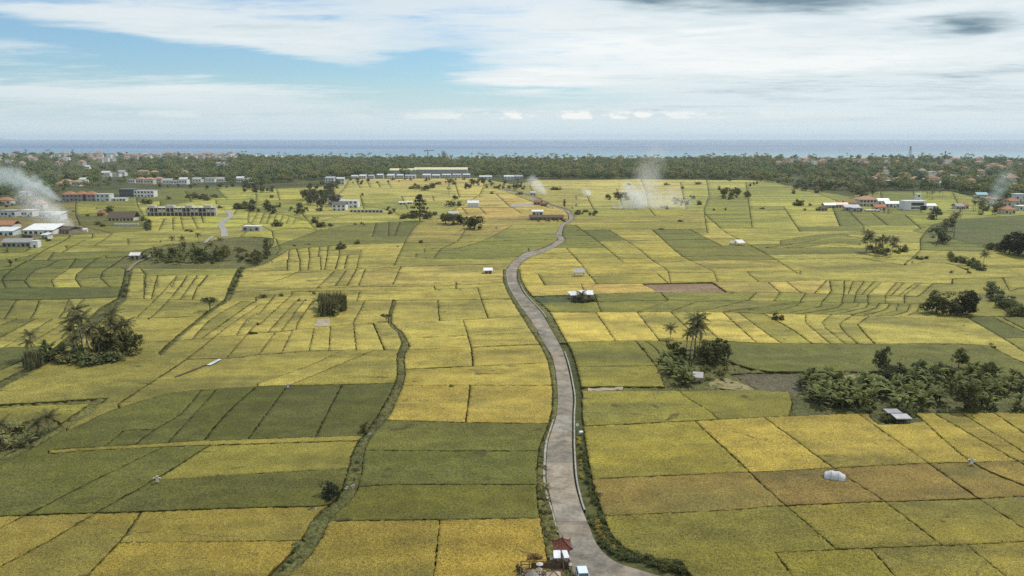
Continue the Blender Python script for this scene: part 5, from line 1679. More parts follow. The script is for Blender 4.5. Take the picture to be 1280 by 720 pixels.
def roof_mesh(kind, w_, d, h, z, over=0.5, name='roof', mat=None):
    W, D_ = w_ / 2 + over, d / 2 + over; mb = MB(); t_ = 0.18
    if kind == 'flat':
        mb.box((0, 0, z + 0.12), (w_ + 2 * over, d + 2 * over, 0.26))
    elif kind == 'shed':
        mb.add([(-W, -D_, z), (W, -D_, z), (W, D_, z + h), (-W, D_, z + h), (-W, -D_, z + t_), (W, -D_, z + t_), (W, D_, z + h + t_), (-W, D_, z + h + t_)],
               [(3, 2, 1, 0), (4, 5, 6, 7), (0, 1, 5, 4), (1, 2, 6, 5), (2, 3, 7, 6), (3, 0, 4, 7)])
    elif kind == 'gable':
        mb.add([(-W, -D_, z), (W, -D_, z), (W, D_, z), (-W, D_, z), (-W, 0, z + h), (W, 0, z + h), (-W, -D_, z + t_), (W, -D_, z + t_), (W, D_, z + t_), (-W, D_, z + t_), (-W, 0, z + h + t_), (W, 0, z + h + t_)],
               [(6, 7, 11, 10), (8, 9, 10, 11), (1, 0, 4, 5), (3, 2, 5, 4), (0, 1, 7, 6), (2, 3, 9, 8), (1, 5, 11, 7), (5, 2, 8, 11), (3, 4, 10, 9), (4, 0, 6, 10)])
    else:   # hip
        r_ = max(0.05, W - D_) if W > D_ else 0.05
        mb.add([(-W, -D_, z), (W, -D_, z), (W, D_, z), (-W, D_, z), (-W, -D_, z + t_), (W, -D_, z + t_), (W, D_, z + t_), (-W, D_, z + t_), (-r_, 0, z + h), (r_, 0, z + h)],
               [(3, 2, 1, 0), (0, 1, 5, 4), (1, 2, 6, 5), (2, 3, 7, 6), (3, 0, 4, 7), (4, 5, 9, 8), (5, 6, 9), (6, 7, 8, 9), (7, 4, 8)])
    return mb.mesh(name, mat)


def house(x, y, w_, d, h, roof, label, cat='house', name='house', wall=WHITE, rcol=TERRA, rz=0.0, rh=None, wins=None, storeys=1, group=None, over=0.5, rmat=None, door=True, dz=0.0, wall_mat=None):
    """house whose front wall stands at photo pixel (x,y); sizes in metres"""
    p = P(x, y, -0.12); p.y += d / 2; p.z += dz
    o = thing(name, label, cat, p, rz, group)
    mb = MB(); mb.box((0, 0, h / 2 - 0.2), (w_, d, h + 0.4))
    wl = mb.build('wall', wall_mat or M_WALL, o); wl.color = c4(wall)
    rm = rmat or (M_METAL if roof in ('flat', 'shed') else M_TILE)
    ro = link('roof', roof_mesh(roof, w_, d, rh if rh is not None else min(w_, d) * 0.33, h, over, 'roof', rm), o); ro.color = c4(rcol)
    if wins:
        sh = h / storeys
        for s in range(storeys):
            for k in range(wins):
                xx = -w_ / 2 + (k + 0.5) * w_ / wins
                if door and s == 0 and k == wins // 2:
                    dm = MB(); dm.box((xx, -d / 2 - 0.03, 1.05), (1.1, 0.12, 2.1)); dm.build('door', M_TIMBER, o); continue
                ww, hh = min(1.7, w_ / wins * 0.6), min(1.5, sh * 0.5)
                fm = MB(); fm.box((xx, -d / 2 - 0.02, sh * s + sh * 0.55), (ww + 0.2, 0.1, hh + 0.2)); f = fm.build('window', M_FRAME, o)
                pm = MB(); pm.box((xx, -d / 2 - 0.06, sh * s + sh * 0.55), (ww, 0.06, hh)); pm.build('pane', M_GLASS, f)
    wpx = w_ / mpp(x, y) / 2 + 1.5
    CLEAR.append((x - wpx, y - 3, x + wpx, y + 2.5 + d * 0.02))
    return o


def W(x, y, px): return px * mpp(x, y)


# long unfinished concrete hotel
M_HOTEL = simple('pale_raw_concrete', (0.56, 0.53, 0.48), 0.3, 0.6, 0.9, 0.15)
bx, by = 225, 271
p = P(bx, by, -0.12); L = W(bx, by, 86)
ht = thing('concrete_hotel', 'long unfinished two storey concrete building with open bays', 'building', p + Vector((0, 5, 0)), 0.02)
nb = 17; bay = L / nb
for s, z in enumerate((0.1, 3.5, 6.9)):
    mb = MB(); mb.box((0, 0, z), (L, 9.0, 0.32)); mb.build('floor_slab', M_HOTEL, ht)
mb = MB(); mb.box((0, 2.2, 3.4), (L * 0.985, 0.3, 6.4)); mb.build('back_wall', M_HOTEL, ht)
for k in range(nb + 1):
    xx = -L / 2 + 0.3 + k * (L - 0.6) / nb
    mb = MB(); mb.box((xx, -4.2, 3.5), (0.45, 0.45, 6.9 + (1.6 if k % 2 else 0.4))); mb.build('column', M_HOTEL, ht)
    mb = MB(); mb.box((xx, 0.2, 3.4), (0.2, 4.0, 6.3)); mb.build('bay_wall', M_HOTEL, ht)
for k in range(nb):
    xx = -L / 2 + (k + 0.5) * L / nb
    for z in (0.26, 3.66):
        if (k * 7 + int(z)) % 4 == 0: continue
        mb = MB(); mb.box((xx, 2.0, z + 1.3), (bay * 0.45, 0.12, 2.2)); mb.build('opening', M_GLASS, ht)
    if k % 4 in (0, 3):
        mb = MB(); mb.box((xx, -3.9, 4.6), (bay - 0.5, 0.15, 1.9)); mb.build('panel', M_HOTEL, ht)
for k in range(4):
    xx = -L / 2 + L * (0.08 + 0.27 * k)
    mb = MB(); mb.box((xx, -1.5, 7.9), (5.6, 4.2, 1.7)); mb.build('stair_head', M_HOTEL, ht)
CLEAR.append((178, 262, 272, 274))

house(151, 277, W(151, 277, 31), 9, 2.6, 'gable', 'long brown thatched hall with open front in the green field', 'hall', 'thatched_hall', CREAM, BROWN, 0.03, 4.2, 7, over=0.9, rmat=M_THATCH)
house(125, 271, 4.2, 4.0, 2.6, 'hip', 'small red-brown gazebo beside the thatched hall', 'gazebo', 'gazebo', BRICK, (0.26, 0.12, 0.07), 0.1, 2.6, 2, over=0.9)
house(158, 282, W(158, 282, 30), 0.8, 1.3, 'flat', 'low white garden wall in front of the thatched hall', 'wall', 'garden_wall', WHITE, WHITE, 0.03, over=0.1)
for i, xx in enumerate((85, 100, 112)):
    house(xx, 252, W(xx, 252, 14.6), 9, 6.6, 'hip', ('grey town house with orange hipped roof nearest the small smoke plume', 'grey town house with orange hipped roof in the middle of its row', 'grey town house with orange hipped roof joined to the plain pale block')[i], 'house', 'town_house',
          (0.30, 0.29, 0.30), TERRA, 0, 3.0, 3, 2, 'row of grey town houses')
house(128.5, 252.5, W(128, 252, 17), 9, 7.4, 'flat', 'plain pale grey block at the end of the town house row', 'house', 'town_house', (0.52, 0.54, 0.55), (0.5, 0.5, 0.5), 0, wins=3, storeys=2, over=0.1)
house(147, 252, W(147, 252, 20), 6, 3.0, 'flat', 'low white building beside the town house row', 'house', 'low_house', WHITE, WHITE, 0, wins=5)
house(159, 246.5, W(159, 246, 19), 9, 8.0, 'flat', 'dark glass-fronted half of the modern block', 'building', 'modern_block', (0.12, 0.13, 0.14), DGREY, 0, wins=5, storeys=2, over=0.8)
house(180, 247, W(180, 247, 25), 9, 7.0, 'flat', 'white half of the modern block with dark openings', 'building', 'modern_block', WHITE, (0.5, 0.5, 0.5), 0, wins=6, storeys=2, over=0.2)
house(47, 262, W(47, 262, 14), 8, 5, 'hip', 'pink-tiled hipped house in the drifting smoke', 'house', 'tiled_house', CREAM, TERRA2, 0.1, 3.2, 3)
house(30, 245, W(30, 245, 12), 8, 4, 'flat', 'white house behind the drifting smoke', 'house', 'white_house', WHITE, WHITE, 0, wins=3)
house(4, 256, W(4, 256, 16), 9, 4, 'hip', 'orange-roofed house at the left edge of the plain', 'house', 'tiled_house', CREAM, TERRA, 0.1, 3.0, 3)
for i, (xx, yy, ww, hh, c, rc, rt) in enumerate(((10, 272, 18, 5.2, (0.55, 0.57, 0.58), GREY, 'flat'), (34, 272, 14, 5.5, WHITE, LMETAL, 'flat'), (57, 274, 16, 5.0, (0.62, 0.68, 0.66), (0.5, 0.6, 0.58), 'flat'), (70, 276, 12, 4.5, (0.65, 0.7, 0.68), (0.6, 0.66, 0.64), 'shed'))):
    house(xx, yy, W(xx, yy, ww), 9, hh, rt, ('grey flat-roofed shed behind the white smoke', 'white two storey house wrapped in white smoke', 'pale green workshop wrapped in smoke', 'pale green shed with sloping roof at the smoke edge')[i], 'house', 'smoky_house', c, rc, 0, 1.5, 4)
house(6, 287.5, W(6, 287, 19), 10, 3.2, 'gable', 'long orange-roofed barn beside the white sheds', 'barn', 'barn', CREAM, TERRA, 0.05, 2.4, 3)
house(4, 296, W(4, 296, 24), 9, 3.4, 'shed', 'pale blue metal shed with white roof under the barn', 'shed', 'metal_shed', (0.6, 0.66, 0.68), LMETAL, 0.05, 1.6, 4)
house(48, 294.5, W(48, 294, 37), 13, 3.4, 'shed', 'long bright white-roofed warehouse below the smoke', 'warehouse', 'warehouse', WHITE, (0.78, 0.78, 0.76), 0.02, 2.6, 6)
house(82, 293, W(82, 293, 20), 9, 3.0, 'gable', 'grey collapsed-looking shed beside the warehouse', 'shed', 'old_shed', (0.30, 0.27, 0.23), (0.27, 0.24, 0.21), -0.35, 1.6, 3, rmat=M_THATCH)
house(91, 290.5, W(91, 290, 9), 3, 3.0, 'flat', 'short white wall panel beside the old grey shed', 'wall', 'wall_panel', WHITE, WHITE, 0.6, over=0.05)
house(57, 300, W(57, 300, 9), 4, 3.0, 'shed', 'small white cabin below the long warehouse', 'cabin', 'cabin', WHITE, LMETAL, -0.3, 0.8, 2)
house(20, 310, W(20, 310, 34), 8, 3.0, 'gable', 'long low grey farm shed at the field edge', 'shed', 'farm_shed', (0.4, 0.38, 0.34), (0.30, 0.29, 0.28), 0.06, 1.8, 6, rmat=M_METAL)
house(43, 311, W(43, 311, 8), 4, 4.2, 'flat', 'white square end block of the farm shed', 'shed', 'end_block', WHITE, (0.7, 0.7, 0.7), 0.1, over=0.05, wins=1)
house(106, 291, 2.6, 2.0, 1.8, 'gable', 'tiny white tent-shaped shelter on the grass', 'shelter', 'white_shelter', WHITE, WHITE, 0.2, 1.0, over=0.1, rmat=M_METAL)
house(168, 325, W(168, 325, 11), 4.5, 2.2, 'gable', 'white-roofed field hut beside the banana grove', 'hut', 'field_hut', (0.4, 0.38, 0.34), (0.68, 0.67, 0.62), 0.1, 1.2, 2, rmat=M_METAL)
house(314, 290, W(314, 290, 22), 6, 3.6, 'flat', 'roofless grey block with a white top edge', 'shed', 'block_shed', (0.42, 0.40, 0.38), (0.72, 0.71, 0.68), -0.04, over=0.05, wins=3)
house(297, 262, W(297, 262, 11), 6, 2.2, 'hip', 'brown thatched pavilion among bushes', 'pavilion', 'pavilion', BRICK, (0.20, 0.11, 0.07), 0, 2.8, 2, over=0.8, rmat=M_THATCH)
# white house with long wall
house(424, 264, W(424, 264, 17), 8, 5.2, 'gable', 'white house with dark grey pitched roof beside the tall wood', 'house', 'white_house', WHITE, DGREY, -0.05, 2.2, 3, 2)
house(436, 260.5, W(436, 260, 23), 9, 6.6, 'flat', 'white flat-roofed block joined behind the pitched house', 'house', 'white_house', WHITE, (0.7, 0.7, 0.68), -0.05, wins=4, storeys=2, over=0.2)
house(418, 257, W(418, 257, 16), 9, 7.6, 'hip', 'dark hipped-roof house behind the white house', 'house', 'hipped_house', CREAM, (0.12, 0.10, 0.09), 0, 2.6, 3, 2)
house(458, 266.5, W(458, 266, 42), 1.2, 2.8, 'flat', 'long pale boundary wall running from the white house', 'wall', 'boundary_wall', (0.55, 0.53, 0.49), (0.58, 0.56, 0.52), -0.06, over=0.1, wins=9, door=False)
house(591.5, 260, W(591, 260, 14), 6, 4.2, 'gable', 'bright white gabled shed by the golden field', 'shed', 'white_shed', (0.62, 0.62, 0.60), (0.80, 0.80, 0.79), 0.0, 2.0, over=0.25, rmat=M_METAL)
for i, (xx, yy, ww) in enumerate(((503, 256.5, 9), (512, 256, 6))):
    house(xx, yy, W(xx, yy, ww), 4, 2.2, 'gable', 'pale field shelter near the tiered tree', 'shelter', 'field_shelter', (0.5, 0.5, 0.48), (0.6, 0.6, 0.58), 0.1, 1.0, 2, group='pale shelters near the tiered tree', rmat=M_METAL)
house(566, 271, W(566, 271, 12), 5, 2.4, 'gable', 'grey-roofed hut behind the dark tree row', 'hut', 'grey_hut', (0.45, 0.43, 0.4), (0.42, 0.42, 0.42), 0.3, 1.6, 2, rmat=M_METAL)
# wooden stalls along the road
house(683, 276, W(683, 276, 42), 6, 2.4, 'gable', 'long low planted nursery shed beside the road bend', 'shed', 'nursery_shed', (0.30, 0.22, 0.16), (0.22, 0.19, 0.15), 0.0, 1.6, 8, rmat=M_THATCH)
house(672, 270, W(672, 270, 13), 4, 3.4, 'shed', 'white-roofed stall at the end of the nursery shed', 'stall', 'stall', (0.5, 0.48, 0.44), (0.74, 0.74, 0.72), 0.0, 0.9, 3)
mass([(663, 278), (708, 278), (706, 274), (664, 275)], 22, 1.2, 2.4, 'potted green plants crowding the nursery shed', 'nursery_plants', DARK, 1.2, 1.0)
house(672.5, 257, W(672, 257, 9), 5, 2.8, 'gable', 'red-brown roofed roadside shop', 'shop', 'roadside_shop', (0.3, 0.2, 0.14), (0.30, 0.14, 0.09), -0.4, 1.6, 2)
house(680, 258.5, W(680, 258, 7), 4, 2.2, 'gable', 'dark low annexe of the roadside shop', 'shop', 'shop_annexe', (0.2, 0.15, 0.1), (0.22, 0.11, 0.07), -0.4, 1.2, 2)
house(666, 244.5, W(666, 244, 6), 4, 3.0, 'gable', 'small white-roofed house beside the far road', 'house', 'small_house', CREAM, (0.74, 0.74, 0.74), 0.2, 1.2, 2, rmat=M_METAL)
# white villa and neighbours
house(1144, 263.5, W(1144, 263, 27), 10, 8.0, 'flat', 'white modern villa with a wide dark balcony opening', 'villa', 'villa', WHITE, (0.72, 0.72, 0.7), 0.0, over=0.1, door=False)
vp = bpy.data.objects['villa']
q = W(1144, 263, 1.0)
for z, hh in ((5.6, 2.4), (2.4, 1.2)):
    mb = MB(); mb.box((1.6, -5.0, z), (10.5, 0.5, hh)); mb.build('window', M_GLASS, vp)
for k in range(4):
    mb = MB(); mb.box((-2.6 + k * 2.9, -5.15, 5.6), (0.2, 0.5, 2.4)); mb.build('mullion', M_RAW, vp)
house(1147.5, 259, 4.4, 4, 11.5, 'flat', 'white stair tower on the white villa', 'tower', 'stair_tower', WHITE, (0.6, 0.6, 0.6), 0.0, over=0.1, wins=1, storeys=3, door=False)
house(1160, 263.5, W(1160, 263, 20), 7, 4.2, 'gable', 'low white wing beside the white villa', 'house', 'villa_wing', WHITE, (0.7, 0.7, 0.69), 0.0, 1.5, 4, rmat=M_METAL)
house(1085, 258.5, W(1085, 258, 21), 11, 6.2, 'hip', 'cream two storey house with broad orange roof', 'house', 'orange_roofed_house', CREAM, TERRA2, 0.0, 3.2, 5, 2, over=1.0)
for i, a in enumerate(((1037, 261, 14, 3.0, 'gable', 'grey tin-roofed shed at the edge of the rough plot', (0.4, 0.36, 0.3), (0.45, 0.45, 0.45)), (1052, 260.5, 16, 3.0, 'gable', 'low house with worn orange roof beside the tin shed', CREAM, TERRA),
                       (1063, 259, 14, 3.6, 'gable', 'low brown-roofed house with a pale gable strip', CREAM, (0.33, 0.18, 0.12)), (1066, 264.5, 18, 3.4, 'shed', 'grey flat-fronted garage below the orange-roofed house', GREY, (0.42, 0.42, 0.42)),
                       (1072, 266, 12, 3.8, 'flat', 'raw grey concrete cube beside the garage', (0.40, 0.38, 0.36), GREY), (1100, 264, 14, 3.4, 'gable', 'small terracotta-roofed lodge before the white wing', CREAM, (0.46, 0.20, 0.12)),
                       (1104, 258, 14, 5.0, 'gable', 'white-roofed house behind the terracotta lodge', WHITE, LMETAL), (1116, 260.5, 18, 4.0, 'gable', 'pale grey-roofed house next to the white villa', (0.62, 0.62, 0.6), (0.55, 0.56, 0.56)), (1092, 265.5, 16, 1.6, 'flat', 'low pale wall in front of the terracotta lodge', (0.6, 0.57, 0.5), CREAM))):
    xx, yy, ww, hh, rt, lb, wc, rc = a
    house(xx, yy, W(xx, yy, ww), 6, hh, rt, lb, 'house' if 'wall' not in lb else 'wall', 'village_house' if 'wall' not in lb else 'low_wall', wc, rc, rng.uniform(-.1, .1), 1.8, max(2, ww // 4), rmat=M_METAL if rt == 'shed' or 'tin' in lb or 'white-roofed' in lb or 'grey-roofed' in lb else None)
house(1030, 264.5, W(1030, 264, 8), 4, 2.6, 'gable', 'lone brown hut on the rough plot', 'hut', 'brown_hut', (0.3, 0.24, 0.18), (0.25, 0.2, 0.16), 0.1, 1.4, 2, rmat=M_THATCH)
for i, a in enumerate(((1206, 262, 10, 3.4, 'gable', 'small bright orange-roofed house in front of the palm grove', TERRA), (1200, 262.5, 9, 3.0, 'gable', 'small grey-roofed house beside the bright orange roof', GREY),
                       (1240, 256, 13, 5.0, 'hip', 'pale orange hipped house rising above the palm grove', (0.50, 0.30, 0.18)), (1266, 259, 16, 5.0, 'hip', 'large orange hipped house at the palm grove end', TERRA), (1262, 268.5, 14, 4.0, 'hip', 'bright orange hipped house at the edge of the green field', (0.46, 0.22, 0.12)),
                       (1280, 264, 12, 4.2, 'flat', 'white flat-roofed house among orange roofs', WHITE), (1276, 252, 12, 7, 'flat', 'tall white house at the right end of the orange roofs', WHITE), (1228, 250, 12, 5, 'gable', 'blue-roofed house in the thin blue smoke', (0.35, 0.55, 0.58)))):
    xx, yy, ww, hh, rt, lb, rc = a
    house(xx, yy, W(xx, yy, ww), 8, hh, rt, lb, 'house', 'village_house', CREAM if 'white' not in lb else WHITE, rc, rng.uniform(-.15, .15), 2.8 if rt == 'hip' else 2.2, 3, over=0.7)
# long yellow roofs and white row in front of the wood
house(503.5, 217.5, W(503, 217, 32), 18, 6, 'gable', 'shorter pale yellow roofed hall in front of the wood', 'hall', 'long_hall', (0.35, 0.35, 0.33), (0.66, 0.60, 0.36), 0.0, 3.0, rmat=M_METAL)
house(551, 217.3, W(551, 217, 66), 20, 7, 'gable', 'very long yellow roofed hall in front of the wood', 'hall', 'long_hall', (0.35, 0.35, 0.33), (0.68, 0.61, 0.34), 0.0, 3.4, rmat=M_METAL)
ROWH = [(412, 228.5, 13, 8, 'white stepped house with many grey roofs at the end of the white row'), (425, 231, 12, 10, 'tall white house standing forward of the white row'), (443, 224.5, 9, 6, ''), (453, 224, 10, 6, ''), (464, 224, 8, 6, ''), (475, 223.5, 9, 7, ''), (488, 224, 10, 7, ''), (500, 224, 9, 7, ''), (513, 224.2, 15, 6.5, ''), (533, 223, 11, 6, ''), (545, 223, 11, 5.5, ''), (558, 222.8, 12, 6, ''), (571, 222.8, 12, 6, ''), (583, 222.5, 10, 6, ''), (607, 225.5, 18, 6.5, ''), (636, 224.5, 14, 5.5, ''), (648, 224, 12, 5, '')]
for i, (xx, yy, ww, hh, lb) in enumerate(ROWH):
    house(xx, yy, W(xx, yy, ww) * 0.85, 10, hh * 0.78, 'gable' if i % 3 else 'shed', lb or 'white house with pale grey roof in the row before the wood', 'house', 'row_house', (0.48, 0.49, 0.50) if i % 3 else (0.62, 0.62, 0.62), (0.55, 0.58, 0.6) if i % 4 else (0.36, 0.38, 0.4), 0, 1.6, 3, 2, None if lb else 'white house row before the wood', rmat=M_METAL, door=False)
# houses left of the wood
LH = [(164, 229, 9), (175, 230, 10), (186, 230.5, 12), (197, 228, 9), (209, 230, 12), (219, 230.5, 11), (229, 230.5, 10), (246, 228, 11), (262, 228, 12), (275, 227.5, 10), (143, 221, 12), (132, 221.5, 10), (152, 220, 9), (178, 218, 12), (192, 219, 10), (202, 217, 9), (109, 211, 5), (230, 219, 6), (247, 215, 5), (275, 208, 10), (286, 208, 8), (300, 228, 9), (312, 229, 8), (95, 233, 10), (82, 231, 12), (74, 236, 9), (103, 229, 8)]
for i, (xx, yy, ww) in enumerate(LH):
    k = i % 5
    red = i in (1, 2, 3, 13, 14, 23, 24, 25)
    house(xx, yy, W(xx, yy, ww), 9, rng.uniform(4, 7), 'hip' if red else ('flat' if k in (0, 3) else 'gable'), 'terracotta-roofed house at the wood edge beyond the concrete building' if red else 'white-walled house at the wood edge beyond the concrete building', 'house', 'wood_edge_house',
          CREAM if red else WHITE, TERRA2 if red else ((0.6, 0.61, 0.6) if k % 2 else (0.4, 0.37, 0.34)), rng.uniform(-.1, .1), 2.4, 3, 1, 'terracotta houses at the wood edge' if red else 'white houses at the wood edge', rmat=None if red else M_METAL, door=False)
# coast town on the left and the village under the mast: many small houses
TOWN = []
for i in range(95):
    xx = rng.uniform(-20, 300); yy = 194.5 + rng.random() ** 1.5 * (14 if xx < 160 else 5)
    TOWN.append((xx, yy, rng.uniform(5, 10)))
for i, (xx, yy, ww) in enumerate(TOWN):
    red = rng.random() < 0.4
    house(xx, yy, W(xx, yy, ww) * 0.8, 14, rng.uniform(6, 11), 'hip' if red else 'flat', 'tiny red-roofed house of the coast town' if red else 'tiny white building of the coast town', 'house', 'town_house', (0.5, 0.47, 0.43) if red else rng.choice([0.55, 0.65, 0.75]) * np.array([1, 1, 0.98]),
          (0.42, 0.24, 0.17) if red else (0.55, 0.55, 0.54), rng.uniform(-.3, .3), 4, None, 1, 'red roofs of the coast town' if red else 'white buildings of the coast town')
VILL = []
for i in range(85):
    xx = rng.uniform(965, 1300); yy = rng.uniform(199, 236 if xx > 1090 else 206)
    VILL.append((xx, yy, rng.uniform(5, 9) * (0.75 + (yy - 198) / 40)))
VILL += [(1108, 229, 9), (1115, 230.5, 11), (1126, 229, 10), (1134, 230, 10), (1216, 229.5, 10), (1226, 218, 12), (1250, 224, 14), (1268, 227, 14), (1225, 205, 9), (1185, 203, 14), (1205, 204, 14), (1195, 201, 12), (1106, 226, 6)]
for i, (xx, yy, ww) in enumerate(VILL):
    red = rng.random() < 0.68
    house(xx, yy, W(xx, yy, ww), 11, rng.uniform(3.5, 6), 'hip' if red else 'flat', 'small terracotta-roofed house in the tree-filled village under the mast' if red else 'small white house in the tree-filled village under the mast', 'house', 'village_house', CREAM if red else WHITE,
          np.array((0.40, 0.22, 0.15)) * rng.uniform(0.8, 1.3) if red else (0.6, 0.6, 0.58), rng.uniform(-.3, .3), 3.2, None, 1, 'terracotta houses under the mast' if red else 'white houses under the mast')

# small field huts
def shelter(x, y, w_, d, h, label, name='field_shelter', rcol=(0.45, 0.45, 0.43), rz=0.0, slope=0.5, rmat=None, cat='shelter'):
    p = P(x, y, -0.12); o = thing(name, label, cat, p, rz)
    for sx in (-1, 1):
        for sy in (-1, 1):
            mb = MB(); hh = h + (slope if sy > 0 else 0) - 0.05; mb.box((sx * (w_ / 2 - .1), sy * (d / 2 - .1), hh / 2), (0.12, 0.12, hh)); mb.build('post', M_TIMBER, o)
    r_ = link('roof', roof_mesh('shed', w_, d, slope, h, 0.25, 'roof', rmat or M_METAL), o); r_.color = c4(rcol)
    mb = MB(); mb.box((0, 0, 0.55), (w_ * 0.9, d * 0.8, 0.1)); mb.build('platform', M_TIMBER, o)
    return o


shelter(724, 346.5, W(724, 346, 12), 3.2, 2.2, 'grey-roofed open field shelter on posts among golden fields', rcol=(0.34, 0.33, 0.32), rz=-0.05, slope=1.2)
house(732, 375, W(732, 375, 16), 3.6, 2.0, 'gable', 'white-roofed hut hidden by bushes near the vegetable plot', 'hut', 'field_hut', (0.35, 0.32, 0.28), (0.78, 0.78, 0.76), 0.0, 1.2, 2, rmat=M_METAL)
house(716.5, 375, W(716, 375, 8), 3, 1.8, 'shed', 'small lean-to with pale roof beside the white-roofed hut', 'hut', 'lean_to', (0.3, 0.28, 0.25), (0.62, 0.62, 0.6), 0.3, 0.8, 1, door=False)
put('shrub', [(720, 379, 370, 1.3), (727, 380, 372, 1.4), (734, 380, 373, 1.4), (740, 379, 371, 1.3), (716, 380, 375, 1.2)], 'dark bush in front of the white-roofed hut', 'bushes before the white-roofed hut', (0.07, 0.072, 0.032))
put('palm', [(727, 379, 366)], 'dwarf palm in front of the white-roofed hut', None, PALMC)
house(610, 343.5, W(610, 343, 9), 3, 1.9, 'shed', 'small white-roofed hut in the golden field left of the road', 'hut', 'field_hut', (0.42, 0.38, 0.34), (0.78, 0.77, 0.75), 0.05, 0.6, 2)
shelter(925, 307.5, W(925, 307, 9), 4, 1.8, 'pale sloping shelter on the bund between far fields', rcol=(0.62, 0.62, 0.58), rz=0.2, slope=1.4)
shelter(916, 307, W(916, 307, 6), 3, 1.6, 'small grey shelter beside the pale sloping shelter', rcol=(0.36, 0.34, 0.3), rz=-0.2, slope=0.8)
shelter(872, 479, W(872, 479, 10.5), 2.2, 1.7, 'little grey-roofed hut on posts under the palms', 'field_hut', (0.36, 0.35, 0.34), -0.25, 0.7, cat='hut')
shelter(1126, 530, W(1126, 530, 17), 2.0, 1.5, 'low shelter with white sheet roof by the banana grove', rcol=(0.42, 0.42, 0.42), rz=0.02, slope=0.2)
shelter(1115, 523, W(1115, 523, 15), 2.0, 1.5, 'grey flat shelter behind the white sheet roof', rcol=(0.28, 0.28, 0.28), rz=0.02, slope=0.1)

# side path to the concrete building, farm track
def track(pts, wd, label, mat=None, name='path', z=0.05):
    L = smooth_line(pts, 3.0); mb = MB(); vv = []
    q = [Vector(P2(*p)) for p in L]
    for i, p in enumerate(q):
        t_ = (q[min(i + 1, len(q) - 1)] - q[max(i - 1, 0)]).normalized(); nn = Vector((-t_.y, t_.x)) * wd / 2
        vv += [(p.x - nn.x, p.y - nn.y, z), (p.x + nn.x, p.y + nn.y, z)]
    mb.add(vv, [(i * 2, i * 2 + 2, i * 2 + 3, i * 2 + 1) for i in range(len(q) - 1)])
    return tag(mb.build(name, mat or M_KERB), label, None, None, 'structure')


track([(281, 297), (280, 288), (276, 283), (281, 276), (289, 271), (284, 263)], 4.2, 'pale concrete lane to the brown pavilion', z=0.66)
track([(160, 340), (170, 330), (182, 325), (192, 317)], 1.6, 'narrow earth track to the white field hut', simple('earth_track', (0.20, 0.17, 0.10), 0.3, 0.5), z=0.64)
track([(256, 305), (261, 300), (267, 296)], 2.0, 'short pale track above the banana grove', z=0.64)
M_STRAW = simple('dry_straw', (0.27, 0.23, 0.12), 0.35, 0.6, 0.95, 0.05)
M_PALE = simple('pale_soil', (0.36, 0.31, 0.22), 0.25, 0.4, 0.95, 0.05)


def patch(name, px, mat, label, z=0.60):
    pts = [P2(*p) for p in px]; lp = np.array(pts)
    if area(lp) < 0: lp = lp[::-1]
    lp = densify(lp, 1.2); lp = lp + rng.normal(0, 0.25, lp.shape)
    mb = MB(); mb.add([(a, b_, z) for a, b_ in lp] + [(a, b_, z - 0.3) for a, b_ in lp], [tuple(range(len(lp)))] + [(i, (i + 1) % len(lp) , len(lp) + (i + 1) % len(lp), len(lp) + i) for i in range(len(lp))])
    return tag(mb.build(name, mat), label, None, None, 'structure')


patch('bare_patch', [(396, 401), (413, 400), (412, 410), (394, 410)], M_PALE, 'pale bare patch below the reed stand')
patch('straw_strip', [(735, 488), (779, 487), (779, 490), (734, 491.5)], M_PALE, 'pale bare strip on the bund beside the road')
patch('straw_patch', [(905, 474), (925, 480), (950, 490), (944, 491), (915, 488), (890, 486), (885, 480)], M_STRAW, 'heap of pale dry straw beside the hut clump', 0.3)
patch('straw_patch', [(1050, 470), (1095, 470), (1096, 477), (1060, 477)], M_STRAW, 'dry straw beside the banana grove', 0.3)
patch('sand_patch', [(640, 256), (668, 254), (672, 257), (660, 258.5), (636, 259)], M_KERB, 'pale gravel yard beside the roadside shop')
# ------------------------------------------------------------------ masts, crane
def mast(x, y, h, wd, label):
    p = P(x, y, -0.12); o = thing('radio_mast', label, 'mast', p)
    mb = MB(); n = 9
    for k in range(n):
        z0, z1 = h * k / n, h * (k + 1) / n; w0, w1 = wd * (1 - .6 * k / n), wd * (1 - .6 * (k + 1) / n)
        c0 = [(-w0, -w0, z0), (w0, -w0, z0), (w0, w0, z0), (-w0, w0, z0)]; c1 = [(-w1, -w1, z1), (w1, -w1, z1), (w1, w1, z1), (-w1, w1, z1)]
        for i in range(4):
            j = (i + 1) % 4
            mb.tube([c0[i], c1[i]], [0.28, 0.26], 4); mb.tube([c0[i], c1[j]], [0.14, 0.14], 4); mb.tube([c1[i], c1[j]], [0.16, 0.16], 4)
    mb.build('lattice', simple('mast_steel', (0.22, 0.12, 0.10), 0.3, 0.2), o)
    for k, z in enumerate((0.97, 0.9, 0.78)):
        m2 = MB()
        for i in range(3): m2.box((math.cos(i * 2.09) * wd * .8, math.sin(i * 2.09) * wd * .8, h * z), (0.8, 0.8, 2.6))
        m2.build('antenna', M_FRAME, o)
    return o


mast(1137, 199, hm(1137, 199, 183), 3.2, 'red lattice radio mast above the village trees')
mast(1181, 199, hm(1181, 199, 189), 1.6, 'thin lattice mast right of the tall radio mast')
mast(1013, 206, hm(1013, 206, 197), 0.8, 'slender pale mast in the wood near the far smoke')
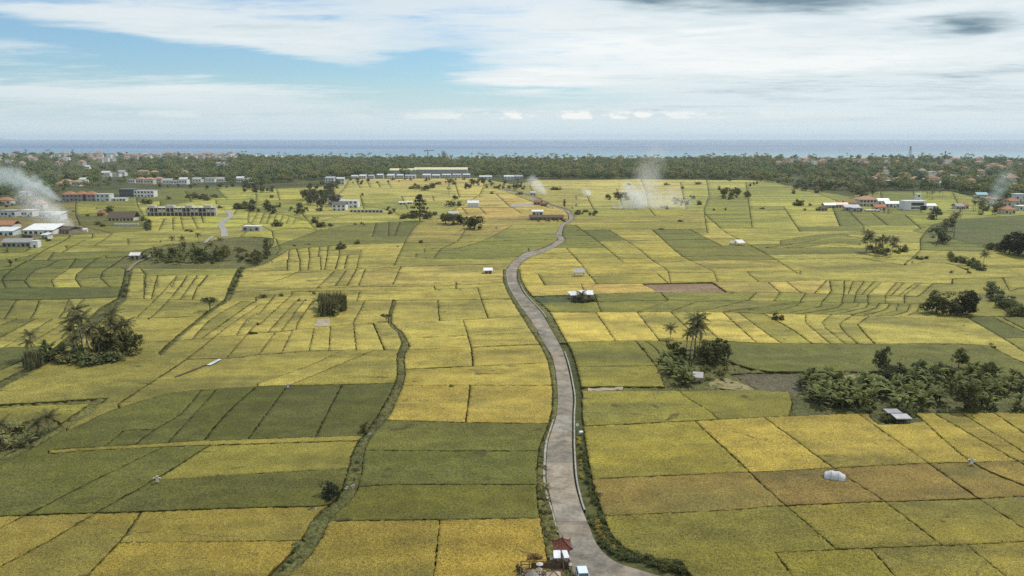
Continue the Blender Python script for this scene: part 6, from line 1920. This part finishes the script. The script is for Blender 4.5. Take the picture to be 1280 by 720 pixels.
# tower crane and building under construction by the coast
cp = P(535, 200.5, -0.12); ch = hm(535, 200.5, 187)
o = thing('tower_crane', 'small tower crane standing over the coastal wood', 'crane', cp)
M_CRANE = simple('crane_steel', (0.25, 0.25, 0.26), 0.2, 0.2)
mb = MB(); mb.box((0, 0, ch / 2), (2.2, 2.2, ch)); mb.build('tower', M_CRANE, o)
mb = MB(); mb.box((4, 0, ch - 2), (26, 1.6, 1.8)); mb.build('jib', M_CRANE, o)
mb = MB(); mb.box((-8, 0, ch - 3), (4, 2.2, 3)); mb.build('counterweight', M_RAW, o)
cp = P(554.5, 200.5, -0.12); ch = hm(554.5, 200.5, 188.5); o = thing('unfinished_tower', 'narrow unfinished tower rising from the coastal wood', 'building', cp)
for k in range(6):
    mb = MB(); mb.box((0, 0, ch * (k + 1) / 6.3), (9, 9, 0.8)); mb.build('floor_slab', M_RAW, o)
for sx in (-1, 0, 1):
    for sy in (-1, 1):
        mb = MB(); mb.box((sx * 4, sy * 4, ch / 2 * (1.05 if sx else 0.95)), (0.9, 0.9, ch)); mb.build('column', M_RAW, o)
mb = MB(); mb.box((0, 0, ch * .42), (5, 5, ch * .84)); mb.build('core', M_RAW, o)
house(570, 201, W(570, 201, 7), 12, 9, 'flat', 'white roof showing over the coastal wood', 'building', 'coast_house', WHITE, WHITE)

# ------------------------------------------------------------------ arched white net over the seed bed
p = P(1043, 601, 0.0)
o = thing('net_tunnel', 'white arched net tunnel standing in the brown rice', 'net tunnel', p, -0.42)
Ln, wd, hh = 3.6, 2.2, 1.55
m, t, b = pmat('white_net', 0.7, 0.2)
tr = t.n('ShaderNodeBsdfTranslucent', ins={0: (0.8, 0.8, 0.8, 1)}); mx = t.n('ShaderNodeMixShader', ins={0: 0.3})
t.set(b.inputs['Base Color'], t.mix(t.noise(t.n('ShaderNodeTexCoord').outputs['Object'], 3.0, 3.0), c4((0.60, 0.60, 0.60)), c4((0.82, 0.82, 0.82))))
t.set(mx.inputs[1], b.outputs[0]); t.set(mx.inputs[2], tr.outputs[0])
t.set([n_ for n_ in m.node_tree.nodes if n_.type == 'OUTPUT_MATERIAL'][0].inputs[0], mx.outputs[0])
net = MB(); nu, nv = 14, 10; vv = []
for i in range(nu + 1):
    for j in range(nv + 1):
        a = math.pi * j / nv; f = i / nu
        sag = 1 - 0.13 * abs(math.sin(f * math.pi * 3)) ** 2 * math.sin(a)
        end = 1 - 0.45 * (abs(f - .5) * 2) ** 3
        vv.append(((f - .5) * Ln + rng.normal(0, .02), -math.cos(a) * wd / 2 * (0.9 + .1 * end) + rng.normal(0, .02), 0.35 + math.sin(a) * hh * sag * end + rng.normal(0, .015)))
net.add(vv, [(i * (nv + 1) + j, (i + 1) * (nv + 1) + j, (i + 1) * (nv + 1) + j + 1, i * (nv + 1) + j + 1) for i in range(nu) for j in range(nv)])
nt = net.build('net', m, o, smooth=True)
sm = nt.modifiers.new('thickness', 'SOLIDIFY'); sm.thickness = 0.02
for k in range(4):
    f = k / 3 - .5; mb = MB(); mb.tube([(f * Ln, -math.cos(math.pi * j / 8) * wd / 2, 0.3 + math.sin(math.pi * j / 8) * (hh + .02)) for j in range(9)], [0.025] * 9, 5); mb.build('hoop', M_TIMBER, o)
for k in range(4):
    mb = MB(); mb.box(((-1) ** k * Ln * .45, (wd / 2) * (1 if k > 1 else -1), 0.2), (0.06, 0.06, 1.0)); mb.build('stake', M_TIMBER, o)


# ------------------------------------------------------------------ scarecrows
M_CLOTH = simple('faded_cloth', (0.6, 0.6, 0.57), 0.3, 3.0, 0.9, 0.1, 0.0, True)
M_STRAWHAT = simple('straw_hat', (0.40, 0.32, 0.18), 0.3, 6.0, 0.9, 0.05)


def scarecrow(x, y, label, col, h=1.75, rz=0.0):
    o = thing('scarecrow', label, 'scarecrow', P(x, y, 0.2), rz)
    mb = MB(); mb.tube([(0, 0, -.4), (0.03, 0, h)], [0.04, 0.03], 6); mb.build('pole', M_TIMBER, o)
    mb = MB(); mb.tube([(-0.65, 0, h * .74), (0.65, 0.03, h * .76)], [0.03, 0.03], 6); mb.build('crossbar', M_TIMBER, o)
    s = MB(); rings = [(0.62, 0.30, 0.20), (0.85, 0.27, 0.18), (1.1, 0.26, 0.16), (1.32, 0.30, 0.14), (1.42, 0.12, 0.09)]; n = 10; vv = []
    for z, a, b_ in rings:
        for k in range(n): vv.append((a * math.cos(6.283 * k / n) * (1 + .08 * math.sin(k * 2.3)), b_ * math.sin(6.283 * k / n), z * h / 1.75))
    s.add(vv, [(i * n + k, i * n + (k + 1) % n, (i + 1) * n + (k + 1) % n, (i + 1) * n + k) for i in range(len(rings) - 1) for k in range(n)])
    for sx in (-1, 1): s.tube([(sx * 0.2, 0, 1.32), (sx * .45, 0, 1.29), (sx * .66, 0.02, 1.24)], [0.13, 0.11, 0.14], 7, False)
    sh = s.build('shirt', M_CLOTH, o); sh.color = c4(col)
    mb = MB(); mb.tube([(0, 0, h * .82), (0, 0, h * .86), (0, 0, h * .92), (0, 0, h * .96)], [0.06, 0.11, 0.11, 0.05], 8); hd = mb.build('head', M_CLOTH, o); hd.color = c4((0.5, 0.44, 0.34))
    mb = MB(); mb.tube([(0, 0, h * .93), (0, 0, h * 1.03)], [0.3, 0.03], 10); mb.build('hat', M_STRAWHAT, o)
    return o


scarecrow(197, 606, 'pale scarecrow with hat at the forked bund of the green fields', (0.62, 0.60, 0.56))
scarecrow(360, 487, 'pale scarecrow on the bund above the dark green field', (0.66, 0.64, 0.58), 1.6, 0.4)
scarecrow(1214, 583, 'white-shirted scarecrow on the bund by the brown rice', (0.72, 0.72, 0.70), 1.6, -0.3)
for x, y in ((266, 455),):
    mb = MB(); pts = [(258, 459), (274, 451.5), (277, 452.5), (263, 460)]
    L_ = [P2(*q) for q in pts]
    mb.add([(a, b_, 0.66 + 0.05 * i) for i, (a, b_) in enumerate(L_)] + [(a, b_, 0.60 + .05 * i) for i, (a, b_) in enumerate(L_)], [(3, 2, 1, 0), (4, 5, 6, 7), (0, 1, 5, 4), (1, 2, 6, 5), (2, 3, 7, 6), (3, 0, 4, 7)])
    tag(mb.build('plastic_sheet', simple('blue_white_plastic', (0.55, 0.60, 0.64), 0.3, 0.6, 0.4)), 'pale blue plastic sheet lying along a bund', 'plastic sheet')
tag(track([(219, 474), (240, 466), (262, 457)], 0.7, 'x', simple('damp_earth', (0.09, 0.065, 0.035), 0.3, 0.6), 'earth_bund', 0.66), 'brown earth bund leading to the plastic sheet')

# ------------------------------------------------------------------ roadside things
p = P(721.5, 537, 0.1); o = thing('roadside_sign', 'small white sign board on a post beside the gutter', 'sign', p)
mb = MB(); mb.box((0, 0, 0.5), (0.08, 0.08, 1.2)); mb.build('post', M_FRAME, o)
mb = MB(); mb.box((0, -0.06, 1.05), (0.6, 0.05, 0.55)); bd = mb.build('board', M_WALL, o); bd.color = c4((0.75, 0.75, 0.74))
p = P(726, 542, 0.2); o = thing('water_drum', 'white plastic water drum lying beside the roadside sign', 'drum', p, 0.5)
mb = MB(); mb.tube([(-.45, 0, .3), (-.42, 0, .3), (0, 0, .3), (.42, 0, .3), (.45, 0, .3)], [.2, .29, .3, .29, .2], 12); bd = mb.build('barrel', M_WALL, o, smooth=False); bd.color = c4((0.75, 0.76, 0.78))
mb = MB(); mb.tube([(-.5, 0, .38), (-.44, 0, .38)], [.07, .07], 8); mb.build('cap', M_FRAME, o)
for i, (x, y) in enumerate(((462, 546), (394, 641), (372, 684), (441, 611), (433, 614))):
    mb = MB(); mb.box((0, 0, .35), (0.7, 0.5, 0.5), 0.3 * i, 0.85); mb.box((0.1, 0.1, .65), (0.4, 0.3, 0.25), 0.5 * i, 0.8); o2 = mb.build('sluice_stone', M_RAW, None, P(x, y, -.1))
    tag(o2, ('pale concrete sluice block beside the small round tree', 'grey sluice stone at the bend of the ditch', 'grey sluice stone low in the ditch', 'pale stone beside the bare-twigged bush', 'small stone in the ditch beside the bush')[i], 'sluice stone')
tag(patch('pale_rock', [(1218, 372), (1223, 371.5), (1224, 374.5), (1220, 375)], M_SURF, 'white foam at the ditch outfall'), None)

# ------------------------------------------------------------------ pavilion, kiosk and terrace at the road bend
M_REDTILE = simple('red_brown_tile', (0.15, 0.050, 0.033), 0.35, 3.0, 0.75, 0.2, 0.4)
M_RIDGE = simple('ridge_tile', (0.24, 0.10, 0.07), 0.3, 4.0, 0.8, 0.2)
GZ = 0.2
pc = P(702.5, 698.5, GZ)
pv = thing('roadside_pavilion', 'small shrine pavilion with red-brown roof and upturned corners by the road', 'pavilion', pc, 0.06)
rw, rd, rh, ez = 1.36, 1.36, 1.25, 2.05
for sx in (-1, 1):
    for sy in (-1, 1):
        mb = MB(); mb.box((sx * .85, sy * .85, ez / 2), (0.16, 0.16, ez)); mb.build('post', M_TIMBER, pv)
mb = MB(); mb.box((0, 0, 0.25), (2.2, 2.2, 0.5)); mb.box((0, 0, .55), (1.9, 1.9, 0.1)); mb.build('plinth', M_RAW, pv)
rf = MB(); n = 8; faces = []
def roofpt(u, v):
    """hip roof with a concave slope and lifted corners; u,v in -1..1"""
    r_ = max(abs(u), abs(v)); corner = min(abs(u), abs(v)) / max(r_, 1e-6)
    z = ez + rh * (1 - r_) ** 1.25 * 1.0 + 0.30 * r_ ** 6 * corner ** 6
    return (u * rw, v * rd, z)
N = 16; vv = [roofpt(-1 + 2 * i / N, -1 + 2 * j / N) for i in range(N + 1) for j in range(N + 1)]
rf.add(vv, [(i * (N + 1) + j, (i + 1) * (N + 1) + j, (i + 1) * (N + 1) + j + 1, i * (N + 1) + j + 1) for i in range(N) for j in range(N)])
ro = rf.build('roof', M_REDTILE, pv); sm = ro.modifiers.new('thickness', 'SOLIDIFY'); sm.thickness = 0.10
for sx in (-1, 1):
    for sy in (-1, 1):
        mb = MB(); mb.tube([Vector(roofpt(sx * f, sy * f)) + Vector((0, 0, .05)) for f in (0.02, .3, .55, .8, .95, 1.0)] + [Vector(roofpt(sx, sy)) + Vector((sx * .08, sy * .08, .28))], [.07, .06, .06, .06, .07, .06, .02], 6); mb.build('ridge', M_RIDGE, ro)
mb = MB(); mb.tube([(0, 0, ez + rh - .05), (0, 0, ez + rh + .12), (0, 0, ez + rh + .2), (0, 0, ez + rh + .5)], [.12, .14, .07, .015], 8); mb.build('finial', M_RIDGE, ro)

# kiosk with two white awning sheets
kc = P(701.5, 708.5, GZ)
ks = thing('drinks_kiosk', 'small kiosk with two sloping white awning sheets below the pavilion', 'kiosk', kc, 0.02)
for sx, wd in ((-0.62, 1.0), (0.58, 0.72)):
    mb = MB(); x0, x1 = sx - wd / 2, sx + wd / 2; sk = 0.12 if sx > 0 else -0.02
    mb.add([(x0 + sk, -.75, 1.75), (x1 + sk * 1.6, -.75, 1.75), (x1 - sk, .6, 2.2), (x0 - sk, .6, 2.2), (x0 + sk, -.75, 1.79), (x1 + sk * 1.6, -.75, 1.79), (x1 - sk, .6, 2.24), (x0 - sk, .6, 2.24)], [(3, 2, 1, 0), (4, 5, 6, 7), (0, 1, 5, 4), (1, 2, 6, 5), (2, 3, 7, 6), (3, 0, 4, 7)])
    a = mb.build('awning', M_METAL, ks); a.color = c4((0.74, 0.76, 0.78))
for sx in (-1.15, 0.0, 1.05):
    for sy in (-.7, .55):
        mb = MB(); mb.box((sx, sy, .95), (.07, .07, 1.95)); mb.build('post', M_TIMBER, ks)
mb = MB(); mb.box((-.1, -.1, .55), (2.0, .9, 1.1)); mb.build('counter', M_TIMBER, ks)
mb = MB(); mb.box((-1.35, .1, 1.3), (.45, .9, .06)); mb.build('side_board', M_RAW, ks)
mb = MB(); mb.box((1.25, -.7, .75), (.5, .7, .06)); mb.box((1.25, -.7, .4), (.4, .6, .7)); mb.build('side_table', M_RAW, ks)

# timber terrace
tcn = P(678, 728, 0.0)
tr_ = thing('timber_terrace', 'dark timber terrace with railings at the foot of the pavilion', 'terrace', tcn, 0.0)
TW, TD = 5.8, 5.6
npl = 19
for k in range(npl):
    mb = MB(); mb.box((-TW / 2 + (k + .5) * TW / npl, 0, .52), (TW / npl - .03, TD, .06)); mb.build('plank', M_TIMBER, tr_)
for sx in np.linspace(-TW / 2, TW / 2, 6):
    for sy in (-TD / 2, TD / 2):
        mb = MB(); mb.box((sx, sy, .7), (.12, .12, 1.7)); mb.build('railing_post', M_TIMBER, tr_)
for z in (1.0, 1.5):
    mb = MB(); mb.box((0, TD / 2 + .09, z), (TW + .2, .06, .1)); mb.build('rail', M_TIMBER, tr_)
for sx in (-1, 1):
    mb = MB(); mb.box((sx * (TW / 2 + .09), 0, 1.5), (.06, TD, .1)); mb.build('rail', M_TIMBER, tr_)
mb = MB(); mb.box((0.6, TD / 2 - .05, .98), (TW * .72, .06, .85)); mb.build('back_panel', M_TIMBER, tr_)
# square beige parasol with dark ribs
M_BEIGE = simple('beige_canvas', (0.40, 0.33, 0.25), 0.2, 2.0, 0.9, 0.1)
M_GREYTH = simple('grey_palm_thatch', (0.30, 0.27, 0.24), 0.35, 4.0, 0.95, 0.05, 0.5)


def parasol(x, y, r_, h, sides, label, mat, rib=True, rz=0.0, rise=0.5, group=None):
    o = thing('parasol', label, 'parasol', P(x, y, .55), rz, group)
    mb = MB(); mb.tube([(0, 0, 0), (0, 0, h)], [.04, .03], 6); mb.build('pole', M_TIMBER, o)
    c = MB(); vv = [(0, 0, h + rise * .1)]
    ring = []
    for k in range(sides):
        a = 2 * math.pi * (k + .5) / sides; ring.append((r_ * math.cos(a), r_ * math.sin(a), h - rise))
    mid = [((p_[0]) * .5, p_[1] * .5, h - rise * .42) for p_ in ring]
    c.add(vv + mid + ring, [(0, 1 + k, 1 + (k + 1) % sides) for k in range(sides)] + [(1 + k, 1 + sides + k, 1 + sides + (k + 1) % sides, 1 + (k + 1) % sides) for k in range(sides)])
    cn = c.build('canopy', mat, o); s_ = cn.modifiers.new('thickness', 'SOLIDIFY'); s_.thickness = .03
    if rib:
        for k in range(sides):
            mb = MB(); mb.tube([(0, 0, h + rise * .1 + .03), tuple(np.array(mid[k]) + [0, 0, .04]), tuple(np.array(ring[k]) + [0, 0, .04])], [.05, .05, .05], 5); mb.build('rib', M_TIMBER, cn)
    mb = MB(); mb.box((0, 0, .06), (.5, .5, .12)); mb.build('base', M_RAW, o)
    return o


parasol(692, 732, 1.35, 2.1, 4, 'square beige parasol with dark crossed ribs on the terrace', M_BEIGE, True, 0.0, 0.55)
parasol(665, 732, 1.0, 2.3, 9, 'grey thatched parasol on the terrace', M_GREYTH, False, 0.3, 0.9)
M_CREAMC = simple('cream_canvas', (0.55, 0.50, 0.44), 0.2, 3.0, 0.9, 0.1)
parasol(674.5, 717, .52, 1.75, 8, 'small cream parasol at the back rail of the terrace', M_CREAMC, False, 0.2, 0.3)
parasol(674, 723, .50, 1.65, 8, 'small greyish parasol in front of the cream one', M_GREYTH, False, 0.1, 0.3)
# tables and stools
def table(x, y, rz, label):
    o = thing('cafe_table', label, 'table', P(x, y, .55), rz)
    mb = MB(); mb.tube([(0, 0, .7), (0, 0, .75)], [.42, .42], 14); mb.build('tabletop', M_TIMBER, o)
    for k in range(3):
        a = k * 2.094; mb = MB(); mb.tube([(0, 0, .7), (.3 * math.cos(a), .3 * math.sin(a), 0)], [.03, .03], 5); mb.build('leg', M_TIMBER, o)


def stool(x, y, label, group):
    o = thing('wooden_stool', label, 'stool', P(x, y, .55), rng.uniform(0, 3), group)
    mb = MB(); mb.tube([(0, 0, .40), (0, 0, .46)], [.18, .19], 10); mb.build('seat', M_BEIGE, o)
    for k in range(3):
        a = k * 2.094; mb = MB(); mb.tube([(.08 * math.cos(a), .08 * math.sin(a), .4), (.18 * math.cos(a), .18 * math.sin(a), 0)], [.02, .02], 5); mb.build('leg', M_TIMBER, o)


table(680, 722, 0, 'round timber table between the parasols')
table(658, 720, 0.4, 'round timber table at the field end of the terrace')
for q in ((684, 723), (681, 717.5), (676, 727)): stool(q[0], q[1], 'wooden stool around the table between the parasols', 'stools on the terrace')
for q in ((654, 721), (661, 723)): stool(q[0], q[1], 'wooden stool at the field end of the terrace', 'stools at the terrace end')
for i, q in enumerate(((648, 716), (650.5, 721))):
    o = thing('potted_plant', ('dark bushy potted plant beside the terrace corner', 'low potted plant in front of the terrace corner')[i], 'potted plant', P(q[0], q[1], 0.1))
    mb = MB(); mb.tube([(0, 0, 0), (0, 0, .1), (0, 0, .5), (0, 0, .55)], [.2, .24, .32, .34], 10); mb.build('pot', M_RAW, o)
    f = link('foliage', PROTO['shrub', i][0], o, (0, 0, .4)); f.scale = (.4, .4, .5); f.color = c4(DARK)
# flowers behind the back rail
scatter('shrub', [(660, 701), (672, 700), (676, 704), (662, 705)], 7, 0.9, 1.5, 'orange-flowered shrub behind the terrace rail', 'flowering shrubs behind the terrace', (0.26, 0.17, 0.08), 0.7, 0.4)
mass([(706, 712), (716, 712), (717, 725), (708, 725)], 9, 0.4, 0.8, 'low garden growth beside the kiosk', 'undergrowth', None, 0.8, 0.3)
o = thing('bamboo_pole', 'upright yellow bamboo pole beside the kiosk', 'pole', P(715, 726, 0.2))
mb = MB(); mb.tube([(0, 0, 0), (0.0, .02, 1.2), (.02, .05, 2.5)], [.06, .055, .05], 7); mb.build('cane', simple('yellow_bamboo', (0.42, 0.34, 0.12), 0.2, 2.0), o)
for z in (.6, 1.2, 1.8, 2.3):
    mb = MB(); mb.tube([(.01, .02, z - .02), (.01, .02, z + .02)], [.075, .075], 7); mb.build('node_ring', M_STRAWHAT, o)

# ------------------------------------------------------------------ the parked car (nose towards the viewer)
def car(x, y, rz, label):
    o = thing('parked_car', label, 'car', P(x, y, ROADZ + .03), rz)
    paint = simple('pale_blue_paint', (0.62, 0.72, 0.78), 0.06, 1.0, 0.3, 0.5); black = simple('black_rubber', (0.02, 0.02, 0.02), 0.2, 3.0)
    glass = simple('car_glass', (0.035, 0.045, 0.05), 0.1, 1.0, 0.08, 0.7); lamp = simple('lamp_glass', (0.75, 0.75, 0.72), 0.1, 1.0, 0.15, 0.6)
    # cross sections along the length (y): front is -y.  (y, half width, z bottom, z belt)
    L2, hw = 2.05, 0.83
    body = MB()
    prof = [(-2.05, .62, .35, .62), (-1.98, .74, .28, .78), (-1.75, .80, .26, .88), (-0.95, .83, .25, .98), (-.4, .83, .25, 1.0), (.8, .83, .25, 1.02), (1.7, .82, .27, 1.02), (1.98, .78, .32, .95), (2.05, .72, .4, .8)]
    n = 10; vv = []
    for y_, w_, z0, z1 in prof:
        for (a, z) in ((-.82, z0), (-1, z0 + .12), (-1, (z0 + z1) / 2), (-.98, z1 - .1), (-.88, z1), (.88, z1), (.98, z1 - .1), (1, (z0 + z1) / 2), (1, z0 + .12), (.82, z0)): vv.append((a * w_, y_, z))
    body.add(vv, [(i * n + k, i * n + (k + 1) % n, (i + 1) * n + (k + 1) % n, (i + 1) * n + k) for i in range(len(prof) - 1) for k in range(n)] + [tuple(range(n))[::-1], tuple((len(prof) - 1) * n + k for k in range(n))])
    bo = body.build('body', paint, o)
    cab = MB(); P0 = [(-.95, .74, .98), (-.4, .64, 1.50), (.2, .64, 1.56), (1.35, .63, 1.54), (1.9, .70, 1.0)]
    vv = []
    for y_, w_, z in P0: vv += [(-w_, y_, z), (w_, y_, z)]
    lower = [(-.78, -.95, .98), (.78, -.95, .98), (.78, 1.92, 1.0), (-.78, 1.92, 1.0)]
    cab.add(vv[:4], [(0, 1, 3, 2)]); cab.build('windscreen', glass, o)
    cab = MB(); cab.add(vv[6:], [(0, 1, 3, 2)]); cab.build('rear_window', glass, o)
    rf = MB(); rv = []
    for y_, w_, z in [(-.42, .66, 1.49), (-.1, .67, 1.56), (.2, .67, 1.59), (.9, .67, 1.59), (1.35, .66, 1.56), (1.42, .65, 1.52)]: rv += [(-w_, y_, z - .06), (-w_ + .08, y_, z), (w_ - .08, y_, z), (w_, y_, z - .06)]
    rf.add(rv, [(i * 4 + k, i * 4 + k + 1, i * 4 + k + 5, i * 4 + k + 4) for i in range(5) for k in range(3)])
    r_ = rf.build('roof', paint, o); s_ = r_.modifiers.new('thickness', 'SOLIDIFY'); s_.thickness = .05
    for s in (-1, 1):
        mb = MB(); mb.add([(s * .79, -.9, 1.0), (s * .66, -.38, 1.47), (s * .66, 1.33, 1.5), (s * .76, 1.86, 1.01)], [(0, 1, 2, 3) if s < 0 else (3, 2, 1, 0)]); mb.build('side_windows', glass, o)
        for y_ in (-.55, .45, 1.42):
            mb = MB(); mb.tube([(s * .80, y_ + (-.35 if y_ < 0 else .05), 1.0), (s * .675, y_ + (.05 if y_ < 0 else 0), 1.5)], [.045, .045], 5); mb.build('pillar', paint, o)
        mb = MB(); mb.box((s * .95, -.75, 1.05), (.2, .12, .15)); mb.build('mirror', paint, o)
        mb = MB(); mb.box((s * .58, -2.0, .68), (.3, .1, .16)); mb.build('headlight', lamp, o)
        mb = MB(); mb.box((s * .68, 2.02, .82), (.14, .08, .3)); mb.build('tail_light', simple('tail_lamp', (0.4, 0.02, 0.02), 0.1), o)
        for y_ in (-1.3, 1.3):
            mb = MB(); mb.tube([(s * .62, y_, .31), (s * .66, y_, .31), (s * .84, y_, .31), (s * .86, y_, .31)], [.25, .31, .31, .26], 16); wh = mb.build('wheel', black, o)
            m2 = MB(); m2.tube([(s * .84, y_, .31), (s * .875, y_, .31)], [.2, .18], 12); m2.build('rim', M_METAL, wh).color = c4((.5, .5, .5))
    mb = MB(); mb.box((0, -2.05, .55), (.8, .06, .2)); mb.build('grille', black, o)
    mb = MB(); mb.box((0, -2.03, .38), (1.3, .12, .16)); mb.build('bumper', paint, o)
    return o


car(728.5, 727, 0.06, 'pale blue car parked on the road beside the kiosk')
for i, (x, y) in enumerate(((669.5, 254.5),)): pass

# ------------------------------------------------------------------ woods (after the houses have claimed their ground)
def patchy(k):
    return lambda x, y, X, Y: (1.0 if (math.sin(X * .011 + 1) + math.sin(Y * .013 + X * .006) + math.sin(X * .027)) > k else 0.25)


wood('coastal_wood', 'broad dark wood reaching from the fields to the sea', 180, 965, 5200, None, WC, 21)
wood('town_trees', 'scattered trees between the houses of the coast town', -150, 200, 1300, patchy(-0.3), WC, 22)
wood('village_trees', 'scattered trees and palms filling the village under the mast', 955, 1420, 2300, patchy(-0.8), WC, 23)

# ------------------------------------------------------------------ smoke
def smoke(path, radii, dens, label, col=(1.0, 1.0, 1.0), scale=0.12, seed=0):
    """a drifting plume: points (x, ybase pixel, height m) with radii in metres"""
    y0 = path[0][1]; pts = []
    base = P(path[0][0], path[0][1])
    for x, dy_, z in path:
        s = mpp(path[0][0], y0)
        pts.append(Vector((base.x + (x - path[0][0]) * s, base.y + (dy_ - y0) * 2.0, z)))
    mb = MB(); n = 12; r = random.Random(seed); vv = []
    for i, p_ in enumerate(pts):
        for k in range(n):
            a = 6.2832 * k / n; q = radii[i] * (1 + 0.18 * math.sin(3 * a + i * 1.7 + seed) + r.uniform(-.1, .1))
            t_ = (pts[min(i + 1, len(pts) - 1)] - pts[max(i - 1, 0)]).normalized(); side = Vector((0, 1, 0)); up_ = side.cross(t_).normalized()
            v = p_ + side * math.cos(a) * q + up_ * math.sin(a) * q
            v.z = max(v.z, 0.7); vv.append(v)
    mb.add(vv, [((i + 1) * n + k, (i + 1) * n + (k + 1) % n, i * n + (k + 1) % n, i * n + k) for i in range(len(pts) - 1) for k in range(n)] + [tuple(range(n)), tuple((len(pts) - 1) * n + k for k in range(n))[::-1]])
    m = bpy.data.materials.new('smoke_plume'); m.use_nodes = True; t = NT(m.node_tree)
    o_ = t.n('ShaderNodeOutputMaterial'); v_ = t.n('ShaderNodeVolumePrincipled', ins={'Color': (col[0], col[1], col[2], 1), 'Anisotropy': 0.0})
    tcx = t.n('ShaderNodeTexCoord'); ps = tcx.outputs['Object']
    nz = t.noise(t.vm('ADD', ps, (seed * 13.1, 0, 0)), scale * 1.4, 5.0, 0.65, 1.0)
    soft = None
    dense_pts = []
    for i in range(len(pts) - 1):
        for f in (0.0, 0.5): dense_pts.append((pts[i].lerp(pts[i + 1], f), radii[i] + (radii[i + 1] - radii[i]) * f))
    for p_, r_ in dense_pts:
        e_ = t.mr(t.vm('LENGTH', t.vm('SUBTRACT', ps, tuple(p_))), r_ * 0.15, r_ * 0.95, 1.0, 0.0)
        soft = e_ if soft is None else t.m('MAXIMUM', soft, e_)
    dn = t.m('MULTIPLY', t.mr(t.m('ADD', nz, t.m('MULTIPLY', soft, 0.22)), 0.46, 0.72), soft)
    # thins out with distance from the fire
    src = t.vm('LENGTH', t.vm('SUBTRACT', ps, tuple(pts[0])))
    far = (pts[-1] - pts[0]).length
    fall = t.mr(src, far * 0.1, far * 1.0, 1.0, 0.3)
    t.set(v_.inputs['Density'], t.m('MULTIPLY', t.m('MULTIPLY', dn, fall), dens * 2.0)); t.set(o_.inputs['Volume'], v_.outputs[0])
    return tag(mb.build('smoke', m, None, smooth=True), label, 'smoke', None, 'stuff')


smoke([(93, 288, 1), (84, 288, 4), (72, 288, 8), (58, 288, 14), (48, 287, 21), (40, 285, 28)], [2.5, 7, 12, 16, 17, 15], 0.055, 'thick white smoke drifting over the warehouse', scale=.14, seed=1)
smoke([(80, 253, 1), (70, 253, 5), (58, 253, 12), (40, 252, 19), (15, 250, 25), (-15, 248, 28)], [2, 5, 9, 14, 18, 20], 0.07, 'pale blue smoke drifting from beside the town houses', (0.90, 0.98, 1.0), scale=.09, seed=2)
smoke([(801, 261, 1), (797, 261, 5), (793, 261, 11), (786, 261, 17), (776, 260, 20)], [3.5, 8, 11, 11, 9], 0.10, 'white bonfire smoke rising beside the dark clump', scale=.14, seed=3)
smoke([(803, 259, 2), (806, 259, 14), (810, 259, 28), (816, 258, 42), (819, 257, 54)], [8, 18, 22, 18, 14], 0.018, 'thin tall column of smoke above the bonfire', scale=.07, seed=4)
smoke([(765, 262, 1), (800, 262, 4), (840, 262, 5), (870, 262, 3)], [9, 20, 22, 12], 0.03, 'thin low haze of smoke lying round the bonfire', scale=.06, seed=9)
smoke([(738, 246, 1), (733, 246, 4), (728, 246, 8)], [4, 7, 6], 0.14, 'small white puff of smoke on the far field', scale=.16, seed=5)
smoke([(683, 244, 1), (676, 244, 6), (668, 244, 13), (661, 243, 20)], [4, 8, 10, 9], 0.09, 'small plume of smoke beside the far road', scale=.16, seed=6)
smoke([(1238, 262, 2), (1242, 262, 12), (1248, 261, 24), (1254, 260, 34)], [4, 9, 12, 12], 0.028, 'thin blue smoke above the palm grove', (0.84, 0.97, 1.0), scale=.1, seed=7)
smoke([(1022, 212, 2), (1018, 212, 12), (1012, 212, 22)], [5, 12, 10], 0.03, 'faint smoke over the far village', scale=.06, seed=8)

# ------------------------------------------------------------------ haze: closed box of pale air round camera and land
HZB = MB(); HZB.box((0, 13000, 60.0), (64000, 27600, 130))
m = bpy.data.materials.new('pale_haze'); m.use_nodes = True; t = NT(m.node_tree)
o_ = t.n('ShaderNodeOutputMaterial'); v_ = t.n('ShaderNodeVolumePrincipled', ins={'Color': (0.80, 0.90, 0.96, 1), 'Density': 0.00006, 'Anisotropy': 0.1})
t.set(o_.inputs['Volume'], v_.outputs[0])
m.cycles.homogeneous_volume = True
HAZE = tag(HZB.build('haze', m), 'thin pale haze over the plain', None, None, 'stuff')
